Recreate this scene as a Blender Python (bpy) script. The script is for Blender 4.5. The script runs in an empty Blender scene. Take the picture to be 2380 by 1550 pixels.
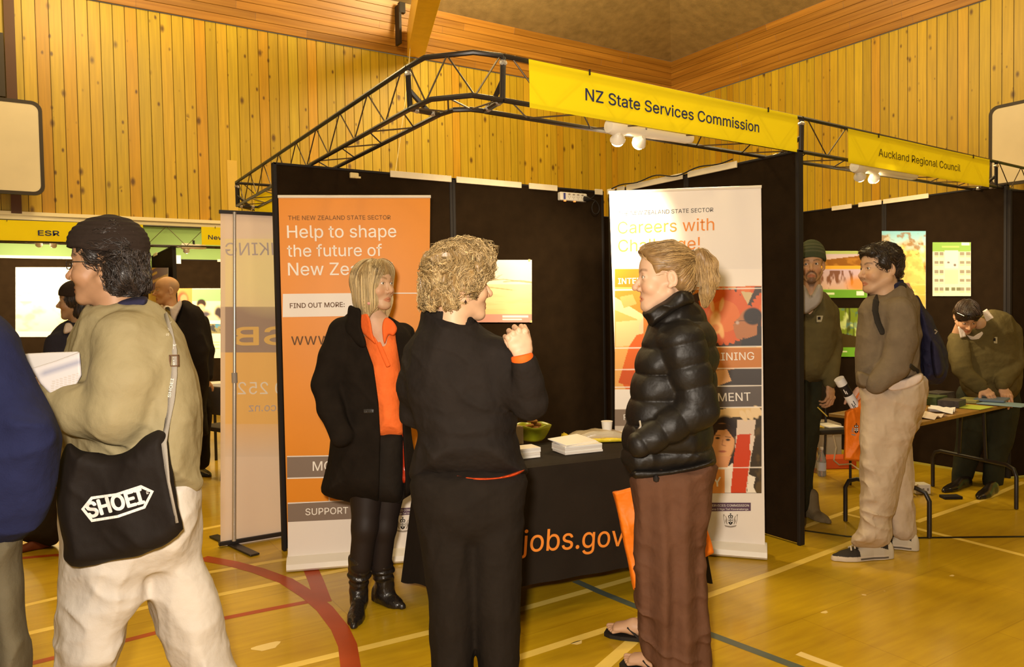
import bpy, bmesh, math, random
import numpy as np
from mathutils import Vector, Matrix
from mathutils.geometry import tessellate_polygon

random.seed(7)
rng = np.random.default_rng(11)
SC = bpy.context.scene
COL = SC.collection

# ---------------------------------------------------------------- camera
W, H = 2380, 1550
FPX = 1756.0
YAW, PITCH, ROLL = math.radians(32.45), math.radians(-1.9), math.radians(0.97)
CAMPOS = np.array([0.0, 0.0, 1.52])
_f = np.array([math.sin(YAW)*math.cos(PITCH), math.cos(YAW)*math.cos(PITCH), math.sin(PITCH)])
_r0 = np.array([math.cos(YAW), -math.sin(YAW), 0.0])
_u0 = np.cross(_r0, _f)
_R = math.cos(ROLL)*_r0 - math.sin(ROLL)*_u0
_U = math.sin(ROLL)*_r0 + math.cos(ROLL)*_u0
cam_d = bpy.data.cameras.new('camera')
cam = bpy.data.objects.new('camera', cam_d)
COL.objects.link(cam)
cam_d.sensor_fit = 'HORIZONTAL'
cam_d.sensor_width = 36.0
cam_d.lens = FPX*36.0/W
cam_d.clip_start = 0.05
cam_d.clip_end = 200
cam.matrix_world = Matrix(((_R[0], _U[0], -_f[0], CAMPOS[0]), (_R[1], _U[1], -_f[1], CAMPOS[1]), (_R[2], _U[2], -_f[2], CAMPOS[2]), (0, 0, 0, 1)))
SC.camera = cam

# ---------------------------------------------------------------- colour management, world, lights
SC.view_settings.view_transform = 'Standard'
SC.view_settings.look = 'None'
SC.view_settings.gamma = 1
SC.view_settings.use_curve_mapping = False
SC.view_settings.exposure = 0.30
SC.cycles.max_bounces = 6

world = bpy.data.worlds.new('hall_air')
SC.world = world
world.use_nodes = True
world.node_tree.nodes['Background'].inputs['Color'].default_value = (1.0, 0.80, 0.50, 1)
world.node_tree.nodes['Background'].inputs['Strength'].default_value = 0.12


def lamp_area(name, loc, target, size, power, color, size_y=None):
    d = bpy.data.lights.new(name, 'AREA')
    d.shape = 'RECTANGLE' if size_y else 'DISK'
    d.size = size
    if size_y:
        d.size_y = size_y
    d.energy = power
    d.color = color
    o = bpy.data.objects.new(name, d)
    COL.objects.link(o)
    o.location = loc
    o.rotation_euler = (Vector(target)-Vector(loc)).to_track_quat('-Z', 'Y').to_euler()
    return o


WARM = (1.0, 0.79, 0.40)


def lamp_point(name, loc, r, power, color):
    d = bpy.data.lights.new(name, 'POINT')
    d.shadow_soft_size = r
    d.energy = power
    d.color = color
    o = bpy.data.objects.new(name, d)
    COL.objects.link(o)
    o.location = loc
    return o


# high-bay lamps of the sports hall, hung under the roof
for (lx, ly, pw) in ((2.0, 7.0, 580), (8.0, 7.5, 580), (2.5, -1.0, 330), (9.5, 0.5, 350), (-4.0, 3.5, 330), (7.0, 11.0, 350), (0.5, 11.0, 350)):
    lamp_point('high_bay_light', (lx, ly, 7.4), 0.45, pw, WARM)
# the photographer's flash, just above and left of the lens
_fl = CAMPOS - 0.10*_R + 0.16*_U
lamp_area('camera_flash', tuple(_fl), tuple(_fl + 5*_f), 0.12, 118, (1.0, 0.87, 0.72))


# ---------------------------------------------------------------- pixel helpers (photo pixels -> points of the place)
def ray(x, y):
    return _f + _R*(x-W/2)/FPX - _U*(y-H/2)/FPX


def P(x, y, D):
    """point on the photo's ray (x, y) at distance D along the view axis"""
    return CAMPOS + ray(x, y)*D


def on_z(x, y, z=0.0):
    d = ray(x, y)
    return CAMPOS + d*(z-CAMPOS[2])/d[2]


def on_y(x, y, Y):
    d = ray(x, y)
    return CAMPOS + d*Y/d[1]


def on_x(x, y, X):
    d = ray(x, y)
    return CAMPOS + d*X/d[0]


RH = _r0.copy()                      # horizontal, towards the right of the view
FH = np.array([math.sin(YAW), math.cos(YAW), 0.0])   # horizontal, away from the camera
UPV = np.array([0, 0, 1.0])


def V(*a):
    return np.array(a, float)


def nrm(v):
    v = np.asarray(v, float)
    return v/np.linalg.norm(v)


def lin(r, g, b):
    out = []
    for c in (r, g, b):
        c = c/255.0
        out.append(c/12.92 if c <= 0.04045 else ((c+0.055)/1.055)**2.4)
    return tuple(out)


# ---------------------------------------------------------------- materials
MATS = {}


def mat(name, color=None, rough=0.6, spec=0.3, metal=0.0, attr=False, bump=None, noise=None, coat=0.0, emit=None, trans=None, sheen=0.0, rand=0.0):
    """bump = [(scale, strength, distance, stretch), ...]; noise = (scale, amount)"""
    if name in MATS:
        return MATS[name]
    m = bpy.data.materials.new(name)
    m.use_nodes = True
    nt = m.node_tree
    b = nt.nodes['Principled BSDF']
    b.inputs['Roughness'].default_value = rough
    b.inputs['Specular IOR Level'].default_value = spec
    b.inputs['Metallic'].default_value = metal
    if coat:
        b.inputs['Coat Weight'].default_value = coat
        b.inputs['Coat Roughness'].default_value = 0.15
    if sheen:
        b.inputs['Sheen Weight'].default_value = sheen
        b.inputs['Sheen Roughness'].default_value = 0.5
    src = None
    if attr:
        a = nt.nodes.new('ShaderNodeAttribute')
        a.attribute_name = 'Col'
        src = a.outputs['Color']
    if color is not None and src is None:
        b.inputs['Base Color'].default_value = (*color, 1)
    tc = nt.nodes.new('ShaderNodeTexCoord')
    if noise:
        n = nt.nodes.new('ShaderNodeTexNoise')
        n.inputs['Scale'].default_value = noise[0]
        n.inputs['Detail'].default_value = 4
        nt.links.new(tc.outputs['Object'], n.inputs['Vector'])
        mr = nt.nodes.new('ShaderNodeMapRange')
        mr.inputs['From Min'].default_value = 0.25
        mr.inputs['From Max'].default_value = 0.75
        mr.inputs['To Min'].default_value = 1-noise[1]
        mr.inputs['To Max'].default_value = 1+noise[1]
        nt.links.new(n.outputs['Fac'], mr.inputs['Value'])
        mx = nt.nodes.new('ShaderNodeVectorMath')
        mx.operation = 'SCALE'
        if src is not None:
            nt.links.new(src, mx.inputs[0])
        else:
            mx.inputs[0].default_value = color
        nt.links.new(mr.outputs['Result'], mx.inputs['Scale'])
        src = mx.outputs['Vector']
    if src is not None:
        nt.links.new(src, b.inputs['Base Color'])
    last = None
    for bp in (bump or []):
        n = nt.nodes.new('ShaderNodeTexNoise')
        n.inputs['Scale'].default_value = bp[0]
        n.inputs['Detail'].default_value = 3
        if len(bp) > 3:
            mp = nt.nodes.new('ShaderNodeMapping')
            mp.inputs['Scale'].default_value = bp[3]
            nt.links.new(tc.outputs['Object'], mp.inputs['Vector'])
            nt.links.new(mp.outputs['Vector'], n.inputs['Vector'])
        else:
            nt.links.new(tc.outputs['Object'], n.inputs['Vector'])
        bn = nt.nodes.new('ShaderNodeBump')
        bn.inputs['Strength'].default_value = bp[1]
        bn.inputs['Distance'].default_value = bp[2]
        nt.links.new(n.outputs['Fac'], bn.inputs['Height'])
        if last is not None:
            nt.links.new(last, bn.inputs['Normal'])
        last = bn.outputs['Normal']
    if last is not None:
        nt.links.new(last, b.inputs['Normal'])
    if emit:
        b.inputs['Emission Color'].default_value = (*emit[0], 1)
        b.inputs['Emission Strength'].default_value = emit[1]
    if trans:
        b.inputs['Transmission Weight'].default_value = trans
    MATS[name] = m
    return m


def translucent(name, color, fac):
    """thin fabric that lets some light through (attribute coloured)"""
    m = bpy.data.materials.new(name)
    m.use_nodes = True
    nt = m.node_tree
    b = nt.nodes['Principled BSDF']
    b.inputs['Roughness'].default_value = 0.7
    b.inputs['Specular IOR Level'].default_value = 0.2
    t = nt.nodes.new('ShaderNodeBsdfTranslucent')
    mx = nt.nodes.new('ShaderNodeMixShader')
    mx.inputs[0].default_value = fac
    if color is None:
        a = nt.nodes.new('ShaderNodeAttribute')
        a.attribute_name = 'Col'
        nt.links.new(a.outputs['Color'], b.inputs['Base Color'])
        nt.links.new(a.outputs['Color'], t.inputs['Color'])
    else:
        b.inputs['Base Color'].default_value = (*color, 1)
        t.inputs['Color'].default_value = (*color, 1)
    out = nt.nodes['Material Output']
    nt.links.new(b.outputs[0], mx.inputs[1])
    nt.links.new(t.outputs[0], mx.inputs[2])
    nt.links.new(mx.outputs[0], out.inputs['Surface'])
    MATS[name] = m
    return m


# ---------------------------------------------------------------- objects
def thing(name, label, cat, loc=(0, 0, 0), group=None):
    o = bpy.data.objects.new(name, None)
    COL.objects.link(o)
    o.empty_display_size = 0.1
    o.location = tuple(float(v) for v in loc)
    o['label'] = label
    o['category'] = cat
    if group:
        o['group'] = group
    return o


def tag(o, label, cat, group=None):
    o['label'] = label
    o['category'] = cat
    if group:
        o['group'] = group
    return o


def struct(o):
    o['kind'] = 'structure'
    return o


def mesh_obj(name, verts, faces, mats, parent=None, smooth=False, midx=None, col=None, local=False):
    """verts in world coordinates (or in the parent's frame when local)"""
    verts = np.asarray(verts, np.float32).reshape(-1, 3)
    me = bpy.data.meshes.new(name)
    if parent is not None and not local:
        org = np.array(parent_world(parent), np.float32)
        verts = verts-org
        base = V(0, 0, 0)
    elif parent is None and not local:
        lo, hi = verts.min(0), verts.max(0)
        base = V((lo[0]+hi[0])/2, (lo[1]+hi[1])/2, lo[2])
        verts = verts-base.astype(np.float32)
    else:
        base = V(0, 0, 0)
    if isinstance(faces, np.ndarray):
        nf, k = faces.shape
        me.vertices.add(len(verts))
        me.vertices.foreach_set('co', verts.ravel())
        me.loops.add(nf*k)
        me.loops.foreach_set('vertex_index', faces.astype(np.int32).ravel())
        me.polygons.add(nf)
        me.polygons.foreach_set('loop_start', np.arange(0, nf*k, k, dtype=np.int32))
        me.polygons.foreach_set('loop_total', np.full(nf, k, np.int32))
        me.update(calc_edges=True)
    else:
        me.from_pydata(verts.tolist(), [], [list(map(int, f)) for f in faces])
        me.update()
    for m in (mats if isinstance(mats, (list, tuple)) else [mats]):
        me.materials.append(m)
    if midx is not None:
        me.polygons.foreach_set('material_index', np.asarray(midx, np.int32))
    if smooth:
        me.polygons.foreach_set('use_smooth', np.ones(len(me.polygons), bool))
    if col is not None:
        a = me.color_attributes.new('Col', 'FLOAT_COLOR', 'POINT')
        c = np.ones((len(verts), 4), np.float32)
        c[:, :3] = col
        a.data.foreach_set('color', c.ravel())
    me.validate()
    o = bpy.data.objects.new(name, me)
    COL.objects.link(o)
    if parent is not None:
        o.parent = parent
    else:
        o.location = tuple(float(v) for v in base)
    return o


def parent_world(p):
    w = np.zeros(3)
    while p is not None:
        w += np.array(p.location)
        p = p.parent
    return w


class MB:
    """collects simple shapes into one mesh"""

    def __init__(s):
        s.v = []
        s.f = []
        s.m = []

    def add(s, verts, faces, mi=0):
        n = len(s.v)
        s.v += [tuple(map(float, v)) for v in verts]
        s.f += [tuple(int(i)+n for i in f) for f in faces]
        s.m += [mi]*len(faces)
        return s

    def box(s, c, half, ex=(1, 0, 0), ey=(0, 1, 0), ez=(0, 0, 1), mi=0, ch=0.0):
        c, ex, ey, ez = map(lambda a: np.asarray(a, float), (c, ex, ey, ez))
        hx, hy, hz = half
        if ch <= 0:
            vs = [c+ex*hx*a+ey*hy*b+ez*hz*d for d in (-1, 1) for b in (-1, 1) for a in (-1, 1)]
            fs = [(0, 2, 3, 1), (4, 5, 7, 6), (0, 1, 5, 4), (2, 6, 7, 3), (0, 4, 6, 2), (1, 3, 7, 5)]
            return s.add(vs, fs, mi)
        ch = min(ch, hx*.9, hy*.9, hz*.9)
        bm = bmesh.new()
        bmesh.ops.create_cube(bm, size=2)
        for v in bm.verts:
            v.co = Vector((v.co.x*hx, v.co.y*hy, v.co.z*hz))
        bmesh.ops.bevel(bm, geom=list(bm.edges), offset=ch, segments=2, affect='EDGES', profile=0.5)
        bm.verts.index_update()
        vs = [c+ex*v.co.x+ey*v.co.y+ez*v.co.z for v in bm.verts]
        fs = [[v.index for v in f.verts] for f in bm.faces]
        bm.free()
        return s.add(vs, fs, mi)

    def tube(s, pts, r, n=8, mi=0, closed=False, rad=None):
        pts = [np.asarray(p, float) for p in pts]
        k = len(pts)
        vs = []
        prev = None
        for i, p in enumerate(pts):
            if closed:
                t = nrm(pts[(i+1) % k]-pts[i-1])
            else:
                t = nrm(pts[min(i+1, k-1)]-pts[max(i-1, 0)])
            if prev is None:
                a = np.cross(t, (0, 0, 1))
                if np.linalg.norm(a) < 1e-3:
                    a = np.cross(t, (1, 0, 0))
            else:
                a = prev-t*np.dot(prev, t)
            a = nrm(a)
            prev = a
            b = np.cross(t, a)
            rr = rad[i] if rad is not None else r
            for j in range(n):
                th = 2*math.pi*j/n
                vs.append(p+a*math.cos(th)*rr+b*math.sin(th)*rr)
        fs = []
        for i in range(k if closed else k-1):
            for j in range(n):
                a0 = i*n+j
                a1 = i*n+(j+1) % n
                b0 = ((i+1) % k)*n+j
                b1 = ((i+1) % k)*n+(j+1) % n
                fs.append((a0, a1, b1, b0))
        if not closed:
            fs.append(tuple(range(n-1, -1, -1)))
            fs.append(tuple((k-1)*n+j for j in range(n)))
        return s.add(vs, fs, mi)

    def lathe(s, c, prof, n=24, axis=(0, 0, 1), mi=0):
        """prof = [(r, h), ...] along axis"""
        c = np.asarray(c, float)
        ax = nrm(axis)
        a = np.cross(ax, (0, 0, 1))
        if np.linalg.norm(a) < 1e-3:
            a = V(1, 0, 0)
        a = nrm(a)
        b = np.cross(ax, a)
        vs = []
        for (r, h) in prof:
            for j in range(n):
                th = 2*math.pi*j/n
                vs.append(c+ax*h+a*math.cos(th)*r+b*math.sin(th)*r)
        fs = []
        for i in range(len(prof)-1):
            for j in range(n):
                fs.append((i*n+j, i*n+(j+1) % n, (i+1)*n+(j+1) % n, (i+1)*n+j))
        fs.append(tuple(range(n-1, -1, -1)))
        fs.append(tuple((len(prof)-1)*n+j for j in range(n)))
        return s.add(vs, fs, mi)

    def prism(s, poly, d, mi=0):
        """poly = list of 3-D points (planar), extruded by vector d"""
        poly = [np.asarray(p, float) for p in poly]
        d = np.asarray(d, float)
        n = len(poly)
        vs = poly+[p+d for p in poly]
        fs = [tuple(range(n-1, -1, -1)), tuple(range(n, 2*n))]
        for i in range(n):
            j = (i+1) % n
            fs.append((i, j, n+j, n+i))
        return s.add(vs, fs, mi)

    def quad(s, a, b, c, d, mi=0):
        return s.add([a, b, c, d], [(0, 1, 2, 3)], mi)

    def obj(s, name, mats, parent=None, smooth=False, col=None):
        o = mesh_obj(name, s.v, s.f, mats, parent, smooth=False, midx=s.m, col=col)
        if smooth:
            me = o.data
            me.polygons.foreach_set('use_smooth', np.ones(len(me.polygons), bool))
            try:
                me.set_sharp_from_angle(angle=math.radians(40))
            except Exception:
                pass
        return o


class Plane:
    """a flat thing standing in the place: o = corner, ex / ey = unit directions, n = front normal"""

    def __init__(s, o, ex, ey):
        s.o = np.asarray(o, float)
        s.ex = nrm(ex)
        s.ey = nrm(np.asarray(ey, float)-s.ex*np.dot(ey, s.ex))
        s.n = np.cross(s.ex, s.ey)

    def uv(s, px, py):
        d = ray(px, py)
        t = np.dot(s.o-CAMPOS, s.n)/np.dot(d, s.n)
        q = CAMPOS+d*t-s.o
        return float(np.dot(q, s.ex)), float(np.dot(q, s.ey))

    def at(s, u, v, w=0.0):
        return s.o+s.ex*u+s.ey*v+s.n*w


def text_obj(pl, body, pL, pR, mat_, parent, cap=None, mirror=False, off=0.002, depth=0.0006, name='lettering', bold=0.0, align='fit'):
    """lettering on a plane: pL / pR are photo pixels of the baseline's left and right ends; cap = cap height in metres"""
    u0, v0 = pl.uv(*pL)
    u1, v1 = pl.uv(*pR)
    return text_uv(pl, body, (u0, v0), (u1, v1), mat_, parent, cap, mirror, off, depth, name, bold)


FONT = None
try:
    import os
    _fp = os.path.join(bpy.utils.resource_path('LOCAL'), 'datafiles', 'fonts', 'Inter.woff2')
    if os.path.exists(_fp):
        FONT = bpy.data.fonts.load(_fp)
except Exception:
    FONT = None


def fill_outlines(co, edges):
    """faces for letter outlines: every outer contour filled on its own, less the holes that lie in it"""
    nb = {}
    for a, b in edges:
        nb.setdefault(a, []).append(b)
        nb.setdefault(b, []).append(a)
    seen, loops = set(), []
    for st in range(len(co)):
        if st in seen or st not in nb:
            continue
        lp = [st]
        seen.add(st)
        prev, cur = None, st
        while True:
            nx = [q for q in nb[cur] if q != prev and q not in seen]
            if not nx:
                break
            # keep the direction of the stored point order
            q = min(nx) if prev is None else nx[0]
            lp.append(q)
            seen.add(q)
            prev, cur = cur, q
        if len(lp) > 2:
            loops.append(lp)

    def area(lp):
        p = co[lp]
        return 0.5*float(np.sum(p[:, 0]*np.roll(p[:, 1], -1)-np.roll(p[:, 0], -1)*p[:, 1]))

    def inside(pt, lp):
        p = co[lp]
        c = False
        for i in range(len(lp)):
            (x0, y0), (x1, y1) = p[i, :2], p[i-1, :2]
            if (y0 > pt[1]) != (y1 > pt[1]) and pt[0] < (x1-x0)*(pt[1]-y0)/(y1-y0)+x0:
                c = not c
        return c
    ar = [area(l) for l in loops]
    if not loops:
        return []
    sg = math.copysign(1, ar[int(np.argmax(np.abs(ar)))])
    outer = [i for i in range(len(loops)) if ar[i]*sg > 0]
    holes = {i: [] for i in outer}
    for i in range(len(loops)):
        if ar[i]*sg < 0:
            ok = [j for j in outer if abs(ar[j]) > abs(ar[i]) and inside(co[loops[i][0]], loops[j])]
            if ok:
                holes[min(ok, key=lambda j: abs(ar[j]))].append(i)
    fs = []
    for i in outer:
        group = [loops[i]]+[loops[j] for j in holes[i]]
        flat = [k for l in group for k in l]
        for t in tessellate_polygon([[Vector(co[k]) for k in l] for l in group]):
            f = tuple(flat[k] for k in t)
            p = co[list(f)]
            z = (p[1, 0]-p[0, 0])*(p[2, 1]-p[0, 1])-(p[1, 1]-p[0, 1])*(p[2, 0]-p[0, 0])
            fs.append(f if z > 0 else f[::-1])
    return fs


def text_uv(pl, body, a, b, mat_, parent, cap=None, mirror=False, off=0.002, depth=0.0006, name='lettering', bold=0.0):
    cu = bpy.data.curves.new(name, 'FONT')
    cu.body = body
    if FONT is not None:
        cu.font = FONT
    cu.size = 1.0
    cu.extrude = 0.0
    cu.resolution_u = 3
    cu.fill_mode = 'NONE'
    tmp = bpy.data.objects.new('tmp', cu)
    COL.objects.link(tmp)
    dg = bpy.context.evaluated_depsgraph_get()
    me = bpy.data.meshes.new_from_object(tmp.evaluated_get(dg))
    n = len(me.vertices)
    co = np.zeros(n*3)
    me.vertices.foreach_get('co', co)
    co = co.reshape(-1, 3)
    fs = fill_outlines(co, [tuple(e.vertices) for e in me.edges])
    COL.objects.unlink(tmp)
    bpy.data.objects.remove(tmp)
    bpy.data.curves.remove(cu)
    bpy.data.meshes.remove(me)
    x0, x1 = co[:, 0].min(), co[:, 0].max()
    (u0, v0), (u1, v1) = a, b
    sx = math.hypot(u1-u0, v1-v0)/(x1-x0)
    sy = sx if cap is None else cap/0.727
    x = (co[:, 0]-x0)*sx
    if mirror:
        x = x.max()-x
    dx, dy = (u1-u0), (v1-v0)
    L = math.hypot(dx, dy)
    dx, dy = dx/L, dy/L
    y = co[:, 1]*sy
    uu = u0+x*dx-y*dy
    vv = v0+x*dy+y*dx
    vs = pl.o+np.outer(uu, pl.ex)+np.outer(vv, pl.ey)+pl.n*off
    if bold:
        # heavier weight: the glyphs repeated with tiny shifts
        bw_, n0 = bold*sy, len(vs)
        reps = [(0, 0), (1, 0), (-1, 0), (0, .8), (0, -.8), (.7, .6), (-.7, .6), (.7, -.6), (-.7, -.6)]
        vs = np.concatenate([vs+pl.ex*bw_*a_+pl.ey*bw_*b_+pl.n*1e-5*k_ for k_, (a_, b_) in enumerate(reps)])
        fs = [tuple(i+n0*k_ for i in f) for k_ in range(len(reps)) for f in fs]
    if mirror:
        fs = [f[::-1] for f in fs]
    return mesh_obj(name, vs, fs, mat_, parent)


# ---------------------------------------------------------------- noise for shapes and prints
def hash3(i, j, k, seed=0):
    h = (i.astype(np.int64)*374761393+j.astype(np.int64)*668265263+k.astype(np.int64)*2147483647+seed*974711) & 0xffffffff
    h = ((h ^ (h >> 13))*1274126177) & 0xffffffff
    h = h ^ (h >> 16)
    return (h & 0xffff).astype(np.float32)/65535.0


def vnoise(p, seed=0):
    """value noise in 3-D, range -1..1"""
    i = np.floor(p).astype(np.int64)
    f = (p-i).astype(np.float32)
    f = f*f*(3-2*f)
    r = 0
    for a in (0, 1):
        wa = f[:, 0] if a else 1-f[:, 0]
        for b in (0, 1):
            wb = f[:, 1] if b else 1-f[:, 1]
            for c in (0, 1):
                wc = f[:, 2] if c else 1-f[:, 2]
                r = r+wa*wb*wc*hash3(i[:, 0]+a, i[:, 1]+b, i[:, 2]+c, seed)
    return r*2-1


def fbm(p, oct=3, seed=0):
    r = 0
    a = 1.0
    t = 0
    for o in range(oct):
        r = r+a*vnoise(p*(2.0**o)+o*17.3, seed+o)
        t += a
        a *= 0.5
    return r/t
# ---------------------------------------------------------------- solid modelling by distance fields
class S:
    def __init__(s, f, lo, hi):
        s.f = f
        s.lo = np.asarray(lo, float)
        s.hi = np.asarray(hi, float)

    def __call__(s, p):
        return s.f(p)


def smin(a, b, k):
    if k <= 0:
        return np.minimum(a, b)
    h = np.clip(0.5+0.5*(b-a)/k, 0, 1)
    return b+(a-b)*h-k*h*(1-h)


def smax(a, b, k):
    return -smin(-a, -b, k)


def U(k, *ss):
    ss = [s for s in ss if s is not None]

    def f(p):
        d = ss[0](p)
        for s in ss[1:]:
            d = smin(d, s(p), k)
        return d
    return S(f, np.min([s.lo for s in ss], 0), np.max([s.hi for s in ss], 0))


def cut(a, b, k=0.004):
    return S(lambda p: smax(a(p), -b(p), k), a.lo, a.hi)


def inter(a, b, k=0.004):
    return S(lambda p: smax(a(p), b(p), k), a.lo, a.hi)


def half(a, o, n, k=0.004):
    """keep the side of the plane (o, n) that n points away from"""
    o = np.asarray(o, float)
    n = nrm(n)
    return S(lambda p: smax(a(p), (p-o)@n, k), a.lo, a.hi)


def infl(a, r):
    return S(lambda p: a(p)-r, a.lo-r, a.hi+r)


def disp(a, g, m=0.02):
    return S(lambda p: a(p)+g(p), a.lo-m, a.hi+m)


def sph(c, r):
    c = np.asarray(c, float)
    return S(lambda p: np.linalg.norm(p-c, axis=1)-r, c-r, c+r)


def ell(c, r, M=None):
    c = np.asarray(c, float)
    r = np.asarray(r, float)
    R_ = np.eye(3) if M is None else np.asarray(M, float)     # columns = axes

    def f(p):
        q = (p-c)@R_
        k0 = np.linalg.norm(q/r, axis=1)
        k1 = np.linalg.norm(q/(r*r), axis=1)
        return k0*(k0-1)/(k1+1e-9)
    m = r.max()
    return S(f, c-m, c+m)


def cone(a, b, ra, rb):
    a = np.asarray(a, float)
    b = np.asarray(b, float)
    ab = b-a
    L2 = ab@ab+1e-12

    def f(p):
        h = np.clip((p-a)@ab/L2, 0, 1)
        return np.linalg.norm(p-a-np.outer(h, ab), axis=1)-(ra+(rb-ra)*h)
    m = max(ra, rb)
    return S(f, np.minimum(a, b)-m, np.maximum(a, b)+m)


def chain(pts, rads, k=0.0):
    return U(k, *[cone(pts[i], pts[i+1], rads[i], rads[i+1]) for i in range(len(pts)-1)])


def eseg(a, b, wa, da, wb, db, wdir):
    a = np.asarray(a, float)
    b = np.asarray(b, float)
    ab = b-a
    L = np.linalg.norm(ab)
    t = ab/L
    w = np.asarray(wdir, float)
    w = nrm(w-t*(w@t))
    d = np.cross(t, w)

    def f(p):
        q = p-a
        s = q@t
        h = np.clip(s/L, 0, 1)
        e = s-h*L
        ww = wa+(wb-wa)*h
        dd = da+(db-da)*h
        x = q@w/ww
        y = q@d/dd
        z = e/np.minimum(ww, dd)
        k0 = np.sqrt(x*x+y*y+z*z)+1e-9
        k1 = np.sqrt((x/ww)**2+(y/dd)**2+(z/np.minimum(ww, dd))**2)+1e-9
        return k0*(k0-1)/k1
    m = max(wa, da, wb, db)
    return S(f, np.minimum(a, b)-m, np.maximum(a, b)+m)


def ech(pts, wd, wdir, k=0.02):
    """chain of elliptical sections: wd = [(half width, half depth)], wdir = width direction (one or per segment)"""
    ss = []
    for i in range(len(pts)-1):
        wv = wdir[i] if isinstance(wdir, list) else wdir
        ss.append(eseg(pts[i], pts[i+1], wd[i][0], wd[i][1], wd[i+1][0], wd[i+1][1], wv))
    return U(k, *ss)


def column(pts, wd, wdir, power=2.0):
    """upright lofted body: stations sorted by height; smooth interpolation of centre and section"""
    pts = np.asarray(pts, float)
    wd = np.asarray(wd, float)
    o = np.argsort(pts[:, 2])
    pts = pts[o]
    wd = wd[o]
    zz = pts[:, 2]
    zf = np.linspace(zz[0], zz[-1], 160)

    def sm(y):
        # cubic (Catmull-Rom) resampling
        m = np.gradient(y, zz)
        i = np.clip(np.searchsorted(zz, zf)-1, 0, len(zz)-2)
        hh = zz[i+1]-zz[i]
        t = (zf-zz[i])/hh
        return (2*t**3-3*t**2+1)*y[i]+(t**3-2*t**2+t)*hh*m[i]+(-2*t**3+3*t**2)*y[i+1]+(t**3-t**2)*hh*m[i+1]
    cx, cy, w_, d_ = sm(pts[:, 0]), sm(pts[:, 1]), sm(wd[:, 0]), sm(wd[:, 1])
    w = np.array([wdir[0], wdir[1]], float)
    w /= np.linalg.norm(w)
    dv = np.array([-w[1], w[0]])

    def f(p):
        z = np.clip(p[:, 2], zz[0], zz[-1])
        X = p[:, 0]-np.interp(z, zf, cx)
        Y = p[:, 1]-np.interp(z, zf, cy)
        ww = np.interp(z, zf, w_)
        dd = np.interp(z, zf, d_)
        x = np.abs(X*w[0]+Y*w[1])/ww
        y = np.abs(X*dv[0]+Y*dv[1])/dd
        k0 = (x**power+y**power)**(1.0/power)+1e-9
        k1 = np.sqrt((x/ww)**2+(y/dd)**2)/np.sqrt(x*x+y*y+1e-12)
        side = (k0-1)/np.maximum(k1, 1e-6)
        cap = np.maximum(zz[0]-p[:, 2], p[:, 2]-zz[-1])
        return smax(side*0.9, cap, 0.012)
    m = np.max(wd)*1.15
    return S(f, pts.min(0)-[m, m, 0.01], pts.max(0)+[m, m, 0.01])


def rbox(c, hf, M=None, r=0.005):
    c = np.asarray(c, float)
    hf = np.asarray(hf, float)
    R_ = np.eye(3) if M is None else np.asarray(M, float)

    def f(p):
        q = np.abs((p-c)@R_)-(hf-r)
        return np.linalg.norm(np.maximum(q, 0), axis=1)+np.minimum(q.max(1), 0)-r
    m = np.linalg.norm(hf)
    return S(f, c-m, c+m)


def local(s, o, B, sc=1.0):
    """place a locally built solid: o = origin, B columns = local axes in the world"""
    o = np.asarray(o, float)
    B = np.asarray(B, float)
    cs = np.array([[x, y, z] for x in (s.lo[0], s.hi[0]) for y in (s.lo[1], s.hi[1]) for z in (s.lo[2], s.hi[2])])
    w = o+(cs*sc)@B.T
    return S(lambda p: sc*s(((p-o)@B)/sc), w.min(0), w.max(0))


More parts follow.
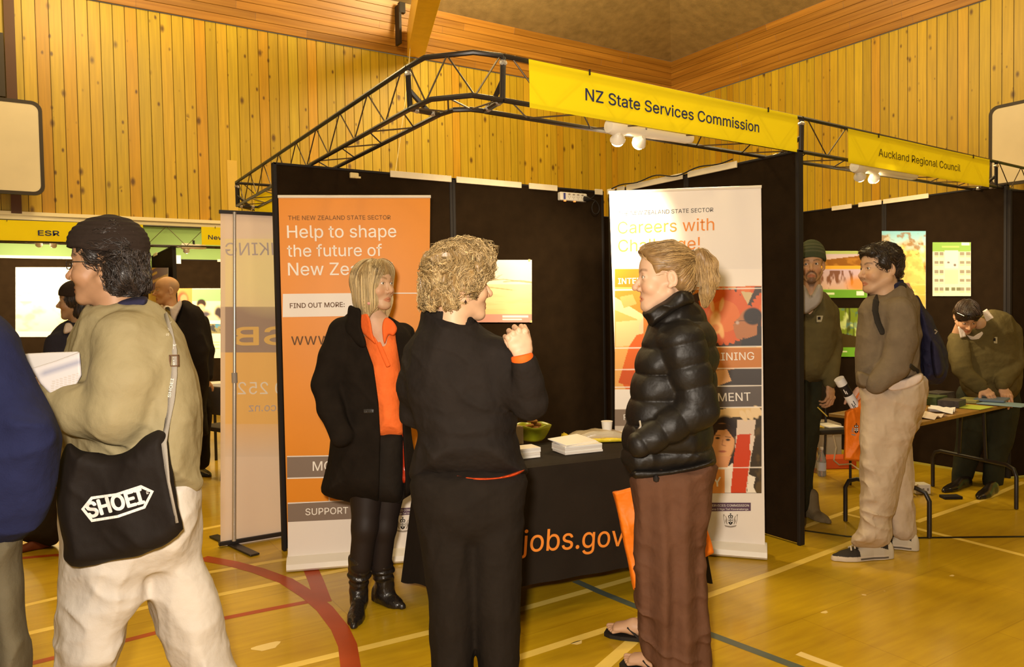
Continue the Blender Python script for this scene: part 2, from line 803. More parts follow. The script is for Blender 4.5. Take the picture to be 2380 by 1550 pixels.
def net(s, h, margin=None):
    """surface nets over a sparse evaluation; returns vertices, quads"""
    lo = s.lo-3*h
    n = np.ceil((s.hi+3*h-lo)/h).astype(int)+1
    n = ((n+3)//4)*4
    nc = n//4
    ax = [lo[i]+(np.arange(nc[i])*4+1.5)*h for i in range(3)]
    g = np.stack(np.meshgrid(*ax, indexing='ij'), -1).reshape(-1, 3)
    dc = s(g).astype(np.float32).reshape(nc)
    D = np.repeat(np.repeat(np.repeat(dc, 4, 0), 4, 1), 4, 2)
    near = np.abs(dc) < (margin or 5.5*h)
    near = np.repeat(np.repeat(np.repeat(near, 4, 0), 4, 1), 4, 2)
    idx = np.argwhere(near)
    if len(idx) == 0:
        raise RuntimeError('empty solid')
    vals = np.empty(len(idx), np.float32)
    for a in range(0, len(idx), 400000):
        vals[a:a+400000] = s(lo+idx[a:a+400000]*h)
    D[idx[:, 0], idx[:, 1], idx[:, 2]] = vals
    I = D < 0
    I[0], I[-1], I[:, 0], I[:, -1], I[:, :, 0], I[:, :, -1] = (False,)*6
    cnt = np.zeros(tuple(np.array(I.shape)-1), np.uint8)
    for a in (0, 1):
        for b in (0, 1):
            for c in (0, 1):
                cnt += I[a:I.shape[0]-1+a, b:I.shape[1]-1+b, c:I.shape[2]-1+c]
    act = np.argwhere((cnt > 0) & (cnt < 8))
    cid = np.full(cnt.shape, -1, np.int64)
    cid[act[:, 0], act[:, 1], act[:, 2]] = np.arange(len(act))
    acc = np.zeros((len(act), 3))
    num = np.zeros(len(act))
    corners = [(a, b, c) for a in (0, 1) for b in (0, 1) for c in (0, 1)]
    cv = {q: D[act[:, 0]+q[0], act[:, 1]+q[1], act[:, 2]+q[2]] for q in corners}
    ci = {q: I[act[:, 0]+q[0], act[:, 1]+q[1], act[:, 2]+q[2]] for q in corners}
    for q in corners:
        for axn in range(3):
            if q[axn] == 0:
                q2 = list(q)
                q2[axn] = 1
                q2 = tuple(q2)
                x = ci[q] != ci[q2]
                if x.any():
                    da, db = cv[q][x], cv[q2][x]
                    t = np.clip(da/np.where(np.abs(da-db) < 1e-9, 1e-9, da-db), 0, 1)
                    pt = np.array(q, float)[None, :].repeat(x.sum(), 0)
                    pt[:, axn] += t
                    acc[x] += pt
                    num[x] += 1
    verts = lo+(act+acc/np.maximum(num, 1)[:, None])*h
    quads = []
    for axn in range(3):
        b, c = (axn+1) % 3, (axn+2) % 3
        A = I
        sl0 = [slice(None)]*3
        sl1 = [slice(None)]*3
        sl0[axn] = slice(0, -1)
        sl1[axn] = slice(1, None)
        ch = A[tuple(sl0)] != A[tuple(sl1)]
        e = np.argwhere(ch)
        e = e[(e[:, b] > 0) & (e[:, c] > 0)]
        ins = A[e[:, 0], e[:, 1], e[:, 2]]

        def cell(db, dc_):
            q = e.copy()
            q[:, b] -= db
            q[:, c] -= dc_
            return cid[q[:, 0], q[:, 1], q[:, 2]]
        qd = np.stack([cell(1, 1), cell(0, 1), cell(0, 0), cell(1, 0)], 1)
        qd[~ins] = qd[~ins][:, ::-1]
        quads.append(qd[(qd >= 0).all(1)])
    return verts, np.concatenate(quads)


def relax(v, q, it=1, lam=0.5):
    e = np.concatenate([q[:, [0, 1]], q[:, [1, 2]], q[:, [2, 3]], q[:, [3, 0]]])
    n = len(v)
    for _ in range(it):
        s = np.zeros((n, 3))
        c = np.bincount(e[:, 0], minlength=n)+np.bincount(e[:, 1], minlength=n)
        for a in range(3):
            s[:, a] = np.bincount(e[:, 0], v[e[:, 1], a], n)+np.bincount(e[:, 1], v[e[:, 0], a], n)
        v = v+lam*(s/np.maximum(c, 1)[:, None]-v)
    return v


def solid(name, s, h, m, parent, col=None, rl=1):
    v, q = net(s, h)
    v = relax(v, q, rl)
    c = None
    if col is not None:
        c = col(v) if callable(col) else np.tile(np.array(col, float), (len(v), 1))
    return mesh_obj(name, v, q, m, parent, smooth=True, col=c)


def frame(fwd, up):
    """columns x (right-hand side), y (forward), z (up)"""
    y = nrm(fwd)
    z = np.asarray(up, float)
    z = nrm(z-y*(z@y))
    return np.stack([np.cross(y, z), y, z], 1)


def face_dir(phi, pitch=0.0):
    """phi 0 = towards the camera, +90 = to the right of the view, -90 = to the left"""
    a = math.radians(phi)
    d = -FH*math.cos(a)+RH*math.sin(a)
    p = math.radians(pitch)
    return d*math.cos(p)+UPV*math.sin(p)
# ---------------------------------------------------------------- the sports hall
YW, XW = 14.2, 13.98          # far wall and right-hand wall
ZP0, ZP1 = 3.13, 6.66         # pine lining: foot and head
ZB1 = 7.62                    # top of the timber fascia


def pine_material():
    m = bpy.data.materials.new('pine_lining')
    m.use_nodes = True
    nt = m.node_tree
    L = nt.links
    b = nt.nodes['Principled BSDF']
    b.inputs['Roughness'].default_value = 0.42
    b.inputs['Specular IOR Level'].default_value = 0.35
    tc = nt.nodes.new('ShaderNodeTexCoord')
    at = nt.nodes.new('ShaderNodeAttribute')
    at.attribute_name = 'Col'

    def mapping(sx, sy, sz):
        mp = nt.nodes.new('ShaderNodeMapping')
        mp.inputs['Scale'].default_value = (sx, sy, sz)
        L.new(tc.outputs['Object'], mp.inputs['Vector'])
        return mp.outputs['Vector']
    # grain running up the board
    g = nt.nodes.new('ShaderNodeTexNoise')
    g.inputs['Scale'].default_value = 1
    g.inputs['Detail'].default_value = 5
    L.new(mapping(28, 28, 1.3), g.inputs['Vector'])
    gm = nt.nodes.new('ShaderNodeMapRange')
    gm.inputs['From Min'].default_value = 0.3
    gm.inputs['From Max'].default_value = 0.7
    gm.inputs['To Min'].default_value = 0.86
    gm.inputs['To Max'].default_value = 1.10
    L.new(g.outputs['Fac'], gm.inputs['Value'])
    sc = nt.nodes.new('ShaderNodeVectorMath')
    sc.operation = 'SCALE'
    L.new(at.outputs['Color'], sc.inputs[0])
    L.new(gm.outputs['Result'], sc.inputs['Scale'])
    prev = sc.outputs['Vector']
    # knots: sparse dark ovals of two sizes
    for (s, sz, thr, rad) in ((5.5, 3.0, 0.42, 0.15), (9.0, 5.0, 0.34, 0.14)):
        v = nt.nodes.new('ShaderNodeTexVoronoi')
        v.inputs['Scale'].default_value = 1
        v.inputs['Randomness'].default_value = 1
        L.new(mapping(s, s, sz), v.inputs['Vector'])
        cr = nt.nodes.new('ShaderNodeSeparateColor')
        L.new(v.outputs['Color'], cr.inputs['Color'])
        lt = nt.nodes.new('ShaderNodeMath')
        lt.operation = 'LESS_THAN'
        lt.inputs[1].default_value = thr
        L.new(cr.outputs[0], lt.inputs[0])
        # size varies per knot
        rv = nt.nodes.new('ShaderNodeMapRange')
        rv.inputs['To Min'].default_value = rad*0.45
        rv.inputs['To Max'].default_value = rad*1.25
        L.new(cr.outputs[1], rv.inputs['Value'])
        dv = nt.nodes.new('ShaderNodeMath')
        dv.operation = 'DIVIDE'
        L.new(v.outputs['Distance'], dv.inputs[0])
        L.new(rv.outputs['Result'], dv.inputs[1])
        rg = nt.nodes.new('ShaderNodeMapRange')
        rg.inputs['From Min'].default_value = 0.55
        rg.inputs['From Max'].default_value = 1.5
        rg.inputs['To Min'].default_value = 0.9
        rg.inputs['To Max'].default_value = 0.0
        L.new(dv.outputs[0], rg.inputs['Value'])
        ml = nt.nodes.new('ShaderNodeMath')
        ml.operation = 'MULTIPLY'
        L.new(rg.outputs['Result'], ml.inputs[0])
        L.new(lt.outputs[0], ml.inputs[1])
        mx = nt.nodes.new('ShaderNodeMix')
        mx.data_type = 'RGBA'
        mx.inputs['B'].default_value = (0.09, 0.035, 0.006, 1)
        L.new(ml.outputs[0], mx.inputs['Factor'])
        L.new(prev, mx.inputs['A'])
        prev = mx.outputs['Result']
    L.new(prev, b.inputs['Base Color'])
    return m


PINE = pine_material()


def timber_material(name, c1, c2, sc):
    m = bpy.data.materials.new(name)
    m.use_nodes = True
    nt = m.node_tree
    L = nt.links
    b = nt.nodes['Principled BSDF']
    b.inputs['Roughness'].default_value = 0.38
    b.inputs['Specular IOR Level'].default_value = 0.4
    tc = nt.nodes.new('ShaderNodeTexCoord')
    mp = nt.nodes.new('ShaderNodeMapping')
    mp.inputs['Scale'].default_value = sc
    L.new(tc.outputs['Object'], mp.inputs['Vector'])
    g = nt.nodes.new('ShaderNodeTexNoise')
    g.inputs['Scale'].default_value = 1
    g.inputs['Detail'].default_value = 6
    L.new(mp.outputs['Vector'], g.inputs['Vector'])
    cr = nt.nodes.new('ShaderNodeValToRGB')
    cr.color_ramp.elements[0].position = 0.3
    cr.color_ramp.elements[0].color = (*c1, 1)
    cr.color_ramp.elements[1].position = 0.7
    cr.color_ramp.elements[1].color = (*c2, 1)
    L.new(g.outputs['Fac'], cr.inputs['Fac'])
    at = nt.nodes.new('ShaderNodeAttribute')
    at.attribute_name = 'Col'
    mx = nt.nodes.new('ShaderNodeVectorMath')
    mx.operation = 'MULTIPLY'
    L.new(cr.outputs['Color'], mx.inputs[0])
    L.new(at.outputs['Color'], mx.inputs[1])
    L.new(mx.outputs['Vector'], b.inputs['Base Color'])
    return m


# --- floor with the painted court lines (all one surface)
def floor_material():
    m = bpy.data.materials.new('court_floor')
    m.use_nodes = True
    nt = m.node_tree
    L = nt.links
    b = nt.nodes['Principled BSDF']
    b.inputs['Specular IOR Level'].default_value = 0.45
    b.inputs['Coat Weight'].default_value = 0.25
    b.inputs['Coat Roughness'].default_value = 0.12
    tc = nt.nodes.new('ShaderNodeTexCoord')

    def noise(scale, det, sx=1, sy=1, rot=0.0):
        mp = nt.nodes.new('ShaderNodeMapping')
        mp.inputs['Scale'].default_value = (sx, sy, 1)
        mp.inputs['Rotation'].default_value = (0, 0, rot)
        L.new(tc.outputs['Object'], mp.inputs['Vector'])
        n = nt.nodes.new('ShaderNodeTexNoise')
        n.inputs['Scale'].default_value = scale
        n.inputs['Detail'].default_value = det
        L.new(mp.outputs['Vector'], n.inputs['Vector'])
        return n.outputs['Fac']
    cr = nt.nodes.new('ShaderNodeValToRGB')
    cr.color_ramp.elements[0].position = 0.30
    cr.color_ramp.elements[0].color = (0.43, 0.245, 0.006, 1)
    cr.color_ramp.elements[1].position = 0.66
    cr.color_ramp.elements[1].color = (0.62, 0.395, 0.012, 1)
    ad = nt.nodes.new('ShaderNodeMath')
    ad.operation = 'ADD'
    h1 = nt.nodes.new('ShaderNodeMath')
    h1.operation = 'MULTIPLY'
    h1.inputs[1].default_value = 0.55
    L.new(noise(1.6, 5), h1.inputs[0])
    h2 = nt.nodes.new('ShaderNodeMath')
    h2.operation = 'MULTIPLY'
    h2.inputs[1].default_value = 0.45
    L.new(noise(3.0, 4, 1.0, 9.0), h2.inputs[0])
    L.new(h1.outputs[0], ad.inputs[0])
    L.new(h2.outputs[0], ad.inputs[1])
    L.new(ad.outputs[0], cr.inputs['Fac'])
    # faint sheet joints
    br = nt.nodes.new('ShaderNodeTexBrick')
    br.inputs['Scale'].default_value = 1.0
    br.inputs['Brick Width'].default_value = 1.2
    br.inputs['Row Height'].default_value = 0.6
    br.inputs['Mortar Size'].default_value = 0.004
    br.inputs['Mortar Smooth'].default_value = 0.6
    br.inputs['Color1'].default_value = (1, 1, 1, 1)
    br.inputs['Color2'].default_value = (0.94, 0.94, 0.93, 1)
    br.inputs['Mortar'].default_value = (0.78, 0.74, 0.70, 1)
    L.new(tc.outputs['Object'], br.inputs['Vector'])
    mu = nt.nodes.new('ShaderNodeVectorMath')
    mu.operation = 'MULTIPLY'
    L.new(cr.outputs['Color'], mu.inputs[0])
    L.new(br.outputs['Color'], mu.inputs[1])
    # pale scuffs
    v = nt.nodes.new('ShaderNodeTexVoronoi')
    v.inputs['Scale'].default_value = 2.6
    L.new(tc.outputs['Object'], v.inputs['Vector'])
    lt = nt.nodes.new('ShaderNodeMath')
    lt.operation = 'LESS_THAN'
    lt.inputs[1].default_value = 0.035
    L.new(v.outputs['Distance'], lt.inputs[0])
    mx = nt.nodes.new('ShaderNodeMix')
    mx.data_type = 'RGBA'
    mx.inputs['B'].default_value = (0.75, 0.55, 0.22, 1)
    L.new(lt.outputs[0], mx.inputs['Factor'])
    L.new(mu.outputs['Vector'], mx.inputs['A'])
    L.new(mx.outputs['Result'], b.inputs['Base Color'])
    rr = nt.nodes.new('ShaderNodeMapRange')
    rr.inputs['To Min'].default_value = 0.22
    rr.inputs['To Max'].default_value = 0.42
    L.new(noise(2.2, 4), rr.inputs['Value'])
    L.new(rr.outputs['Result'], b.inputs['Roughness'])
    return m


FLOOR = floor_material()
paint_y = mat('court_paint_yellow', (0.84, 0.60, 0.12), 0.35, 0.4, noise=(6, 0.10))
paint_r = mat('court_paint_red', (0.40, 0.060, 0.010), 0.35, 0.4, noise=(6, 0.12))
paint_b = mat('court_paint_blue', (0.105, 0.125, 0.095), 0.35, 0.4, noise=(6, 0.12))
paint_k = mat('court_paint_black', (0.018, 0.012, 0.006), 0.35, 0.4)
paint_p = mat('floor_patch_pale', (0.80, 0.60, 0.22), 0.4, 0.4)
fb = MB()
fb.quad((-9, -6, 0), (XW, -6, 0), (XW, YW, 0), (-9, YW, 0), 0)
FZ = 0.0006


def line(pts, w, mi, z=FZ):
    """painted strip through floor points (photo pixels), w metres wide"""
    q = [on_z(x, y)[:2] for (x, y) in pts]
    n = len(q)
    a, b_ = [], []
    for i in range(n):
        t = nrm(q[min(i+1, n-1)]-q[max(i-1, 0)])
        s = V(-t[1], t[0])*w/2
        a.append((*(q[i]+s), z))
        b_.append((*(q[i]-s), z))
    for i in range(n-1):
        fb.quad(b_[i], b_[i+1], a[i+1], a[i], mi)


def line_xy(a, b_, w, mi, z=FZ):
    a, b_ = V(*a), V(*b_)
    t = nrm(b_-a)
    s = V(-t[1], t[0])*w/2
    fb.quad((*(a-s), z), (*(b_-s), z), (*(b_+s), z), (*(a+s), z), mi)


line([(560, 1578), (670, 1549), (1000, 1469), (1100, 1444)], 0.05, 1)
line([(1100, 1562), (1200, 1530), (1480, 1440), (1640, 1386), (1800, 1330), (1967, 1266), (2010, 1248)], 0.05, 1)
line([(1200, 1419), (1400, 1363), (1475, 1342)], 0.05, 1)
line([(440, 1338), (659, 1301), (720, 1290)], 0.05, 1)
line([(55, 1408), (270, 1371), (467, 1391-1), (590, 1366), (815, 1321), (1000, 1283)][3:], 0.05, 1)
line([(20, 1416), (140, 1388), (265, 1365), (320, 1355)], 0.045, 1)
line([(58, 1474), (118, 1460), (258, 1432), (355, 1408), (470, 1390), (590, 1366)], 0.05, 1)
line([(470, 1230), (560, 1212)], 0.05, 1)
line([(1858, 1228), (2000, 1178)], 0.045, 1)
line([(1960, 1193), (2010, 1205)], 0.04, 1)
line([(2130, 1213), (2300, 1155), (2380, 1120)], 0.045, 1)
line([(2105, 1222), (2250, 1258), (2380, 1291), (2460, 1312)], 0.045, 1)
line([(2360, 1073), (2400, 1062)], 0.05, 1)
line([(40, 1298), (128, 1290), (300, 1292), (450, 1294), (462, 1295)], 0.05, 2)
line([(470, 1297), (540, 1310), (600, 1326), (665, 1350), (720, 1385), (755, 1415), (790, 1460), (808, 1500), (815, 1550), (812, 1600)], 0.085, 2, FZ*1.6)
line([(722, 1322), (735, 1352), (752, 1400)], 0.085, 2, FZ*1.3)
line([(60, 1545), (270, 1494), (380, 1466), (520, 1437), (620, 1417), (745, 1393)], 0.045, 2)
line([(1337, 1350), (1400, 1378), (1480, 1410), (1640, 1470), (1850, 1549), (1960, 1592)], 0.05, 3, FZ*1.25)
line([(1390, 1560), (1470, 1490)], 0.06, 1, FZ*0.8)
line([(1855, 1231), (1970, 1247), (2130, 1250), (2390, 1247)], 0.035, 4, FZ*1.4)
# pale worn patches
for (px, py, r) in ((620, 1503, 0.045), (1342, 1494, 0.02), (1917, 1423, 0.015), (2213, 1338, 0.012)):
    c = on_z(px, py)
    vs = [(c[0]+r*(1+.3*math.sin(3*t))*1.3*math.cos(t), c[1]+r*(1+.25*math.cos(2*t))*math.sin(t), FZ) for t in np.linspace(0, 2*math.pi, 18)[:-1]]
    fb.add(vs, [tuple(range(len(vs)))], 5)
line([(1855, 1518), (1895, 1533), (1960, 1556)], 0.045, 5)
floor = struct(fb.obj('floor', [FLOOR, paint_y, paint_r, paint_b, paint_k, paint_p]))


# --- pine walls: one board beside the other, real grooves
def plank_wall(name, o, d, n_in, count, w, z0, z1, special=None):
    o, d, n_in = V(*o), V(*d), V(*n_in)
    vs, fs, cs = [], [], []
    g, dep = 0.009, 0.014
    for i in range(count):
        base = np.array([0.47, 0.305, 0.016])*(1+rng.normal(0, 0.075))
        base[1] *= 1+rng.normal(0, 0.03)
        if rng.random() < 0.06:
            base = base*np.array([1.0, 0.84, 0.7])
        if special and i in special:
            base = np.array(special[i])
        a, b_ = i*w, (i+1)*w
        prof = [(a, -dep), (a+g*.45, -dep), (a+g, 0), (b_-g*.5, 0), (b_, -dep*.6)]
        n0 = len(vs)
        for z in (z0, z1):
            for (u, k) in prof:
                vs.append(o+d*u+n_in*k+V(0, 0, z))
                edge = 0.30 if k < 0 else 1.0
                cs.append(base*edge)
        m = len(prof)
        for j in range(m-1):
            fs.append((n0+j, n0+j+1, n0+m+j+1, n0+m+j))
    return struct(mesh_obj(name, vs, fs, PINE, col=np.array(cs)))


pw = 14.0/77*0.996
x0p = on_y(55.7, 200, YW)[0]-14*pw
plank_wall('wall_back', (x0p, YW, 0), (1, 0, 0), (0, -1, 0), int((XW-x0p)/pw)+1, pw, ZP0, ZP1)
plank_wall('wall_right', (XW, YW+0.0, 0), (0, -1, 0), (-1, 0, 0), 112, pw, ZP0, ZP1)
# paler replacement board on the far wall
pa, pb = on_y(530, 372, YW), on_y(551, 500, YW)
pk = MB().box(((pa[0]+pb[0])/2, YW-0.005, (pa[2]+3.15)/2), (0.085, 0.006, (pa[2]-3.15)/2))
o_ = pk.obj('trim_5', mat('pale_pine_board', (0.66, 0.43, 0.075), 0.45, noise=(3, 0.06)))
struct(o_)
green = mat('green_wall_paint', (0.33, 0.50, 0.16), 0.55, noise=(2, 0.04))
cream = mat('cream_trim_paint', (0.85, 0.72, 0.45), 0.4)
lw = MB().box(((XW-9)/2, YW+0.09, 1.55), ((XW+9)/2, 0.05, 1.55))
struct(lw.obj('wall_lower', green))
rw = MB().box((XW+0.09, 4.1, 1.55), (0.05, 10.1, 1.55))
struct(rw.obj('wall_side', green))
t1 = MB().box(((XW-9)/2, YW-0.02, 3.135), ((XW+9)/2, 0.07, 0.028)).box(((XW-9)/2, YW+0.0, 3.075), ((XW+9)/2, 0.05, 0.032))
struct(t1.obj('trim_1', cream))
t2 = MB().box((XW-0.02, 4.1, 3.135), (0.07, 10.0, 0.028)).box((XW, 4.1, 3.075), (0.05, 10.0, 0.032))
struct(t2.obj('trim_2', cream))
brownpost = mat('dark_brown_timber', (0.09, 0.033, 0.012), 0.5)
pp = on_y(24, 110, YW)
struct(MB().box((pp[0], YW-0.05, (ZP0+ZP1)/2), (0.07, 0.05, (ZP1-ZP0)/2)).obj('trim_3', brownpost))
# --- deep timber fascia above the boards, laid in long horizontal planks
FASC = timber_material('fascia_timber', (0.26, 0.105, 0.012), (0.42, 0.195, 0.028), (0.5, 0.5, 16))


def fascia(name, o, d, n_in, length):
    o, d, n_in = V(*o), V(*d), V(*n_in)
    vs, fs, cs = [], [], []
    rows = 7
    hz = (ZB1-ZP1)/rows
    for i in range(rows):
        u = -0.3
        while u < length:
            lw_ = rng.uniform(2.5, 4.5)
            u1 = min(u+lw_, length)
            c = 1+rng.normal(0, 0.10)
            z0, z1 = ZP1+i*hz, ZP1+(i+1)*hz
            t0, t1_ = i/rows, (i+1)/rows
            n0 = len(vs)
            k0, k1 = 0.05+0.22*t0, 0.05+0.22*t1_
            for (zz, k, e) in ((z0, k0-0.012, .25), (z0+0.008, k0, 1), (z1-0.004, k1, 1), (z1, k1-0.008, .4)):
                for uu in (u, u1-0.003):
                    vs.append(o+d*uu+n_in*k+V(0, 0, zz))
                    cs.append((c*e, c*e, c*e))
            for j in range(3):
                fs.append((n0+2*j, n0+2*j+1, n0+2*j+3, n0+2*j+2))
            u = u1
    return struct(mesh_obj(name, vs, fs, FASC, col=np.array(cs)))


fascia('trim_6', (-9, YW, 0), (1, 0, 0), (0, -1, 0), XW+9)
fascia('trim_7', (XW, YW+0.0, 0), (0, -1, 0), (-1, 0, 0), 20)
# --- roof lining: two slopes of grey-brown fibre board meeting over the corner
CEIL = mat('fibre_board_ceiling', (0.30, 0.215, 0.105), 0.9, 0.1, noise=(5, 0.22), bump=[(60, 0.5, 0.01)])
hx, hy = XW-0.27, YW-0.27
run, rise = 9.5, 3.7
cb = MB()
cb.add([(-9, hy, ZB1), (hx, hy, ZB1), (hx-run, hy-run, ZB1+rise), (-9, hy-run, ZB1+rise)], [(0, 1, 2, 3)])
cb.add([(hx, hy, ZB1), (hx, -6, ZB1), (hx-run, -6, ZB1+rise), (hx-run, hy-run, ZB1+rise)], [(0, 1, 2, 3)])
cb.add([(-9, hy-run, ZB1+rise), (hx-run, hy-run, ZB1+rise), (hx-run, -6, ZB1+rise), (-9, -6, ZB1+rise)], [(0, 1, 2, 3)])
struct(cb.obj('ceiling', CEIL))
# --- sloping glued rafter that lands on the fascia, with its dark steel shoe
GLU = timber_material('glulam_timber', (0.70, 0.40, 0.015), (0.80, 0.48, 0.025), (6, 6, 0.6))
r0 = on_y(946, 132, YW-0.2)
ra = V(r0[0]+0.17, YW-0.25, r0[2]+0.02)
rtop = P(1012, -60, 10.2)
ax = nrm(rtop-ra)
sx_ = nrm(np.cross(ax, V(0, 0, 1)))
up_ = np.cross(sx_, ax)
rb = MB()
Lr = np.linalg.norm(rtop-ra)+2.5
rb.box(ra+ax*Lr/2+up_*0.25, (0.17, Lr/2, 0.26), sx_, ax, up_, ch=0.01)
o_ = rb.obj('trim_8', GLU, col=np.ones((len(rb.v), 3)))
struct(o_)
sh = MB()
q = on_y(925, 70, YW-0.32)
sh.box((q[0], YW-0.34, 7.13), (0.025, 0.10, 0.38))
sh.box((q[0]+0.05, YW-0.40, 7.45), (0.06, 0.05, 0.10))
struct(sh.obj('trim_9', mat('dark_steel', (0.02, 0.012, 0.008), 0.5)))
# thin pale cord hanging from the rafter in front of the boards
c0, c1 = on_y(962, -30, 13.3), on_y(917, 412, 13.3)
pts = [c0+(c1-c0)*t+V(0.10, 0, 0)*math.sin(math.pi*t)*0.6 for t in np.linspace(0, 1, 14)]
tag(MB().tube(pts, 0.006, 6).obj('cord', mat('pale_cord', (0.75, 0.62, 0.36), 0.7)), 'thin pale cord hanging down the pine wall from the sloping rafter', 'cord')

# --- basketball backboards at the picture's left and right edges
bb_white = mat('backboard_white', (0.62, 0.52, 0.36), 0.35, 0.4, noise=(2, 0.06))
bb_frame = mat('backboard_frame', (0.035, 0.022, 0.012), 0.5)


def backboard(label, c, ex, n, w=1.8, h=1.40):
    t = thing('basketball_backboard', label, 'backboard', c)
    ex, n = V(*ex), V(*n)
    c = V(*c)
    up = V(0, 0, 1)

    def outline(hw, hh, r):
        pts = []
        for (sx, sz, a0) in ((1, -1, -90), (1, 1, 0), (-1, 1, 90), (-1, -1, 180)):
            for a in np.linspace(a0, a0+90, 7):
                pts.append((sx*(hw-r)+r*math.cos(math.radians(a)), sz*(hh-r)+r*math.sin(math.radians(a))))
        return pts
    bo = outline(w/2-0.05, h/2-0.05, 0.10)
    MB().prism([c+ex*x+up*(z+h/2)+n*0.012 for (x, z) in bo], n*0.01).obj('board', bb_white, t)
    fo = outline(w/2, h/2, 0.14)
    fr = MB()
    k = len(fo)
    for i in range(k):
        j = (i+1) % k
        A, B = [c+ex*p[0]+up*(p[1]+h/2) for p in (fo[i], fo[j])]
        a, b_ = [c+ex*p[0]+up*(p[1]+h/2) for p in (bo[i], bo[j])]
        fr.add([A-n*.02, B-n*.02, b_-n*.02, a-n*.02, A+n*.03, B+n*.03, b_+n*.03, a+n*.03], [(4, 5, 6, 7), (0, 3, 2, 1), (0, 1, 5, 4), (2, 3, 7, 6)])
    fr.obj('frame', bb_frame, t)
    arm = MB()
    for s in (-1, 1):
        arm.box(c+ex*s*0.35+up*(h*0.55)-n*0.36, (0.03, 0.33, 0.05), ex, n, up)
        arm.box(c+ex*s*0.35+up*(h*0.55+0.6)-n*0.66, (0.04, 0.03, 0.9), ex, n, up)
    arm.obj('wall_bracket', bb_frame, t)
    return t


q0, q1 = on_y(97, 238, 13.5), on_y(97, 455, 13.5)
bbl = backboard('pale basketball backboard with dark rounded rim high on the wall at left', (q0[0]-0.9, 13.5, q1[2]), (1, 0, 0), (0, -1, 0), 1.8, q0[2]-q1[2])
q0, q1 = on_x(2300, 250, 13.3), on_x(2300, 430, 13.3)
backboard('pale basketball backboard with dark rounded rim at the right edge, behind the yellow sign', (13.3, q0[1]-0.9, q1[2]-0.05), (0, -1, 0), (-1, 0, 0), 1.8, q0[2]-q1[2]+0.05)
pl = on_y(2, 160, 13.9)
MB().box(pl, (0.05, 0.25, 0.47)).obj('wall_bracket', bb_frame, bbl)
# ---------------------------------------------------------------- the stand: partition panels, truss, signs
PANEL = mat('black_fleece_panel', (0.017, 0.0095, 0.004), 0.95, 0.05, bump=[(350, 0.4, 0.003)], noise=(9, 0.18))
EDGE = mat('panel_edge', (0.012, 0.008, 0.006), 0.7)
STRIP = mat('cream_strip', (0.78, 0.66, 0.45), 0.5, noise=(8, 0.1))
STEEL = mat('black_truss_steel', (0.020, 0.014, 0.010), 0.38, 0.5)
CHROME = mat('bright_clamp', (0.65, 0.58, 0.48), 0.3, 0.5, metal=0.7)
ROD = mat('truss_rod', (0.10, 0.07, 0.04), 0.35, 0.5, metal=0.5)
ZT = 2.45


def panel(label, a, b, z1=ZT, th=0.05, strips=(), name='partition_panel', group='black partition panels', side=1, foot=True):
    """upright fabric panel from a to b (x, y); strips = [(t0, t1, drop)] pale battens along the top edge, on the camera side"""
    a, b = V(*a, 0), V(*b, 0)
    L = np.linalg.norm(b-a)
    ex = (b-a)/L
    n = V(ex[1], -ex[0], 0)*side
    t = thing(name, label, 'panel', (a+b)/2, group)
    MB().box((a+b)/2+V(0, 0, z1/2)-n*th/2, (L/2-0.004, th/2-0.006, z1/2-0.012), ex, n, (0, 0, 1), ch=0.008).obj('fabric_face', PANEL, t)
    fr = MB()
    for p in (a+ex*0.012, b-ex*0.012):
        fr.box(p+V(0, 0, z1/2)-n*th/2, (0.012, th/2, z1/2), ex, n, (0, 0, 1), ch=0.005)
    fr.box((a+b)/2+V(0, 0, z1-0.008)-n*th/2, (L/2, th/2, 0.008), ex, n, (0, 0, 1), ch=0.004)
    fr.obj('edge_frame', EDGE, t)
    for (t0, t1, dz) in strips:
        MB().box(a+ex*L*(t0+t1)/2+V(0, 0, z1-0.012-dz)+n*0.006, (L*(t1-t0)/2, 0.006, 0.022), ex, n, (0, 0, 1), ch=0.003).obj('top_strip', STRIP, t)
    return t


# our stand
BX0, BY = 1.305, 4.80
CX = 4.02
pm = on_y(1052, 430, BY)[0]
panel('tall black fleece panel behind the orange banner, left half of the back wall', (BX0, BY), (pm, BY), 2.46, strips=[(0.62, 0.99, 0.0)])
panel('tall black fleece panel behind the poster, right half of the back wall', (pm, BY), (CX-0.06, BY), 2.46, strips=[(0.02, 0.42, 0.0), (0.47, 0.66, 0.0), (0.93, 0.985, 0.0)])
panel('black fleece side panel behind the white banner, inner half', (CX, BY+0.02), (CX, 3.95), 2.47, strips=[(0.0, 0.1, 0.0), (0.14, 0.24, 0.0), (0.27, 0.97, 0.0)])
panel('black fleece side panel with its free end nearest the camera', (CX, 3.95), (CX, 3.0), 2.47, strips=[(0.03, 0.5, 0.0)])
# the neighbouring stand on the right: its right-hand wall and front return
RX = 6.98
panel('black fleece wall panel of the right-hand stand with the lake and forest posters', (RX, 6.1), (RX, 4.25), 2.50, strips=[(0.70, 0.82, 0.0), (0.86, 0.99, 0.0)])
panel('black fleece wall panel of the right-hand stand with the map poster', (RX, 4.25), (RX, 3.16), 2.50, strips=[(0.0, 0.40, 0.0)])
panel('narrow black panel closing the front end of the right-hand wall', (RX, 3.13), (7.23, 3.06), 2.45)
panel('black panel at the back of the right-hand stand', (CX+0.1, 6.12), (RX, 6.12), 2.46)


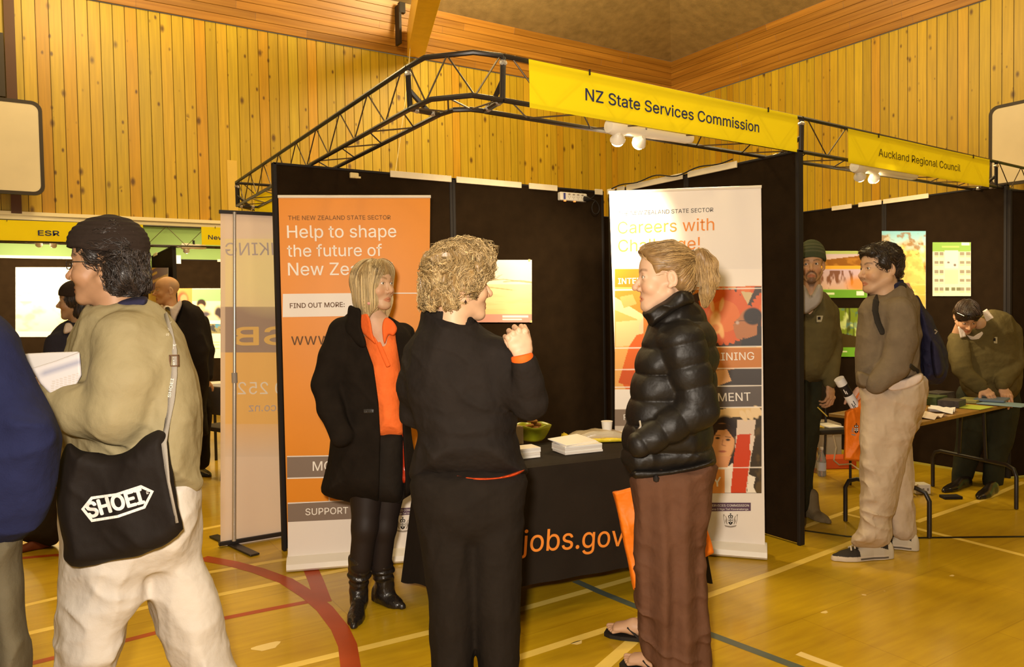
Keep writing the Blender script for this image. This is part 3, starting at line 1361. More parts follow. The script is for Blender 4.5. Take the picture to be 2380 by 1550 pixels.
def truss(label, lines, n, ends=(True, True), step=0.45, group='black lattice trusses', r=0.0125):
    """three parallel chords (outer top, outer bottom, inner bottom) laced with bent rod"""
    ot, ob, ib = [[V(*p) for p in ln] for ln in lines]
    t = thing('truss_beam', label, 'truss', ob[0], group)
    for ch in (ot, ob, ib):
        MB().tube(ch, r, 8).obj('chord', STEEL, t, smooth=True)

    def at(ln, s):
        seg = [np.linalg.norm(ln[i+1]-ln[i]) for i in range(len(ln)-1)]
        T = sum(seg)*s
        for i, g in enumerate(seg):
            if T <= g or i == len(seg)-1:
                return ln[i]+(ln[i+1]-ln[i])*min(1, T/g)
            T -= g
    tot = sum(np.linalg.norm(ot[i+1]-ot[i]) for i in range(len(ot)-1))
    k = max(2, int(round(tot/step)))
    for (A, B) in ((ot, ob), (ob, ib)):
        pts = []
        for i in range(2*k+1):
            s = i/(2*k)
            s = 0.02+0.96*s
            pts.append(at(A if i % 2 == 0 else B, s))
        m = MB()
        for i in range(len(pts)-1):
            m.tube([pts[i], pts[i+1]], 0.0042, 6)
        m.obj('lacing', ROD, t, smooth=True)
    for e, s in zip(ends, (0.0, 1.0)):
        if not e:
            continue
        a, b, c = at(ot, s), at(ob, s), at(ib, s)
        m = MB()
        m.tube([a, b], 0.011, 6).tube([b, c], 0.011, 6)
        m.tube([a*0.45+b*0.55, b*0.35+c*0.65], 0.010, 6)
        m.obj('end_frame', STEEL, t, smooth=True)
        for q in (a*0.83+b*0.17, b*0.25+c*0.75, b*0.8+c*0.2):
            MB().lathe(q, [(0.001, -0.014), (0.013, -0.012), (0.013, 0.012), (0.001, 0.014)], 8, (n[0], n[1], 0.2)).obj('clamp', CHROME, t)
    return t


zt, zb = 2.68, 2.472
truss('black lattice truss running back along the left side of the stand', [
    [(1.575, 7.0, zt), (1.555, 3.34, zt)], [(1.575, 7.0, zb), (1.545, 3.30, zb)], [(1.76, 7.0, zb), (1.715, 3.33, zb)]], (-1, 0))
truss('black lattice corner piece of the truss, cut across the corner', [
    [(1.555, 3.33, zt), (1.566, 3.17, zt), (1.725, 3.0, zt), (1.865, 2.975, zt)],
    [(1.545, 3.29, zb), (1.560, 3.10, zb), (1.69, 2.955, zb), (1.845, 2.955, zb)],
    [(1.715, 3.32, zb), (1.735, 3.21, zb), (1.80, 3.165, zb), (1.87, 3.16, zb)]], (-.7, -.7), ends=(True, True), step=0.40)
truss('black lattice truss along the front of the stand carrying the left yellow sign', [
    [(1.872, 2.975, zt), (4.10, 3.04, zt)], [(1.852, 2.955, zb), (4.10, 3.045, zb)], [(1.88, 3.165, zb), (4.06, 3.27, zb)]], (0, -1))
truss('black lattice truss continuing right over the neighbouring stand', [
    [(4.115, 3.04, zt), (6.86, 3.19, zt)], [(4.115, 3.045, zb), (6.86, 3.19, zb)], [(4.08, 3.27, zb), (6.80, 3.35, zb)]], (0, -1))
truss('black lattice truss leaving the picture at the right edge', [
    [(6.875, 3.19, zt), (9.2, 3.33, zt)], [(6.875, 3.19, zb), (9.2, 3.33, zb)], [(6.82, 3.35, zb), (9.1, 3.5, zb)]], (0, -1))
truss('short black lattice truss crossing behind the left end of the side truss', [
    [(1.60, 7.03, zt), (3.6, 7.03, zt)], [(1.60, 7.03, zb), (3.6, 7.03, zb)], [(1.78, 7.2, zb), (3.5, 7.2, zb)]], (0, -1))
truss('thin lattice truss over the far stands on the left', [
    [(-2.5, 11.22, 2.715), (4.2, 11.22, 2.715)], [(-2.5, 11.22, 2.455), (4.2, 11.22, 2.455)], [(-2.5, 11.42, 2.455), (4.2, 11.42, 2.455)]], (0, -1), step=0.5, r=0.011)

YEL = translucent('yellow_sign_vinyl', (1.0, 0.80, 0.008), 0.30)
NAVY = mat('sign_ink_navy', (0.025, 0.03, 0.085), 0.5)
INKB = mat('sign_ink_dark', (0.05, 0.028, 0.006), 0.5)


def fascia_sign(label, pa, pb, Y, Yb=None, h=0.225, back=0.022):
    """yellow vinyl sign hung on the outer chords; pa / pb = photo pixels of its top corners"""
    a = on_y(*pa, Y)
    b = on_y(*pb, Yb or Y)
    t = thing('fascia_sign', label, 'sign', (a+b)/2)
    pl = Plane(V(a[0], a[1]-back, a[2]-h), V(b[0]-a[0], b[1]-a[1], b[2]-a[2]), (0, 0, 1))
    L = np.linalg.norm((b-a))
    vs, fs = [], []
    n = 40
    for i in range(n+1):
        u = L*i/n
        for j in range(5):
            vs.append(pl.at(u, h*j/4, 0.0015*math.sin(u*5+j)))
    for i in range(n):
        for j in range(4):
            q = i*5+j
            fs.append((q, q+5, q+6, q+1))
    o = mesh_obj('vinyl_sheet', vs, fs, YEL, t, smooth=True)
    for u in (0.18*L, 0.86*L):
        MB().box(pl.at(u, h-0.004, 0.003), (0.003, 0.014, 0.004), pl.ex, pl.ey, pl.n).obj('tie', STEEL, t)
    return t, pl


t, pl = fascia_sign('wide yellow sign reading NZ State Services Commission on the front truss', (1223, 140), (1846, 270), 2.97, 3.03)
text_obj(pl, 'NZ State Services Commission', (1360, 233), (1763, 308), NAVY, t, cap=0.082, bold=0.012, off=0.004)
t, pl = fascia_sign('yellow sign reading Auckland Regional Council on the right-hand truss', (1964, 300), (2293, 372), 3.06, 3.17)
text_obj(pl, 'Auckland Regional Council', (2041, 363), (2231, 399), INKB, t, cap=0.075, bold=0.002, off=0.004)
t, pl = fascia_sign('far yellow sign reading ESR at the left edge', (-60, 509), (332, 522.6), 11.19, h=0.25)
text_obj(pl, 'ESR', (89, 547), (138, 548), NAVY, t, cap=0.088, bold=0.02, off=0.004)
t, pl = fascia_sign('far yellow sign starting with New, cut off by the pale banner', (467, 527), (640, 534), 11.19, h=0.25)
text_obj(pl, 'New Zealand', (484, 556), (590, 561), NAVY, t, cap=0.085, bold=0.01, off=0.004)
# back of a sign seen past the left panel
sb = MB().box((1.87, 7.0, 2.50), (0.14, 0.003, 0.11))
tag(sb.obj('fascia_sign', YEL), 'small corner of yellow sign inside the truss beyond the left panel', 'sign')

# ---------------------------------------------------------------- spot lights clipped to the truss
LAMPW = mat('lamp_housing_white', (0.80, 0.74, 0.62), 0.35, 0.5)
GLOW = mat('glowing_bulb', (1, 0.9, 0.7), 0.3, emit=((1.0, 0.80, 0.50), 30.0))


def spot(label, a, b, aims, group='floodlights on the truss'):
    """twin floodlight: long pale gear housing from a to b with glowing reflectors under it; aims = [(target, power, angle)]"""
    a, b = V(*a), V(*b)
    t = thing('floodlight', label, 'lamp', (a+b)/2, group)
    ax = nrm(b-a)
    L = np.linalg.norm(b-a)
    MB().lathe(a, [(0.001, 0), (0.036, 0.006), (0.044, 0.03), (0.044, 0.10), (0.036, 0.13), (0.034, L-0.05), (0.028, L-0.01), (0.001, L)], 18, ax).obj('housing', LAMPW, t, smooth=True)
    MB().box((a+b)/2+V(0, 0, 0.05), (0.012, 0.02, 0.035), ax).obj('bracket', STEEL, t)
    for i, (tg, pw, ang) in enumerate(aims):
        c = a+ax*(0.07+0.16*i)+V(0, 0, -0.055)
        d = nrm(V(*tg)-c)
        r = MB().lathe(c-d*0.03, [(0.012, 0.0), (0.022, 0.01), (0.040, 0.04), (0.042, 0.046), (0.038, 0.044), (0.020, 0.02), (0.001, 0.018)], 18, d).obj('reflector', LAMPW, t, smooth=True)
        MB().lathe(c+d*0.012, [(0.001, 0), (0.034, 0.003), (0.037, 0.012), (0.030, 0.026), (0.016, 0.034), (0.001, 0.036)], 14, d).obj('bulb', GLOW, t, smooth=True)
        ld = bpy.data.lights.new('spot_beam', 'SPOT')
        ld.energy = pw
        ld.color = (1.0, 0.80, 0.52)
        ld.spot_size = math.radians(ang)
        ld.spot_blend = 0.7
        ld.shadow_soft_size = 0.03
        lo = bpy.data.objects.new('spot_beam', ld)
        COL.objects.link(lo)
        lo.parent = t
        lo.location = tuple(c+d*0.085-(a+b)/2)
        lo.rotation_euler = Vector(d).to_track_quat('-Z', 'Y').to_euler()
    return t


spot('pale twin floodlight clipped under the sign reading NZ State Services Commission', on_y(1412, 292, 3.10), on_y(1608, 322, 3.10),
     [((3.10, 3.70, 1.95), 95, 70), ((2.95, 4.8, 1.55), 110, 78)])
spot('pale twin floodlight clipped under the sign reading Auckland Regional Council', on_y(1984, 387, 3.16), on_y(2128, 409, 3.16),
     [((6.75, 4.0, 1.45), 150, 75), ((6.75, 3.5, 1.8), 70, 60)])
spot('small far floodlight on the truss under the sign reading ESR', on_y(75, 556, 11.32), on_y(150, 560, 11.32), [((0.2, 13.3, 1.6), 330, 80), ((-0.3, 13.3, 1.7), 130, 80)])
spot('far floodlight on the truss beside the pale banner, behind the bald man', on_y(420, 572, 11.32), on_y(480, 574, 11.32), [((2.4, 13.3, 1.4), 330, 80)])


# ---------------------------------------------------------------- printed pictures (flat artwork, coloured point by point)
class Print:
    def __init__(s, x0, y0, x1, y1, step, bg=(255, 255, 255)):
        s.nx, s.ny = max(3, int((x1-x0)/step)+1), max(3, int((y1-y0)/step)+1)
        xs, ys = np.linspace(x0, x1, s.nx), np.linspace(y0, y1, s.ny)
        s.X, s.Y = [g.ravel() for g in np.meshgrid(xs, ys)]
        s.C = np.tile(np.array(lin(*bg)), (s.nx*s.ny, 1))
        s.box = (x0, y0, x1, y1)

    def mix(s, m, c):
        c = np.array(lin(*c)) if not isinstance(c, np.ndarray) else c
        s.C = s.C*(1-m[:, None])+c*m[:, None]
        return s

    def poly(s, pts, c, op=1.0):
        x, y = s.X, s.Y
        ins = np.zeros(len(x), bool)
        n = len(pts)
        for i in range(n):
            x0, y0 = pts[i]
            x1, y1 = pts[(i+1) % n]
            if y0 == y1:
                continue
            cr = ((y0 > y) != (y1 > y)) & (x < (x1-x0)*(y-y0)/(y1-y0)+x0)
            ins ^= cr
        return s.mix(ins.astype(float)*op, c)

    def rect(s, x0, y0, x1, y1, c, op=1.0):
        return s.mix(((s.X >= x0) & (s.X <= x1) & (s.Y >= y0) & (s.Y <= y1)).astype(float)*op, c)

    def oval(s, cx, cy, rx, ry, c, soft=0.15, op=1.0, rot=0.0):
        a = math.radians(rot)
        dx, dy = s.X-cx, s.Y-cy
        u = (dx*math.cos(a)+dy*math.sin(a))/rx
        v = (-dx*math.sin(a)+dy*math.cos(a))/ry
        d = np.sqrt(u*u+v*v)
        return s.mix(np.clip((1+soft-d)/(2*soft), 0, 1)*op, c)

    def stroke(s, pts, w, c, op=1.0):
        d = np.full(len(s.X), 1e9)
        for (x0, y0), (x1, y1) in zip(pts[:-1], pts[1:]):
            vx, vy = x1-x0, y1-y0
            h = np.clip(((s.X-x0)*vx+(s.Y-y0)*vy)/(vx*vx+vy*vy+1e-9), 0, 1)
            d = np.minimum(d, np.hypot(s.X-x0-h*vx, s.Y-y0-h*vy))
        return s.mix(np.clip(w/2-d+0.5, 0, 1)*op, c)

    def grad(s, y0, y1, c0, c1, x0=-1e9, x1=1e9):
        t = np.clip((s.Y-y0)/(y1-y0), 0, 1)[:, None]
        c = np.array(lin(*c0))*(1-t)+np.array(lin(*c1))*t
        m = ((s.Y >= y0) & (s.Y <= y1) & (s.X >= x0) & (s.X <= x1)).astype(float)
        return s.mix(m, c)

    def noise(s, sx, sy, c, thr, soft=0.15, seed=0, op=1.0, mask=None):
        n = fbm(np.stack([s.X/sx, s.Y/sy, np.zeros(len(s.X))], 1), 3, seed)
        m = np.clip((n-thr)/soft, 0, 1)*op
        if mask is not None:
            m = m*mask
        return s.mix(m, c)

    def obj(s, pl, m, parent, name='printed_picture', off=0.001, wave=None):
        vs = np.empty((len(s.X), 3))
        d = _f+np.outer((s.X-W/2)/FPX, _R)-np.outer((s.Y-H/2)/FPX, _U)
        tt = np.dot(pl.o-CAMPOS, pl.n)/(d@pl.n)
        vs = CAMPOS+d*tt[:, None]+pl.n*off
        i = np.arange((s.nx-1)*(s.ny-1))
        r, c = i//(s.nx-1), i % (s.nx-1)
        q = r*s.nx+c
        f = np.stack([q, q+s.nx, q+s.nx+1, q+1], 1)
        return mesh_obj(name, vs, f, m, parent, smooth=True, col=s.C)


PRINTM = mat('printed_sheet', None, 0.45, 0.3, attr=True)
WHITE = mat('banner_white', (0.80, 0.72, 0.64), 0.5, 0.3)
ORANGE = mat('banner_orange', (0.74, 0.25, 0.006), 0.45, 0.3, noise=(3, 0.03))
GREYB = mat('banner_grey', (0.215, 0.155, 0.115), 0.5, 0.3)
CASS = mat('banner_cassette', (0.80, 0.74, 0.64), 0.3, 0.5, metal=0.1)
INKG = mat('ink_brown', (0.13, 0.055, 0.012), 0.6)
INKK = mat('ink_black', (0.02, 0.014, 0.010), 0.6)
INKW = mat('ink_white', (0.86, 0.80, 0.72), 0.6)
INKO = mat('ink_orange', (0.76, 0.24, 0.03), 0.6)
INKP = mat('ink_purple', (0.10, 0.05, 0.09), 0.6)


def pxpoly(mb, pl, pts, mi, off):
    mb.add([pl.at(*pl.uv(*p), off) for p in pts], [tuple(range(len(pts)))], mi)


def crest(pl, cx, cy, s, parent):
    """small crest: crowned shield between two supporters on a scroll (s = pixels of its half height)"""
    m = MB()

    def pg(pts, mi):
        m.add([pl.at(*pl.uv(cx+x*s, cy+y*s), 0.0022+0.0004*mi) for (x, y) in pts][::-1], [tuple(range(len(pts)))], mi)
    pg([(-.33, -.25), (.33, -.25), (.33, .2), (.22, .48), (0, .62), (-.22, .48), (-.33, .2)], 0)
    for (x, y) in ((-.2, -.12), (.18, -.12), (-.2, .12), (.18, .12)):
        pg([(x-.09, y-.08), (x+.09, y-.08), (x+.09, y+.09), (x-.09, y+.09)], 1)
    for y in (-.15, .02, .19, .36):
        pg([(-.04, y-.05), (.04, y-.05), (.04, y+.05), (-.04, y+.05)], 1)
    pg([(-.3, -.34), (-.34, -.62), (-.18, -.72), (0, -.68), (.18, -.72), (.34, -.62), (.3, -.34)], 0)
    pg([(-.2, -.42), (-.22, -.58), (-.06, -.6), (-.06, -.42)], 1)
    pg([(.06, -.42), (.06, -.6), (.22, -.58), (.2, -.42)], 1)
    pg([(-.05, -.72), (-.05, -.98), (.05, -.98), (.05, -.72)], 0)
    pg([(-.12, -.82), (-.12, -.90), (.12, -.90), (.12, -.82)], 0)
    for sg in (-1, 1):
        pg([(sg*.5, .55), (sg*.72, .1), (sg*.62, -.3), (sg*.74, -.62), (sg*.66, -.64), (sg*.52, -.36), (sg*.46, -.1), (sg*.5, .2), (sg*.4, .5)][::sg], 2)
        pg([(sg*.80, .5), (sg*.95, -.2), (sg*1.0, -.85), (sg*.94, -.85), (sg*.88, -.2), (sg*.74, .4)][::sg], 2)
        pg([(sg*.9, -.5), (sg*.8, -.75), (sg*.95, -.85)][::sg], 2)
    pg([(-.85, .62), (-.5, .7), (0, .78), (.5, .7), (.85, .62), (.7, .86), (.3, .95), (0, .98), (-.3, .95), (-.7, .86)], 2)
    return m.obj('crest', [INKK, INKW, mat('ink_soft_grey', (0.30, 0.25, 0.20), 0.6)], parent)


def rollup(label, pl, tl, tr, br, bl, base_px, fill=None):
    """roll-up banner: sheet between four photo pixels on plane pl, cassette on the floor, rail at the head, pole behind"""
    uvs = [pl.uv(*p) for p in (bl, br, tr, tl)]
    t = thing('roll_up_banner', label, 'banner', pl.at((uvs[0][0]+uvs[1][0])/2, 0))
    n, mrow = 12, 24
    vs, fs = [], []
    for j in range(mrow+1):
        f = j/mrow
        L = np.array(uvs[0])*(1-f)+np.array(uvs[3])*f
        R_ = np.array(uvs[1])*(1-f)+np.array(uvs[2])*f
        for i in range(n+1):
            q = L*(1-i/n)+R_*(i/n)
            vs.append(pl.at(q[0], q[1], 0))
    for j in range(mrow):
        for i in range(n):
            q = j*(n+1)+i
            fs.append((q, q+1, q+n+2, q+n+1))
    sheet = mesh_obj('banner_sheet', vs, fs, fill or WHITE, t, smooth=True)
    (u0, _), (u1, _) = pl.uv(*base_px[0]), pl.uv(*base_px[1])
    z = 0.0
    prof = [(-0.07, 0.006), (-0.085, 0.02), (-0.08, 0.05), (-0.05, 0.075), (0.0, 0.085), (0.035, 0.078), (0.055, 0.045), (0.06, 0.015), (0.05, 0.004)]
    c = MB().prism([pl.o*V(1, 1, 0)+pl.ex*u0-pl.n*0.02+pl.n*p[0]*-1+V(0, 0, p[1]) for p in prof], pl.ex*(u1-u0))
    c.obj('cassette', CASS, t, smooth=True)
    a, b = np.array(uvs[3]), np.array(uvs[2])
    rail = MB().tube([pl.at(a[0]-0.003, a[1], 0), pl.at(b[0]+0.003, b[1], 0)], 0.009, 8)
    rail.obj('top_rail', CASS, t, smooth=True)
    mid = (np.array(uvs[0])+np.array(uvs[1]))/2
    mt = (a+b)/2
    MB().tube([pl.at(mid[0], 0.06, -0.03), pl.at(mt[0], mt[1], -0.015)], 0.008, 8).obj('pole', CASS, t)
    return t, sheet


# --- orange banner
oL = on_z(668, 1325)
oR = on_z(965, 1301)
OB = Plane(oL, V(oR[0]-oL[0], oR[1]-oL[1], 0), (0, 0, 1))
ob, sheet = rollup('orange roll-up banner reading Help to shape the future of New Zealand', OB, (647, 457), (1000, 457), (992, 1290), (670, 1300), ((668, 1325), (1004, 1297)), ORANGE)
def band(pl, pts, m, off, parent):
    b_ = MB()
    pxpoly(b_, pl, pts, 0, off)
    return b_.obj('printed_band', m, parent)


band(OB, [(657, 737), (657.5, 683), (835, 681), (835, 734)], WHITE, 0.0010, sheet)
band(OB, [(835, 682.5), (835, 680), (999, 680), (999, 682.5)], WHITE, 0.0010, sheet)
band(OB, [(667.5, 1112), (667, 1060), (940, 1056), (940, 1106)], GREYB, 0.0010, sheet)
band(OB, [(667, 1062), (667, 1059.5), (940, 1055), (940, 1057.5)], WHITE, 0.0014, sheet)
band(OB, [(667.5, 1113), (667.5, 1110), (940, 1103), (940, 1106)], WHITE, 0.0014, sheet)
band(OB, [(764, 1165), (763, 1108), (765.5, 1108), (766.5, 1165)], WHITE, 0.0014, sheet)
band(OB, [(669, 1300), (668.8, 1168), (940, 1157), (940, 1100), (994, 1100), (992, 1290)], WHITE, 0.0010, sheet)
band(OB, [(669, 1213), (668.5, 1171), (820, 1163), (838, 1205)], GREYB, 0.0014, sheet)
for (s, a, b2, cap, m_, bo) in (('THE NEW ZEALAND STATE SECTOR', (670, 511.5), (908, 510), None, INKG, 0.0), ('Help to shape', (668, 553), (921, 551), None, INKW, 0.004),
                                ('the future of', (668, 596.5), (888, 594.5), None, INKW, 0.004), ('New Zealand', (670, 640), (912, 638), None, INKW, 0.004),
                                ('FIND OUT MORE:', (674, 716), (801, 713), None, INKG, 0.012), ('www.jobs.govt.nz', (677, 802), (988, 796), None, INKG, 0.0),
                                ('MOVE', (727, 1094), (812, 1091), None, INKW, 0.004), ('SUPPORT', (710, 1197), (809, 1193), None, INKW, 0.004)):
    text_obj(OB, s, a, b2, m_, sheet, cap, off=0.0022, bold=bo)
lg = MB()
pxpoly(lg, OB, [(880, 1200), (880, 1183), (985, 1178), (985, 1194)], 0, 0.0020)
lg.obj('logo_strip', INKP, sheet)
text_obj(OB, 'STATE SERVICES COMMISSION', (884, 1190.5), (981, 1185.5), INKW, sheet, off=0.0028)
text_obj(OB, 'Te Komihana O Nga Tari Kawanatanga', (886, 1197), (979, 1192.5), INKW, sheet, off=0.0028)
crest(OB, 936, 1219, 18, sheet)

# --- white banner with the photo collage
wL = P(1440, 1300, 4.80)*V(1, 1, 0)
wR = on_z(1783, 1297)
WB = Plane(V(wL[0], wL[1], 0), V(wR[0]-wL[0], wR[1]-wL[1], 0), (0, 0, 1))
wb, sheet = rollup('white roll-up banner reading Careers with Challenge above a photo collage', WB, (1416, 447), (1769, 434), (1778, 1280), (1445, 1284), ((1437, 1301), (1783, 1296)), WHITE)
pr = Print(1429, 625, 1770, 1146, 1.6, (236, 120, 20))
# left hand photo: pale office, glass and a figure in red
pr.rect(1425, 668, 1800, 1150, (230, 170, 90))
pr.poly([(1429, 674), (1510, 672), (1510, 760), (1429, 700)], (214, 130, 40)).poly([(1429, 690), (1500, 735), (1500, 750), (1429, 720)], (240, 205, 150))
pr.poly([(1440, 690), (1470, 684), (1480, 706), (1450, 716)], (205, 160, 90)).poly([(1432, 748), (1500, 742), (1500, 800), (1432, 806)], (235, 200, 140))
pr.oval(1500, 760, 14, 20, (220, 190, 150)).poly([(1455, 905), (1440, 880), (1462, 805), (1480, 778), (1520, 770), (1520, 905)], (222, 100, 20)).poly([(1437, 890), (1446, 860), (1474, 862), (1474, 897)], (206, 84, 20))
pr.rect(1495, 665, 1640, 905, (200, 120, 40))
# right hand photo: patterned orange background with a pale figure and a man in profile
pr.poly([(1600, 690), (1640, 672), (1771, 665), (1771, 806), (1600, 808)], (70, 50, 40))
for (cx, cy, rr) in ((1682, 735, 68), (1733, 668, 22), (1790, 720, 46)):
    a = np.arctan2(pr.Y-cy, pr.X-cx)
    d = np.hypot(pr.X-cx, pr.Y-cy)
    inside = (pr.Y > 664) & (pr.Y < 807) & (pr.X > 1560)
    pr.mix(((d < rr*(0.90+0.10*np.abs(np.sin(a*14)))) & inside).astype(float), (214, 92, 18))
    pr.mix(((d < rr*0.55) & inside).astype(float)*0.35, (235, 140, 50))
for (cx, cy, rx, ry, rot) in ((1662, 745, 12, 22, 10), (1655, 710, 5, 16, -10), (1677, 708, 5, 16, 12), (1650, 770, 6, 16, 20), (1676, 768, 6, 18, -12), (1664, 762, 15, 14, 0)):
    pr.oval(cx, cy, rx, ry, (236, 176, 96), 0.2, 0.9, rot)
pr.oval(1663, 762, 9, 9, (216, 130, 50), 0.3)
pr.poly([(1722, 677), (1750, 680), (1738, 708)], (206, 180, 130))
pr.oval(1742, 752, 27, 36, (178, 112, 62), 0.06, 1, 10).poly([(1706, 768), (1704, 755), (1712, 742), (1722, 735), (1726, 790), (1712, 786)], (178, 112, 62))
pr.oval(1750, 735, 22, 20, (38, 26, 20), 0.1).poly([(1762, 735), (1770, 735), (1770, 800), (1758, 790)], (44, 30, 22)).poly([(1725, 790), (1760, 778), (1771, 776), (1771, 806), (1722, 806)], (44, 38, 36))
pr.stroke([(1707, 749), (1722, 745), (1748, 747)], 1.6, (60, 45, 35)).oval(1714, 750, 4, 4, (200, 170, 150), 0.3)
pr.rect(1560, 808, 1771, 855, (196, 120, 44)).rect(1560, 855, 1771, 897, (190, 130, 70))
pr.poly([(1660, 897), (1680, 862), (1720, 855), (1771, 855), (1771, 897)], (62, 54, 50)).poly([(1660, 862), (1690, 858), (1700, 885), (1668, 897)], (226, 170, 110))
pr.rect(1425, 905, 1560, 950, (246, 236, 224)).rect(1425, 950, 1560, 990, (136, 116, 98)).rect(1425, 990, 1560, 1004, (206, 190, 172)).rect(1425, 1004, 1560, 1146, (214, 196, 170))
pr.rect(1560, 897, 1771, 946, (92, 82, 76))
# lower photo: woman's face behind a red tube held by a hand
pr.rect(1560, 948, 1772, 1146, (58, 44, 22)).noise(18, 18, (96, 74, 34), 0.1, 0.3, 3, 0.8, ((pr.Y > 948) & (pr.Y < 1146) & (pr.X > 1740)).astype(float))
pr.poly([(1640, 1000), (1648, 958), (1700, 946), (1764, 946), (1770, 965), (1745, 972), (1705, 968), (1668, 985)], (226, 190, 130))
pr.oval(1684, 1010, 34, 44, (42, 30, 24), 0.08).oval(1675, 1030, 32, 46, (222, 160, 104), 0.05, 1, 8).poly([(1650, 1000), (1665, 985), (1690, 985), (1708, 1000), (1706, 1020), (1690, 998), (1668, 1000), (1652, 1026)], (52, 36, 28))
for (cx, cy) in ((1668, 1018), (1692, 1022)):
    pr.oval(cx, cy, 5, 2.6, (40, 28, 24), 0.3)
    pr.stroke([(cx-6, cy-7), (cx+6, cy-6)], 1.6, (90, 60, 40))
pr.stroke([(1680, 1022), (1678, 1034), (1686, 1036)], 2, (176, 112, 70)).oval(1679, 1049, 9, 2.4, (176, 92, 70), 0.3)
pr.poly([(1655, 1080), (1662, 1060), (1700, 1060), (1706, 1090), (1660, 1090)], (216, 150, 100)).poly([(1690, 1088), (1700, 1060), (1712, 1060), (1706, 1090)], (40, 30, 28))
pr.poly([(1655, 1088), (1690, 1086), (1702, 1076), (1712, 1086), (1712, 1146), (1655, 1146)], (232, 216, 196))
pr.poly([(1714, 975), (1757, 975), (1746, 1060), (1735, 1146), (1700, 1146), (1707, 1060)], (222, 200, 178)).poly([(1714, 1010), (1744, 1008), (1752, 1015), (1744, 1060), (1733, 1146), (1698, 1146), (1706, 1060)], (205, 62, 10))
pr.poly([(1744, 1010), (1755, 1012), (1748, 1052), (1742, 1045)], (230, 210, 190))
for (cx, cy, rot) in ((1728, 966, 60), (1742, 964, 60), (1754, 960, 60), (1762, 954, 50)):
    pr.oval(cx, cy, 14, 6.5, (234, 204, 156), 0.15, 1, rot)
pr.rect(1655, 1090, 1684, 1146, (226, 150, 70)).poly([(1736, 1146), (1740, 1102), (1756, 1109), (1751, 1130), (1758, 1146)], (238, 226, 206))
for y in (671, 806, 856, 897, 947, 1087):
    pr.stroke([(1429, y+3), (1772, y-1)], 2.0, (250, 240, 225))
pr.poly([(1400, 600), (1640, 600), (1640, 627), (1771, 625), (1771, 664), (1620, 668), (1600, 690), (1600, 668), (1400, 668)], (236, 120, 20), 0.0)
pr.poly([(1618, 620), (1775, 620), (1775, 664), (1618, 668)], (238, 226, 212))
pr.obj(WB, PRINTM, sheet, off=0.0012)
for (s, a, b2, m_, bo) in (('THE NEW ZEALAND STATE SECTOR', (1437, 501), (1658, 492), INKK, 0.0), ('Careers with', (1436, 543), (1660, 535), INKO, 0.0), ('Challenge!', (1437, 585), (1627, 579), INKO, 0.0),
                           ('INTERESTING', (1437, 660), (1560, 657), INKW, 0.012), ('TRAINING', (1627, 838.5), (1753, 836), INKW, 0.003), ('DEVELOPMENT', (1549, 935), (1745, 931), INKW, 0.003), ('Y', (1658, 1130), (1677, 1130), INKW, 0.012), ('F', (1450, 976), (1458, 976), INKW, 0.0)):
    text_obj(WB, s, a, b2, m_, sheet, off=0.0024, bold=bo)
lg = MB()
pxpoly(lg, WB, [(1620, 1188), (1620, 1168), (1745, 1168), (1745, 1187)], 0, 0.0020)
lg.obj('logo_strip', INKP, sheet)
text_obj(WB, 'STATE SERVICES COMMISSION', (1625, 1177), (1741, 1177), INKW, sheet, off=0.0028)
text_obj(WB, 'Te Komihana O Nga Tari Kawanatanga', (1627, 1185), (1739, 1185), INKW, sheet, off=0.0028)
crest(WB, 1698, 1209, 17, sheet)

# --- pale banner of the stand on the left, seen from behind (the print shows through mirrored)
gL = on_z(506, 1273)
GB = Plane(V(gL[0], gL[1], 0), (1, -0.02, 0), (0, 0, 1))
gt = thing('banner_stand', 'pale see-through banner on a pole, seen from behind, beside the orange banner', 'banner', GB.at(0.3, 0))
GSH = translucent('thin_banner_cloth', None, 0.38)
pg = Print(512, 496, 690, 1268, 2.0, (246, 226, 212))
pg.rect(512, 556, 700, 714, (250, 232, 190)).rect(512, 714, 700, 820, (176, 156, 148)).rect(512, 820, 700, 985, (252, 206, 132)).grad(985, 1060, (250, 210, 160), (240, 220, 205))
pg.oval(640, 640, 90, 70, (255, 244, 190), 0.5, 0.7)
pg.rect(512, 490, 522, 1300, (246, 224, 206), 0.7)
sh_ = pg.obj(GB, GSH, gt, 'banner_sheet', 0.006)
INKM = mat('show_through_grey', (0.52, 0.43, 0.40), 0.6)
INKY = mat('show_through_yellow', (0.90, 0.56, 0.16), 0.6)
INKC = mat('show_through_cream', (0.92, 0.82, 0.66), 0.6)
text_obj(GB, 'BANKING', (524, 594), (706, 592), INKM, sh_, mirror=True, off=0.0085)
text_obj(GB, 'ASB', (544, 802), (742, 798), INKY, sh_, cap=0.165, mirror=True, off=0.0085, bold=0.02)
text_obj(GB, '0800 252', (552, 916), (730, 914), INKC, sh_, mirror=True, off=0.0085)
text_obj(GB, 'asb.co.nz', (577, 956), (690, 954), INKM, sh_, mirror=True, off=0.0085)
zt_ = on_y(510, 492, gL[1])[2]
BLK = mat('black_metal', (0.018, 0.012, 0.009), 0.35, 0.5)
ALU = mat('brushed_aluminium', (0.60, 0.54, 0.46), 0.32, 0.5, metal=0.6)
u0, u1 = GB.uv(509, 492)[0], GB.uv(690, 492)[0]
MB().box(GB.at((u0+u1)/2, zt_, 0), ((u1-u0)/2, 0.012, 0.012), GB.ex, GB.n, (0, 0, 1), ch=0.003).obj('top_rail', BLK, gt)
u0, u1 = GB.uv(508, 1265)[0], GB.uv(690, 1265)[0]
MB().box(GB.at((u0+u1)/2, 0.025, 0), ((u1-u0)/2, 0.02, 0.014), GB.ex, GB.n, (0, 0, 1), ch=0.004).obj('bottom_rail', BLK, gt)
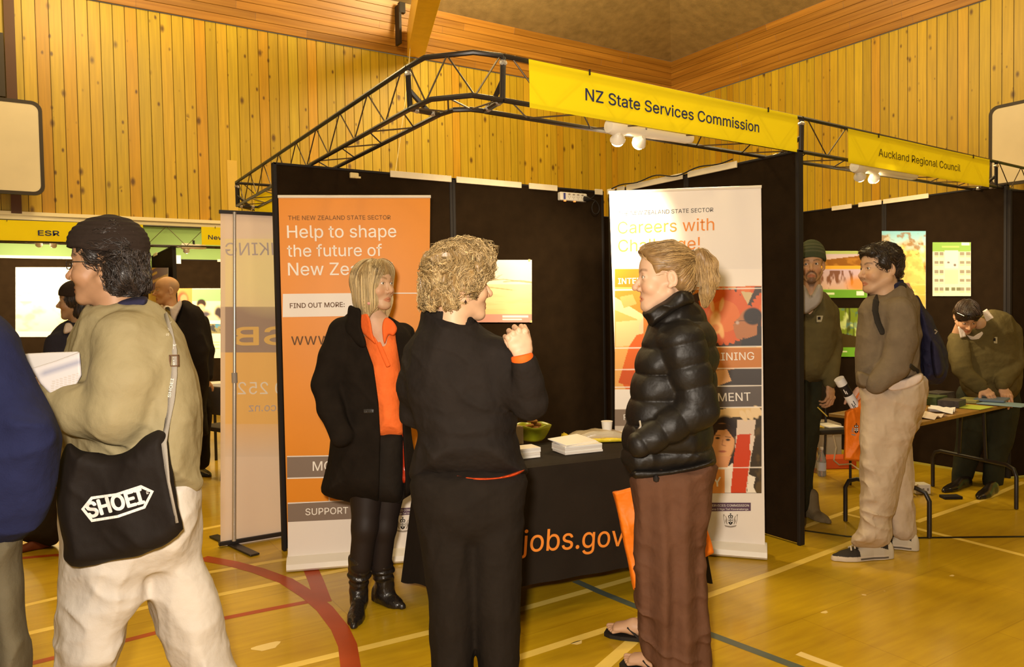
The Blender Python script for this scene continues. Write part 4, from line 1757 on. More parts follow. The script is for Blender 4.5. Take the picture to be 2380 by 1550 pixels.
up = GB.uv(541, 1262)[0]
ut = GB.uv(543.5, 497)[0]
zc = GB.uv(541, 878)[1]
MB().tube([GB.at(up, 0.04, 0.045), GB.at((up+ut)/2, zc, 0.040)], 0.0135, 10).obj('pole', ALU, gt, smooth=True)
MB().tube([GB.at((up+ut)/2, zc, 0.040), GB.at(ut, zt_, 0.022)], 0.011, 10).obj('pole', ALU, gt, smooth=True)
MB().tube([GB.at((up+ut)/2, zc-0.03, 0.0405), GB.at((up+ut)/2, zc+0.035, 0.040)], 0.0185, 10).obj('pole_collar', mat('grey_plastic', (0.33, 0.29, 0.25), 0.5), gt, smooth=True)
MB().box(GB.at(up, 0.008, 0.02), (0.03, 0.30, 0.006), nrm(GB.ex*1.0-GB.n*0.2), nrm(GB.n+GB.ex*0.25), (0, 0, 1), ch=0.003).obj('foot', BLK, gt)
# ---------------------------------------------------------------- our table, its cloth and what lies on it
CLOTH = mat('black_table_cloth', (0.016, 0.011, 0.007), 0.85, 0.15, bump=[(3.0, 0.35, 0.05), (300, 0.3, 0.002)], noise=(4, 0.15))
TZ = 0.75
TA = V(1.63, 3.075, 0)                    # front left corner of the table
tex = nrm(V(0.987, -0.155, 0))
tey = V(-tex[1], tex[0], 0)
TL, TW = 1.30, 0.58
tb = thing('trestle_table', 'folding table hidden under the black cloth in front of the stand', 'table', TA+tex*TL/2+tey*TW/2)
MB().box(TA+tex*TL/2+tey*TW/2+V(0, 0, TZ-0.018), (TL/2-.01, TW/2-.01, 0.012), tex, tey, (0, 0, 1), ch=0.004).obj('tabletop', mat('table_board', (0.30, 0.22, 0.13), 0.5), tb)
for su in (0.12, TL-0.12):
    for sv in (0.06, TW-0.06):
        MB().tube([TA+tex*su+tey*sv+V(0, 0, TZ-0.03), TA+tex*su+tey*sv+V(0, 0, 0.0)], 0.014, 8).obj('leg', BLK, tb)
# cloth: rounded rectangle walked around, top sheet + hanging skirt with soft folds, corners hanging lower and flaring out
per = []
NP = 240
cor = [(0, 0), (TL, 0), (TL, TW), (0, TW)]
segs = [TL, TW, TL, TW]
tot = sum(segs)
for i in range(NP):
    s_ = tot*i/NP
    k = 0
    while s_ > segs[k]:
        s_ -= segs[k]
        k += 1
    f_t = s_/segs[k]
    a, b = np.array(cor[k]), np.array(cor[(k+1) % 4])
    q = a+(b-a)*f_t
    out = np.array([(0, -1), (1, 0), (0, 1), (-1, 0)][k], float)
    dc = min(s_, segs[k]-s_)
    ck = k if s_ < segs[k]/2 else (k+1) % 4
    diag = np.array([(-1, -1), (1, -1), (1, 1), (-1, 1)][ck], float)/math.sqrt(2)
    c = math.exp(-(dc/0.10)**2)
    per.append((q, out*(1-c)+diag*c, c, k, ck, i))
rows = 18
vs, fs = [], []
for j in range(rows+1):
    t_ = j/rows
    for (q, o2, c, k, ck, i) in per:
        hem = {0: 0.185, 1: 0.14, 2: 0.2, 3: 0.12}[k]*(1-c)+{0: 0.02, 1: 0.05, 2: 0.05, 3: 0.05}[ck]*c
        drop = (TZ-hem)*t_
        fl = (0.012+0.12*c*t_)*min(1, t_*3)+0.010*math.sin(i*0.42)*t_*(0.4 if k == 0 else 1)
        if k == 3 and c < 0.5:
            fl += 0.03*t_
        r_in = 0.006 if j == 0 else 0
        p = TA+tex*(q[0]+o2[0]*fl)+tey*(q[1]+o2[1]*fl)+V(0, 0, TZ-drop-(0.0 if j else 0))
        vs.append(p)
for j in range(rows):
    for i in range(NP):
        a, b = j*NP+i, j*NP+(i+1) % NP
        fs.append((a, a+NP, b+NP, b))
fs.append(tuple(range(NP)))
tc_ = mesh_obj('tablecloth', vs, fs, CLOTH, smooth=True)
tag(tc_, 'black cloth with orange web address draped over the front table', 'tablecloth')
try:
    tc_.data.set_sharp_from_angle(angle=math.radians(35))
except Exception:
    pass
TP = Plane(TA-tey*0.026, tex, (0, 0, 1))
for (s, a, b2) in (('jobs.gov', (1212, 1283), (1449, 1268)), ('t.nz', (1456, 1268), (1560, 1262))):
    text_obj(TP, s, a, b2, INKO, tc_, off=0.002, bold=0.004)


def on_table(px, py, z=TZ):
    return on_z(px, py, z)


PAPER = mat('white_paper', (0.80, 0.76, 0.70), 0.6, 0.2, noise=(3, 0.03))
PAPEDGE = mat('paper_edges', (0.74, 0.68, 0.62), 0.7, 0.2, bump=[(1, 0.6, 0.004, (1, 1, 400))])


def stack(label, c, w, d, n, th, ang, mats, cat='leaflets', jit=0.006, seed=1, name='brochure_stack', tilt=None):
    """pile of paper: each bundle a slightly turned slab"""
    r = random.Random(seed)
    t = thing(name, label, cat, c)
    z = c[2]
    for i in range(n):
        a = ang+r.uniform(-jit, jit)*8
        ex = nrm(tex*math.cos(a)+tey*math.sin(a))
        ey = V(-ex[1], ex[0], 0)
        cc = V(c[0]+r.uniform(-jit, jit), c[1]+r.uniform(-jit, jit), z+th/2)
        m = MB().box(cc, (w/2, d/2, th/2*0.96), ex, ey, (0, 0, 1), ch=0.001)
        m.obj('brochure', mats[i % len(mats)], t)
        z += th
    return t, z


# leaflets left, half hidden by the dark jacket
c = on_table(1216, 1062)
stack('small stack of white leaflets in front of the green bowl', V(*c[:2], TZ+.001), 0.15, 0.105, 4, 0.013, 0.05, [PAPER, PAPEDGE], jit=0.003, seed=4)
# big fanned stack in the middle
c = on_table(1342, 1048)
st, z = stack('fanned stack of white brochures in the middle of the black table', V(*c[:2], TZ+.001), 0.225, 0.15, 4, 0.011, 0.0, [PAPEDGE, PAPER], jit=0.004, seed=9)
top = MB()
for i, (dx, dy, a) in enumerate(((-0.008, 0.005, 0.10), (-0.014, 0.014, 0.2), (-0.02, 0.02, 0.28))):
    ex = nrm(tex*math.cos(a)+tey*math.sin(a))
    ey = V(-ex[1], ex[0], 0)
    m = MB().box(V(c[0], c[1], z+0.004+i*0.005)+tex*dx+tey*dy, (0.11, 0.075, 0.0022), ex, nrm(ey+V(0, 0, 0.12)), nrm(V(0, 0, 1)-ey*0.12), ch=0.001)
    m.obj('brochure', PAPER, st)
# grey and yellow carrier bag lying behind
c = on_table(1392, 1020)
bg = thing('folded_bag', 'grey and yellow folded plastic bag lying behind the brochures', 'bag', V(*c[:2], TZ+.001))
bu = nrm(tex*0.95-tey*0.30)
bv = V(-bu[1], bu[0], 0)
c = V(*c[:2], TZ+0.006)


def sheet_fold(c, u, v, w, d, h, n=16):
    vs, fs = [], []
    for i in range(n+1):
        for j in range(5):
            x, y = (i/n-0.5)*w, (j/4-0.5)*d
            vs.append(c+u*x+v*y+V(0, 0, h*(math.sin(math.pi*i/n)**0.6)*(1-0.3*j/4)+0.004*math.sin(i*1.3+j)))
    for i in range(n):
        for j in range(4):
            q = i*5+j
            fs.append((q, q+5, q+6, q+1))
    m = len(vs)
    vs += [p*V(1, 1, 0)+V(0, 0, c[2]) for p in vs]
    fs += [tuple(m+k for k in f[::-1]) for f in fs]
    rim = [i*5 for i in range(n+1)]+[n*5+j for j in range(1, 5)]+[i*5+4 for i in range(n-1, -1, -1)]+[j for j in range(3, 0, -1)]
    for a, b in zip(rim, rim[1:]+rim[:1]):
        fs.append((a, m+a, m+b, b))
    return vs, fs


BAGG = mat('bag_grey_plastic', (0.50, 0.42, 0.30), 0.35, 0.5, bump=[(14, 0.5, 0.02)])
BAGY = mat('bag_yellow_plastic', (0.78, 0.58, 0.03), 0.35, 0.5, bump=[(14, 0.5, 0.02)])
mesh_obj('bag_body', *sheet_fold(c, bu, bv, 0.36, 0.20, 0.055), BAGG, bg, smooth=True)
mesh_obj('bag_edge', *sheet_fold(c-bv*0.115+V(0, 0, 0), bu, bv, 0.37, 0.05, 0.02), BAGY, bg, smooth=True)
mesh_obj('bag_edge', *sheet_fold(c-bu*0.19, bu, bv, 0.04, 0.19, 0.03), BAGY, bg, smooth=True)
# paper cup
c = on_table(1411, 1014)
cu = thing('paper_cup', 'white paper cup standing behind the grey bag', 'cup', V(*c[:2], TZ+.002))
MB().lathe(V(*c[:2], TZ+.002), [(0.001, 0), (0.024, 0), (0.033, 0.085), (0.034, 0.088), (0.031, 0.086), (0.022, 0.006), (0.001, 0.005)], 24).obj('cup_wall', PAPER, cu, smooth=True)
MB().lathe(V(*c[:2], TZ+.090), [(0.0335, -0.002), (0.0350, 0.0), (0.0335, 0.002)], 24).obj('rim', PAPER, cu, smooth=True)
# lime bowl with biscuits: square with bulging sides
c = on_table(1239, 1024)
bc = V(*c[:2], TZ+.002)
LIME = mat('lime_bowl', (0.42, 0.46, 0.015), 0.3, 0.5)
bw = thing('bowl', 'lime green square bowl of biscuits on the black table', 'bowl', bc)
vs, fs = [], []
prof = [(0.0, 0.0), (0.045, 0.0), (0.06, 0.012), (0.078, 0.045), (0.090, 0.075), (0.096, 0.092), (0.093, 0.093), (0.084, 0.07), (0.068, 0.035), (0.050, 0.012), (0.0, 0.010)]
NB = 48
for (r, h) in prof:
    for i in range(NB):
        th = 2*math.pi*i/NB
        k = 1/(abs(math.cos(th))**3.4+abs(math.sin(th))**3.4)**(1/3.4)
        dip = -0.005*math.cos(4*th)*(h/0.092) if r > 0.05 else 0
        a = th+0.35
        vs.append(bc+V(math.cos(a)*r*k, math.sin(a)*r*k, h-dip*1.0))
for j in range(len(prof)-1):
    for i in range(NB):
        fs.append((j*NB+i, j*NB+(i+1) % NB, (j+1)*NB+(i+1) % NB, (j+1)*NB+i))
mesh_obj('bowl_wall', vs, fs, LIME, bw, smooth=True)
BISC = mat('biscuit', (0.36, 0.165, 0.045), 0.8, 0.2, noise=(60, 0.35), bump=[(90, 0.8, 0.004)])
first = None
spots_ = [(-0.035, -0.03, 0.045, .2), (0.035, -0.03, 0.05, -.2), (0.0, 0.038, 0.048, .15), (-0.048, 0.02, 0.062, -.1), (0.042, 0.03, 0.055, .1), (0.0, -0.005, 0.068, .1), (-0.034, -0.012, 0.080, -.25), (0.030, 0.012, 0.084, .2), (0.0, 0.004, 0.104, .06)]
for i, (dx, dy, dz, tl) in enumerate(spots_):
    if first is None:
        v_ = MB().lathe((0, 0, 0), [(0.001, -0.008), (0.024, -0.008), (0.031, -0.004), (0.032, 0.002), (0.026, 0.008), (0.012, 0.010), (0.001, 0.010)], 18)
        first = v_.obj('biscuit', BISC, smooth=True)
        o = first
    else:
        o = first.copy()
        COL.objects.link(o)
    o.location = tuple(bc+V(dx, dy, dz))
    o.rotation_euler = (tl, tl*0.7, i)
    tag(o, 'round brown biscuit piled in the lime green bowl', 'biscuit', 'biscuits in the bowl')
tag(o, 'brown biscuit lying on the very top of the pile in the lime bowl', 'biscuit', 'biscuits in the bowl')
# cardboard box seen behind the jacket sleeve
c = on_table(1190, 1032)
cbx = thing('cardboard_box', 'tan cardboard box beside the bowl, mostly hidden by the dark sleeve', 'box', V(*c[:2], TZ+.001))
cm = mat('tan_cardboard', (0.36, 0.25, 0.13), 0.8, noise=(12, 0.08))
MB().box(V(*c[:2], TZ+0.052), (0.055, 0.04, 0.050), tex, tey, (0, 0, 1), ch=0.003).obj('carton', cm, cbx)
MB().box(V(*c[:2], TZ+0.103)-tex*0.01, (0.05, 0.038, 0.0012), tex, tey, nrm(V(0, 0, 1))).obj('flap', cm, cbx)
c = on_table(1446, 1012)
tag(MB().box(V(*c[:2], TZ+0.014), (0.035, 0.025, 0.012), tex, tey, (0, 0, 1), ch=0.004).obj('paper_pad', PAPER), 'small white pad lying at the foot of the white banner', 'paper')

# --- framed print on the back wall, power board
pp = Plane(V(2.0, BY-0.012, 0), (1, 0, 0), (0, 0, 1))
pc = thing('poster', 'small pale landscape poster pinned to the black back wall', 'poster', on_y(1168, 680, BY-0.012))
pr = Print(1080, 604, 1236, 749, 1.5, (252, 244, 214))
pr.grad(604, 660, (250, 246, 232), (250, 240, 214)).grad(660, 730, (246, 226, 176), (240, 200, 140))
for i, (a0, y0) in enumerate(((1080, 668), (1130, 652), (1170, 655))):
    pr.stroke([(a0, y0), (a0+40, y0-3), (a0+70, y0+1), (a0+110, y0+6)], 2.2, (196, 150, 96), 0.8)
pr.noise(60, 6, (226, 190, 130), 0.1, 0.3, 5, 0.5, ((pr.Y > 668) & (pr.Y < 728)).astype(float))
pr.rect(1080, 730, 1240, 750, (206, 150, 136))
for (x0, x1, y) in ((1168, 1228, 735), (1168, 1212, 742), (1100, 1110, 740)):
    pr.rect(x0, y-2, x1, y+2, (250, 240, 226))
pr.obj(pp, PRINTM, pc, 'printed_picture', 0.0005)
for (x, y) in ((1230, 605), (1234, 747)):
    q = on_y(x, y, BY-0.014)
    MB().box(q, (0.008, 0.003, 0.008)).obj('tape', mat('yellowed_tape', (0.7, 0.55, 0.25), 0.4), pc)
a, b = on_y(1299, 446, BY-0.03), on_y(1361, 470, BY-0.03)
pbm = thing('power_board', 'white power board fixed at the top of the back wall near its corner', 'power board', (a+b)/2)
cw, chh = (b[0]-a[0])/2, (a[2]-b[2])/2
cc = (a+b)/2
MB().box(cc, (cw, 0.022, chh), ch=0.008).obj('case', mat('white_plastic', (0.75, 0.68, 0.56), 0.35, 0.5), pbm)
MB().box(cc+V(-cw*0.72, -0.0235, 0.0), (cw*0.07, 0.002, chh*0.75)).obj('label_strip', mat('blue_label', (0.06, 0.06, 0.22), 0.5), pbm)
for i in range(4):
    MB().box(cc+V(cw*(-0.36+0.33*i), -0.0235, chh*0.55), (cw*0.07, 0.004, chh*0.16), ch=0.002).obj('switch', mat('switch_grey', (0.35, 0.28, 0.2), 0.5), pbm)
    sk = MB()
    for (dx, dz, r) in ((-0.010, 0.005, .5), (0.010, 0.005, -.5), (0, -0.010, 0)):
        sk.box(cc+V(cw*(-0.36+0.33*i)+dx*0.8, -0.0222, -chh*0.25+dz*0.8), (0.0012, 0.0008, 0.005), (math.cos(r), 0, math.sin(r)), (0, 1, 0), (-math.sin(r), 0, math.cos(r)))
    sk.obj('socket', mat('socket_grey', (0.25, 0.2, 0.15), 0.5), pbm)
for dx in (-0.62, 0.1):
    MB().box(cc+V(cw*dx, -0.01, -chh-0.003), (0.008, 0.006, 0.004)).obj('indicator', mat('indicator_orange', (0.8, 0.15, 0.02), 0.4, emit=((1, .25, .05), 1.5)), pbm)
plg = cc+V(cw*0.95, -0.035, -chh*0.35)
pgt = thing('plug', 'black plug with a looped cable in the end of the power board', 'plug', plg)
MB().lathe(plg+V(-0.02, 0, 0), [(0.001, -0.018), (0.020, -0.014), (0.022, 0.01), (0.012, 0.035), (0.006, 0.05), (0.001, 0.05)], 14, (1, -0.2, -0.1)).obj('plug_body', EDGE, pgt, smooth=True)
pts = [plg+V(0.03, -0.004, -0.004)+V(0.055*math.sin(t)+0.012*t, -0.01, -0.075*(1-math.cos(t))*0.75) for t in np.linspace(0, 5.6, 28)]
MB().tube(pts, 0.004, 6).obj('cable', EDGE, pgt, smooth=True)
pts = [plg+V(-0.1, 0.02, 0.045)+V(0.25*t, 0.05, 0.03*math.sin(t*7)) for t in np.linspace(0, 1.0, 16)]
tag(MB().tube([V(*p) for p in pts], 0.005, 6).obj('cable', EDGE), 'black cable running along the top edge above the power board', 'cable')
# cable along the side panel's top
pts = [V(CX-0.02, 4.75-1.25*t, 2.475+0.012*math.sin(t*19)+0.02*math.sin(t*5)**2) for t in np.linspace(0, 1, 30)]
tag(MB().tube(pts, 0.005, 6).obj('cable', EDGE), 'black cable lying along the top of the side panel over the white banner', 'cable')
# bulldog clip near the truss foot
q = on_y(823, 408, BY-0.02)
tag(MB().box(q, (0.03, 0.012, 0.018), ch=0.006).box(q+V(0.02, -0.01, -0.012), (0.02, 0.006, 0.006)).obj('clip', mat('yellowed_tape', (0.7, 0.55, 0.25), 0.4)), 'small crumpled pale clip at the top of the panel over the orange banner', 'clip')

# ---------------------------------------------------------------- far stands on the left
panel('far black panel behind the bright white poster at left', (-3.2, 13.4), (1.62, 13.4), 2.42, strips=[(0.2, 0.88, -0.0)], group='far black panels')
panel('far black panel behind the bald man and the classroom photo', (1.70, 13.4), (4.4, 13.4), 2.42, strips=[(0.36, 0.52, 0.0)], group='far black panels')
panel('far black dividing panel seen at a slant, with the violet poster', (1.66, 13.36), (1.66, 11.25), 2.46, strips=[(0.15, 0.33, 0.0)], group='far black panels')
q = on_y(409, 603, 13.385)
tag(MB().box(q, (0.075, 0.012, 0.07), ch=0.004).obj('notice', PAPER), 'tiny white notice at the top of the far black panel beside the divider', 'notice')


def poster(label, pl, box, paint, step=1.6, rim=True):
    x0, y0, x1, y1 = box
    pr = Print(x0, y0, x1, y1, step)
    paint(pr)
    u0, v0 = pl.uv((x0+x1)/2, (y0+y1)/2)
    t = thing('poster', label, 'poster', pl.at(u0, v0, 0.003))
    us = [pl.uv(*p) for p in ((x0, y1), (x1, y1), (x1, y0), (x0, y0))]
    MB().prism([pl.at(u, v, 0.0) for (u, v) in us], pl.n*0.004).obj('backing_board', PAPER, t)
    pr.obj(pl, PRINTM, t, 'printed_picture', 0.0045)
    return t


FP = Plane(V(-3, 13.398, 0), (1, 0, 0), (0, 0, 1))


def p_bright(p):
    p.grad(621, 783, (255, 250, 220), (255, 236, 170))
    p.noise(30, 18, (250, 210, 120), 0.05, 0.3, 2, 0.6, ((p.Y > 700)).astype(float))
    p.rect(36, 770, 180, 783, (255, 240, 200))
    p.noise(14, 3, (236, 190, 110), 0.15, 0.2, 6, 0.5, ((p.Y > 655) & (p.Y < 690) & (p.X < 90)).astype(float))


poster('large bright white poster on the far panel at left', FP, (36, 621, 182, 783), p_bright, 2.0)


def p_class(p):
    p.rect(405, 670, 520, 775, (255, 244, 190)).rect(440, 672, 520, 700, (150, 214, 130)).rect(405, 670, 446, 720, (226, 150, 70))
    p.oval(424, 700, 14, 22, (150, 80, 36), 0.2).oval(427, 695, 8, 11, (236, 150, 96), 0.2)
    p.oval(468, 706, 11, 11, (60, 40, 30), 0.15).oval(467, 718, 9, 11, (240, 200, 150), 0.2).oval(478, 738, 14, 16, (90, 80, 90), 0.3).oval(508, 728, 10, 16, (70, 60, 60), 0.3)
    p.oval(494, 742, 14, 10, (250, 226, 180), 0.3).rect(478, 745, 520, 753, (255, 250, 230)).rect(476, 753, 520, 775, (150, 140, 100)).noise(8, 8, (60, 60, 70), 0.0, 0.2, 4, 0.9, ((p.Y > 753) & (p.Y < 775)).astype(float)).noise(9, 9, (70, 150, 190), 0.25, 0.1, 9, 0.8, ((p.Y > 753) & (p.Y < 775)).astype(float))
    p.rect(405, 775, 520, 833, (255, 246, 216))
    for y in (795, 801, 808):
        p.rect(485, y, 510, y+1.6, (236, 200, 130))


poster('classroom photo poster on the far panel behind the bald man', FP, (412, 670, 516, 832), p_class, 1.6)
SP = Plane(V(1.609, 13.3, 0), (0, -1, 0), (0, 0, 1))


def p_violet(p):
    p.rect(330, 600, 400, 730, (230, 190, 80)).poly([(330, 640), (400, 604), (400, 652), (330, 690)], (120, 92, 110)).poly([(332, 662), (396, 634), (396, 640), (332, 669)], (220, 180, 110)).poly([(332, 646), (366, 630), (366, 636), (332, 652)], (226, 190, 90))
    p.poly([(364, 690), (400, 680), (400, 730), (364, 730)], (214, 190, 170)).poly([(330, 684), (400, 668), (400, 670), (330, 687)], (60, 50, 40))


a_, b2_ = SP.uv(341, 640), SP.uv(391, 720)
poster('violet and yellow poster on the slanted far panel behind the curly dark hair', SP, (341, 622, 391, 722), p_violet, 1.6)
# table with papers, two chairs behind the bald man
BLKV = mat('black_vinyl', (0.020, 0.014, 0.010), 0.5, 0.4)
tc0 = on_z(500, 905, 0.74)
ft = thing('side_table', 'far table edge with white papers just left of the pale banner', 'table', V(tc0[0]+0.45, tc0[1], 0))
MB().box(V(tc0[0]+0.45, tc0[1]+0.3, 0.725), (0.55, 0.32, 0.014), ch=0.004).obj('tabletop', mat('table_board', (0.30, 0.22, 0.13), 0.5), ft)
for (dx, dy) in ((0, 0.05), (0.9, 0.05), (0, 0.55), (0.9, 0.55)):
    MB().tube([V(tc0[0]+dx, tc0[1]+dy, 0.71), V(tc0[0]+dx, tc0[1]+dy, 0)], 0.015, 8).obj('leg', BLK, ft)
stack('small pile of white paper on the far table edge', V(tc0[0]+0.05, tc0[1]+0.12, 0.741), 0.21, 0.30, 3, 0.02, 0.1, [PAPER], seed=3)


def chair(label, c, yaw, seatm, group='black chairs of the far stands'):
    t = thing('chair', label, 'chair', c, group)
    c = V(*c)
    fx = V(math.sin(yaw), math.cos(yaw), 0)
    rx = V(fx[1], -fx[0], 0)
    MB().box(c+V(0, 0, 0.45), (0.21, 0.20, 0.022), rx, fx, (0, 0, 1), ch=0.015).obj('seat', seatm, t, smooth=True)
    MB().box(c-fx*0.20+V(0, 0, 0.72), (0.20, 0.018, 0.13), rx, fx, (0, 0, 1), ch=0.015).obj('backrest', seatm, t, smooth=True)
    for s in (-1, 1):
        MB().tube([c+rx*s*0.2+fx*0.19, c+rx*s*0.2+fx*0.19+V(0, 0, 0.42)], 0.011, 8).obj('leg', BLK, t)
        MB().tube([c+rx*s*0.2-fx*0.24, c+rx*s*0.2-fx*0.2+V(0, 0, 0.42), c+rx*s*0.2-fx*0.215+V(0, 0, 0.82)], 0.011, 8).obj('leg', BLK, t)
    return t


q = P(488, 1040, 8.6)
chair('black chair behind the bald man near the far table', (q[0], q[1]+0.15, 0), 2.6, BLKV)
q = P(532, 1050, 7.15)
chair('dark grey chair back half hidden by the left edge of the pale banner', (q[0]+0.02, q[1], 0), 1.2, mat('grey_chair_cloth', (0.07, 0.055, 0.04), 0.9))

# ---------------------------------------------------------------- right-hand stand: posters, table, chair, clutter
RP = Plane(V(RX-0.008, 6.0, 0), (0, -1, 0), (0, 0, 1))


def p_lake(p):
    p.rect(1900, 580, 2030, 700, (176, 190, 110)).grad(590, 612, (206, 186, 196), (226, 196, 170))
    p.poly([(1900, 606), (1950, 600), (1985, 596), (2025, 588), (2025, 628), (1900, 628)], (150, 96, 36)).noise(14, 10, (190, 130, 50), 0, .3, 2, .8, ((p.Y > 600) & (p.Y < 626)).astype(float))
    p.rect(1900, 618, 2030, 625, (236, 176, 60)).grad(625, 672, (206, 180, 196), (214, 176, 150)).noise(7, 26, (120, 70, 30), 0.12, 0.2, 7, 0.9, ((p.Y > 628) & (p.Y < 672)).astype(float))
    p.oval(1995, 660, 26, 16, (226, 140, 40), 0.4, .8).rect(1900, 673, 2030, 700, (112, 168, 52)).rect(1992, 676, 2008, 686, (236, 236, 210)).rect(1920, 680, 1940, 684, (220, 230, 180))


def p_forest(p):
    p.rect(1900, 710, 2030, 835, (120, 140, 40)).noise(12, 18, (206, 220, 140), 0.0, .25, 3, .8).noise(5, 40, (60, 60, 30), 0.1, .2, 5, .8).noise(10, 8, (70, 120, 120), .2, .2, 8, .6)
    p.poly([(1900, 790), (1960, 775), (2030, 790), (2030, 812), (1900, 812)], (70, 56, 26)).rect(1900, 808, 2030, 830, (116, 176, 50)).rect(1945, 815, 1970, 818, (220, 230, 180))


def p_tree(p):
    p.grad(530, 620, (120, 190, 206), (236, 240, 220))
    m = np.clip(((p.Y-(560+0.25*(p.X-2100)))/30+fbm(np.stack([p.X/16, p.Y/16, p.X*0], 1), 3, 4)*1.3), 0, 1)
    p.mix(m, (206, 160, 80)).noise(14, 12, (255, 214, 120), -0.05, .3, 5, .9, ((p.Y > 570) & (p.Y < 700)).astype(float)).noise(9, 9, (150, 104, 40), 0.15, .2, 9, .8, ((p.Y > 540) & (p.Y < 700)).astype(float))
    p.poly([(2070, 640), (2100, 600), (2140, 590), (2170, 700), (2070, 700)], (255, 226, 130), 0.5).grad(665, 800, (240, 190, 90), (120, 90, 30)).noise(18, 5, (255, 220, 130), 0.0, .3, 11, .7, (p.Y > 660).astype(float)).rect(2040, 760, 2160, 830, (60, 66, 24)).rect(2040, 815, 2160, 850, (120, 170, 60))


def p_map(p):
    p.rect(2150, 550, 2270, 700, (226, 226, 190)).rect(2150, 550, 2270, 584, (140, 180, 84)).rect(2236, 564, 2254, 570, (240, 240, 220)).rect(2190, 572, 2230, 576, (176, 200, 110))
    p.rect(2196, 582, 2228, 624, (226, 210, 206)).rect(2196, 628, 2228, 660, (230, 230, 170)).oval(2205, 610, 3, 2, (120, 110, 100)).oval(2220, 616, 3, 3, (120, 110, 100))
    for x in (2172, 2184, 2232, 2246):
        for y in (586, 606, 628, 648, 668):
            p.rect(x, y, x+10, y+7, (150, 140, 120)).rect(x, y+9, x+10, y+11, (190, 200, 150))
    for x in (2198, 2212, 2224):
        p.rect(x, 668, x+9, 676, (120, 120, 90))


poster('green edged lake poster on the right-hand stand between the beanie man and the backpack man', RP, (1904, 583, 2016, 692), p_lake)
poster('green forest poster below the lake poster', RP, (1912, 716, 2014, 829), p_forest)
poster('tall golden tree poster behind the dark-haired backpack man', RP, (2050, 537, 2152, 845), p_tree, 2.0)
poster('white poster with a map and rows of little pictures at right', RP, (2168, 563, 2257, 688), p_map, 1.3)
# table on two hoop legs
tf = thing('folding_table', 'brown folding table covered with booklets at right, on black hoop legs', 'table', V(5.5, 3.0, 0))
A0, A1 = V(4.78, 2.68, 0), V(6.2, 2.77, 0)
te = nrm(A1-A0)
tn = V(-te[1], te[0], 0)
TLr, TWr = np.linalg.norm(A1-A0), 0.62
MB().box(A0+te*TLr/2+tn*TWr/2+V(0, 0, 0.728), (TLr/2, TWr/2, 0.012), te, tn, (0, 0, 1), ch=0.004).obj('tabletop', mat('brown_tabletop', (0.30, 0.155, 0.03), 0.4, 0.4, noise=(10, 0.15)), tf)
for (la, lb) in ((on_z(1965, 1212), on_z(2160, 1251)), (on_z(2168, 1131), on_z(2362, 1184))):
    la, lb = V(*la), V(*lb)
    u = nrm(lb-la)
    L = np.linalg.norm(lb-la)
    zz = 0.31
    pts = [la+V(0, 0, 0.005), la+V(0, 0, zz-0.07), la+u*0.025+V(0, 0, zz-0.02), la+u*0.08+V(0, 0, zz), lb-u*0.08+V(0, 0, zz), lb-u*0.025+V(0, 0, zz-0.02), lb+V(0, 0, zz-0.07), lb+V(0, 0, 0.005)]
    MB().tube(pts, 0.0145, 10).obj('hoop_leg', STEEL, tf, smooth=True)
    m = (la+lb)/2
    for k in (-0.12, 0.12):
        MB().tube([m+u*k+V(0, 0, zz), m+u*k*0.8+V(0, 0, 0.716)], 0.012, 8).obj('upright', STEEL, tf)


def flat_item(label, px, py, w, d, h, ang, m, name='booklet', cat='booklet', z=0.742, group=None, curl=0.0):
    c = on_z(px, py, z)
    ex = nrm(te*math.cos(ang)+tn*math.sin(ang))
    ey = V(-ex[1], ex[0], 0)
    if curl:
        vs, fs = [], []
        n = 12
        for k in (0, 1):
            for i in range(n+1):
                for j in range(4):
                    x, y = (i/n-.5)*w, (j/3-.5)*d
                    vs.append(V(c[0], c[1], z+0.001)+ex*x+ey*y+V(0, 0, curl*math.sin(i/n*math.pi*2+j*.6)**2+h*k))
        N = (n+1)*4
        for i in range(n):
            for j in range(3):
                q = i*4+j
                fs.append((q, q+1, q+5, q+4))
                fs.append((N+q, N+q+4, N+q+5, N+q+1))
        rim = [i*4 for i in range(n+1)]+[n*4+j for j in range(1, 4)]+[i*4+3 for i in range(n-1, -1, -1)]+[2, 1]
        for a, b in zip(rim, rim[1:]+rim[:1]):
            fs.append((a, N+a, N+b, b))
        o = mesh_obj(name, vs, fs, m, smooth=False)
    else:
        o = MB().box(V(c[0], c[1], z+h/2+0.0005), (w/2, d/2, h/2), ex, ey, (0, 0, 1), ch=min(0.002, h*.3)).obj(name, m)
    return tag(o, label, cat, group)


pk_ = mat('pinkish_paper', (0.74, 0.62, 0.52), 0.6)
gr_ = mat('lime_paper', (0.42, 0.50, 0.06), 0.55)
bl_ = mat('blue_paper', (0.22, 0.33, 0.40), 0.5)
dk_ = mat('dark_leaflet', (0.06, 0.05, 0.045), 0.5, noise=(30, .4))
dg_ = mat('dark_green_leaflet', (0.06, 0.085, 0.03), 0.5, noise=(30, .4))
flat_item('curling white sheet at the left front of the brown table', 2150, 968, 0.24, 0.20, 0.002, 0.1, pk_, 'paper_sheet', 'paper', curl=0.02)
flat_item('white sheet with a bent corner on the brown table', 2188, 957, 0.20, 0.16, 0.002, 0.3, PAPER, 'paper_sheet', 'paper', curl=0.03)
flat_item('pile of dark booklets at the front of the brown table', 2212, 944, 0.18, 0.14, 0.05, 0.15, dk_, z=0.742)
flat_item('pile of dark green booklets behind the dark booklets', 2165, 938, 0.20, 0.15, 0.06, 0.05, dg_, z=0.742)
flat_item('low stack of mottled leaflets at the back of the brown table', 2180, 925, 0.22, 0.15, 0.05, -0.1, dk_, z=0.742)
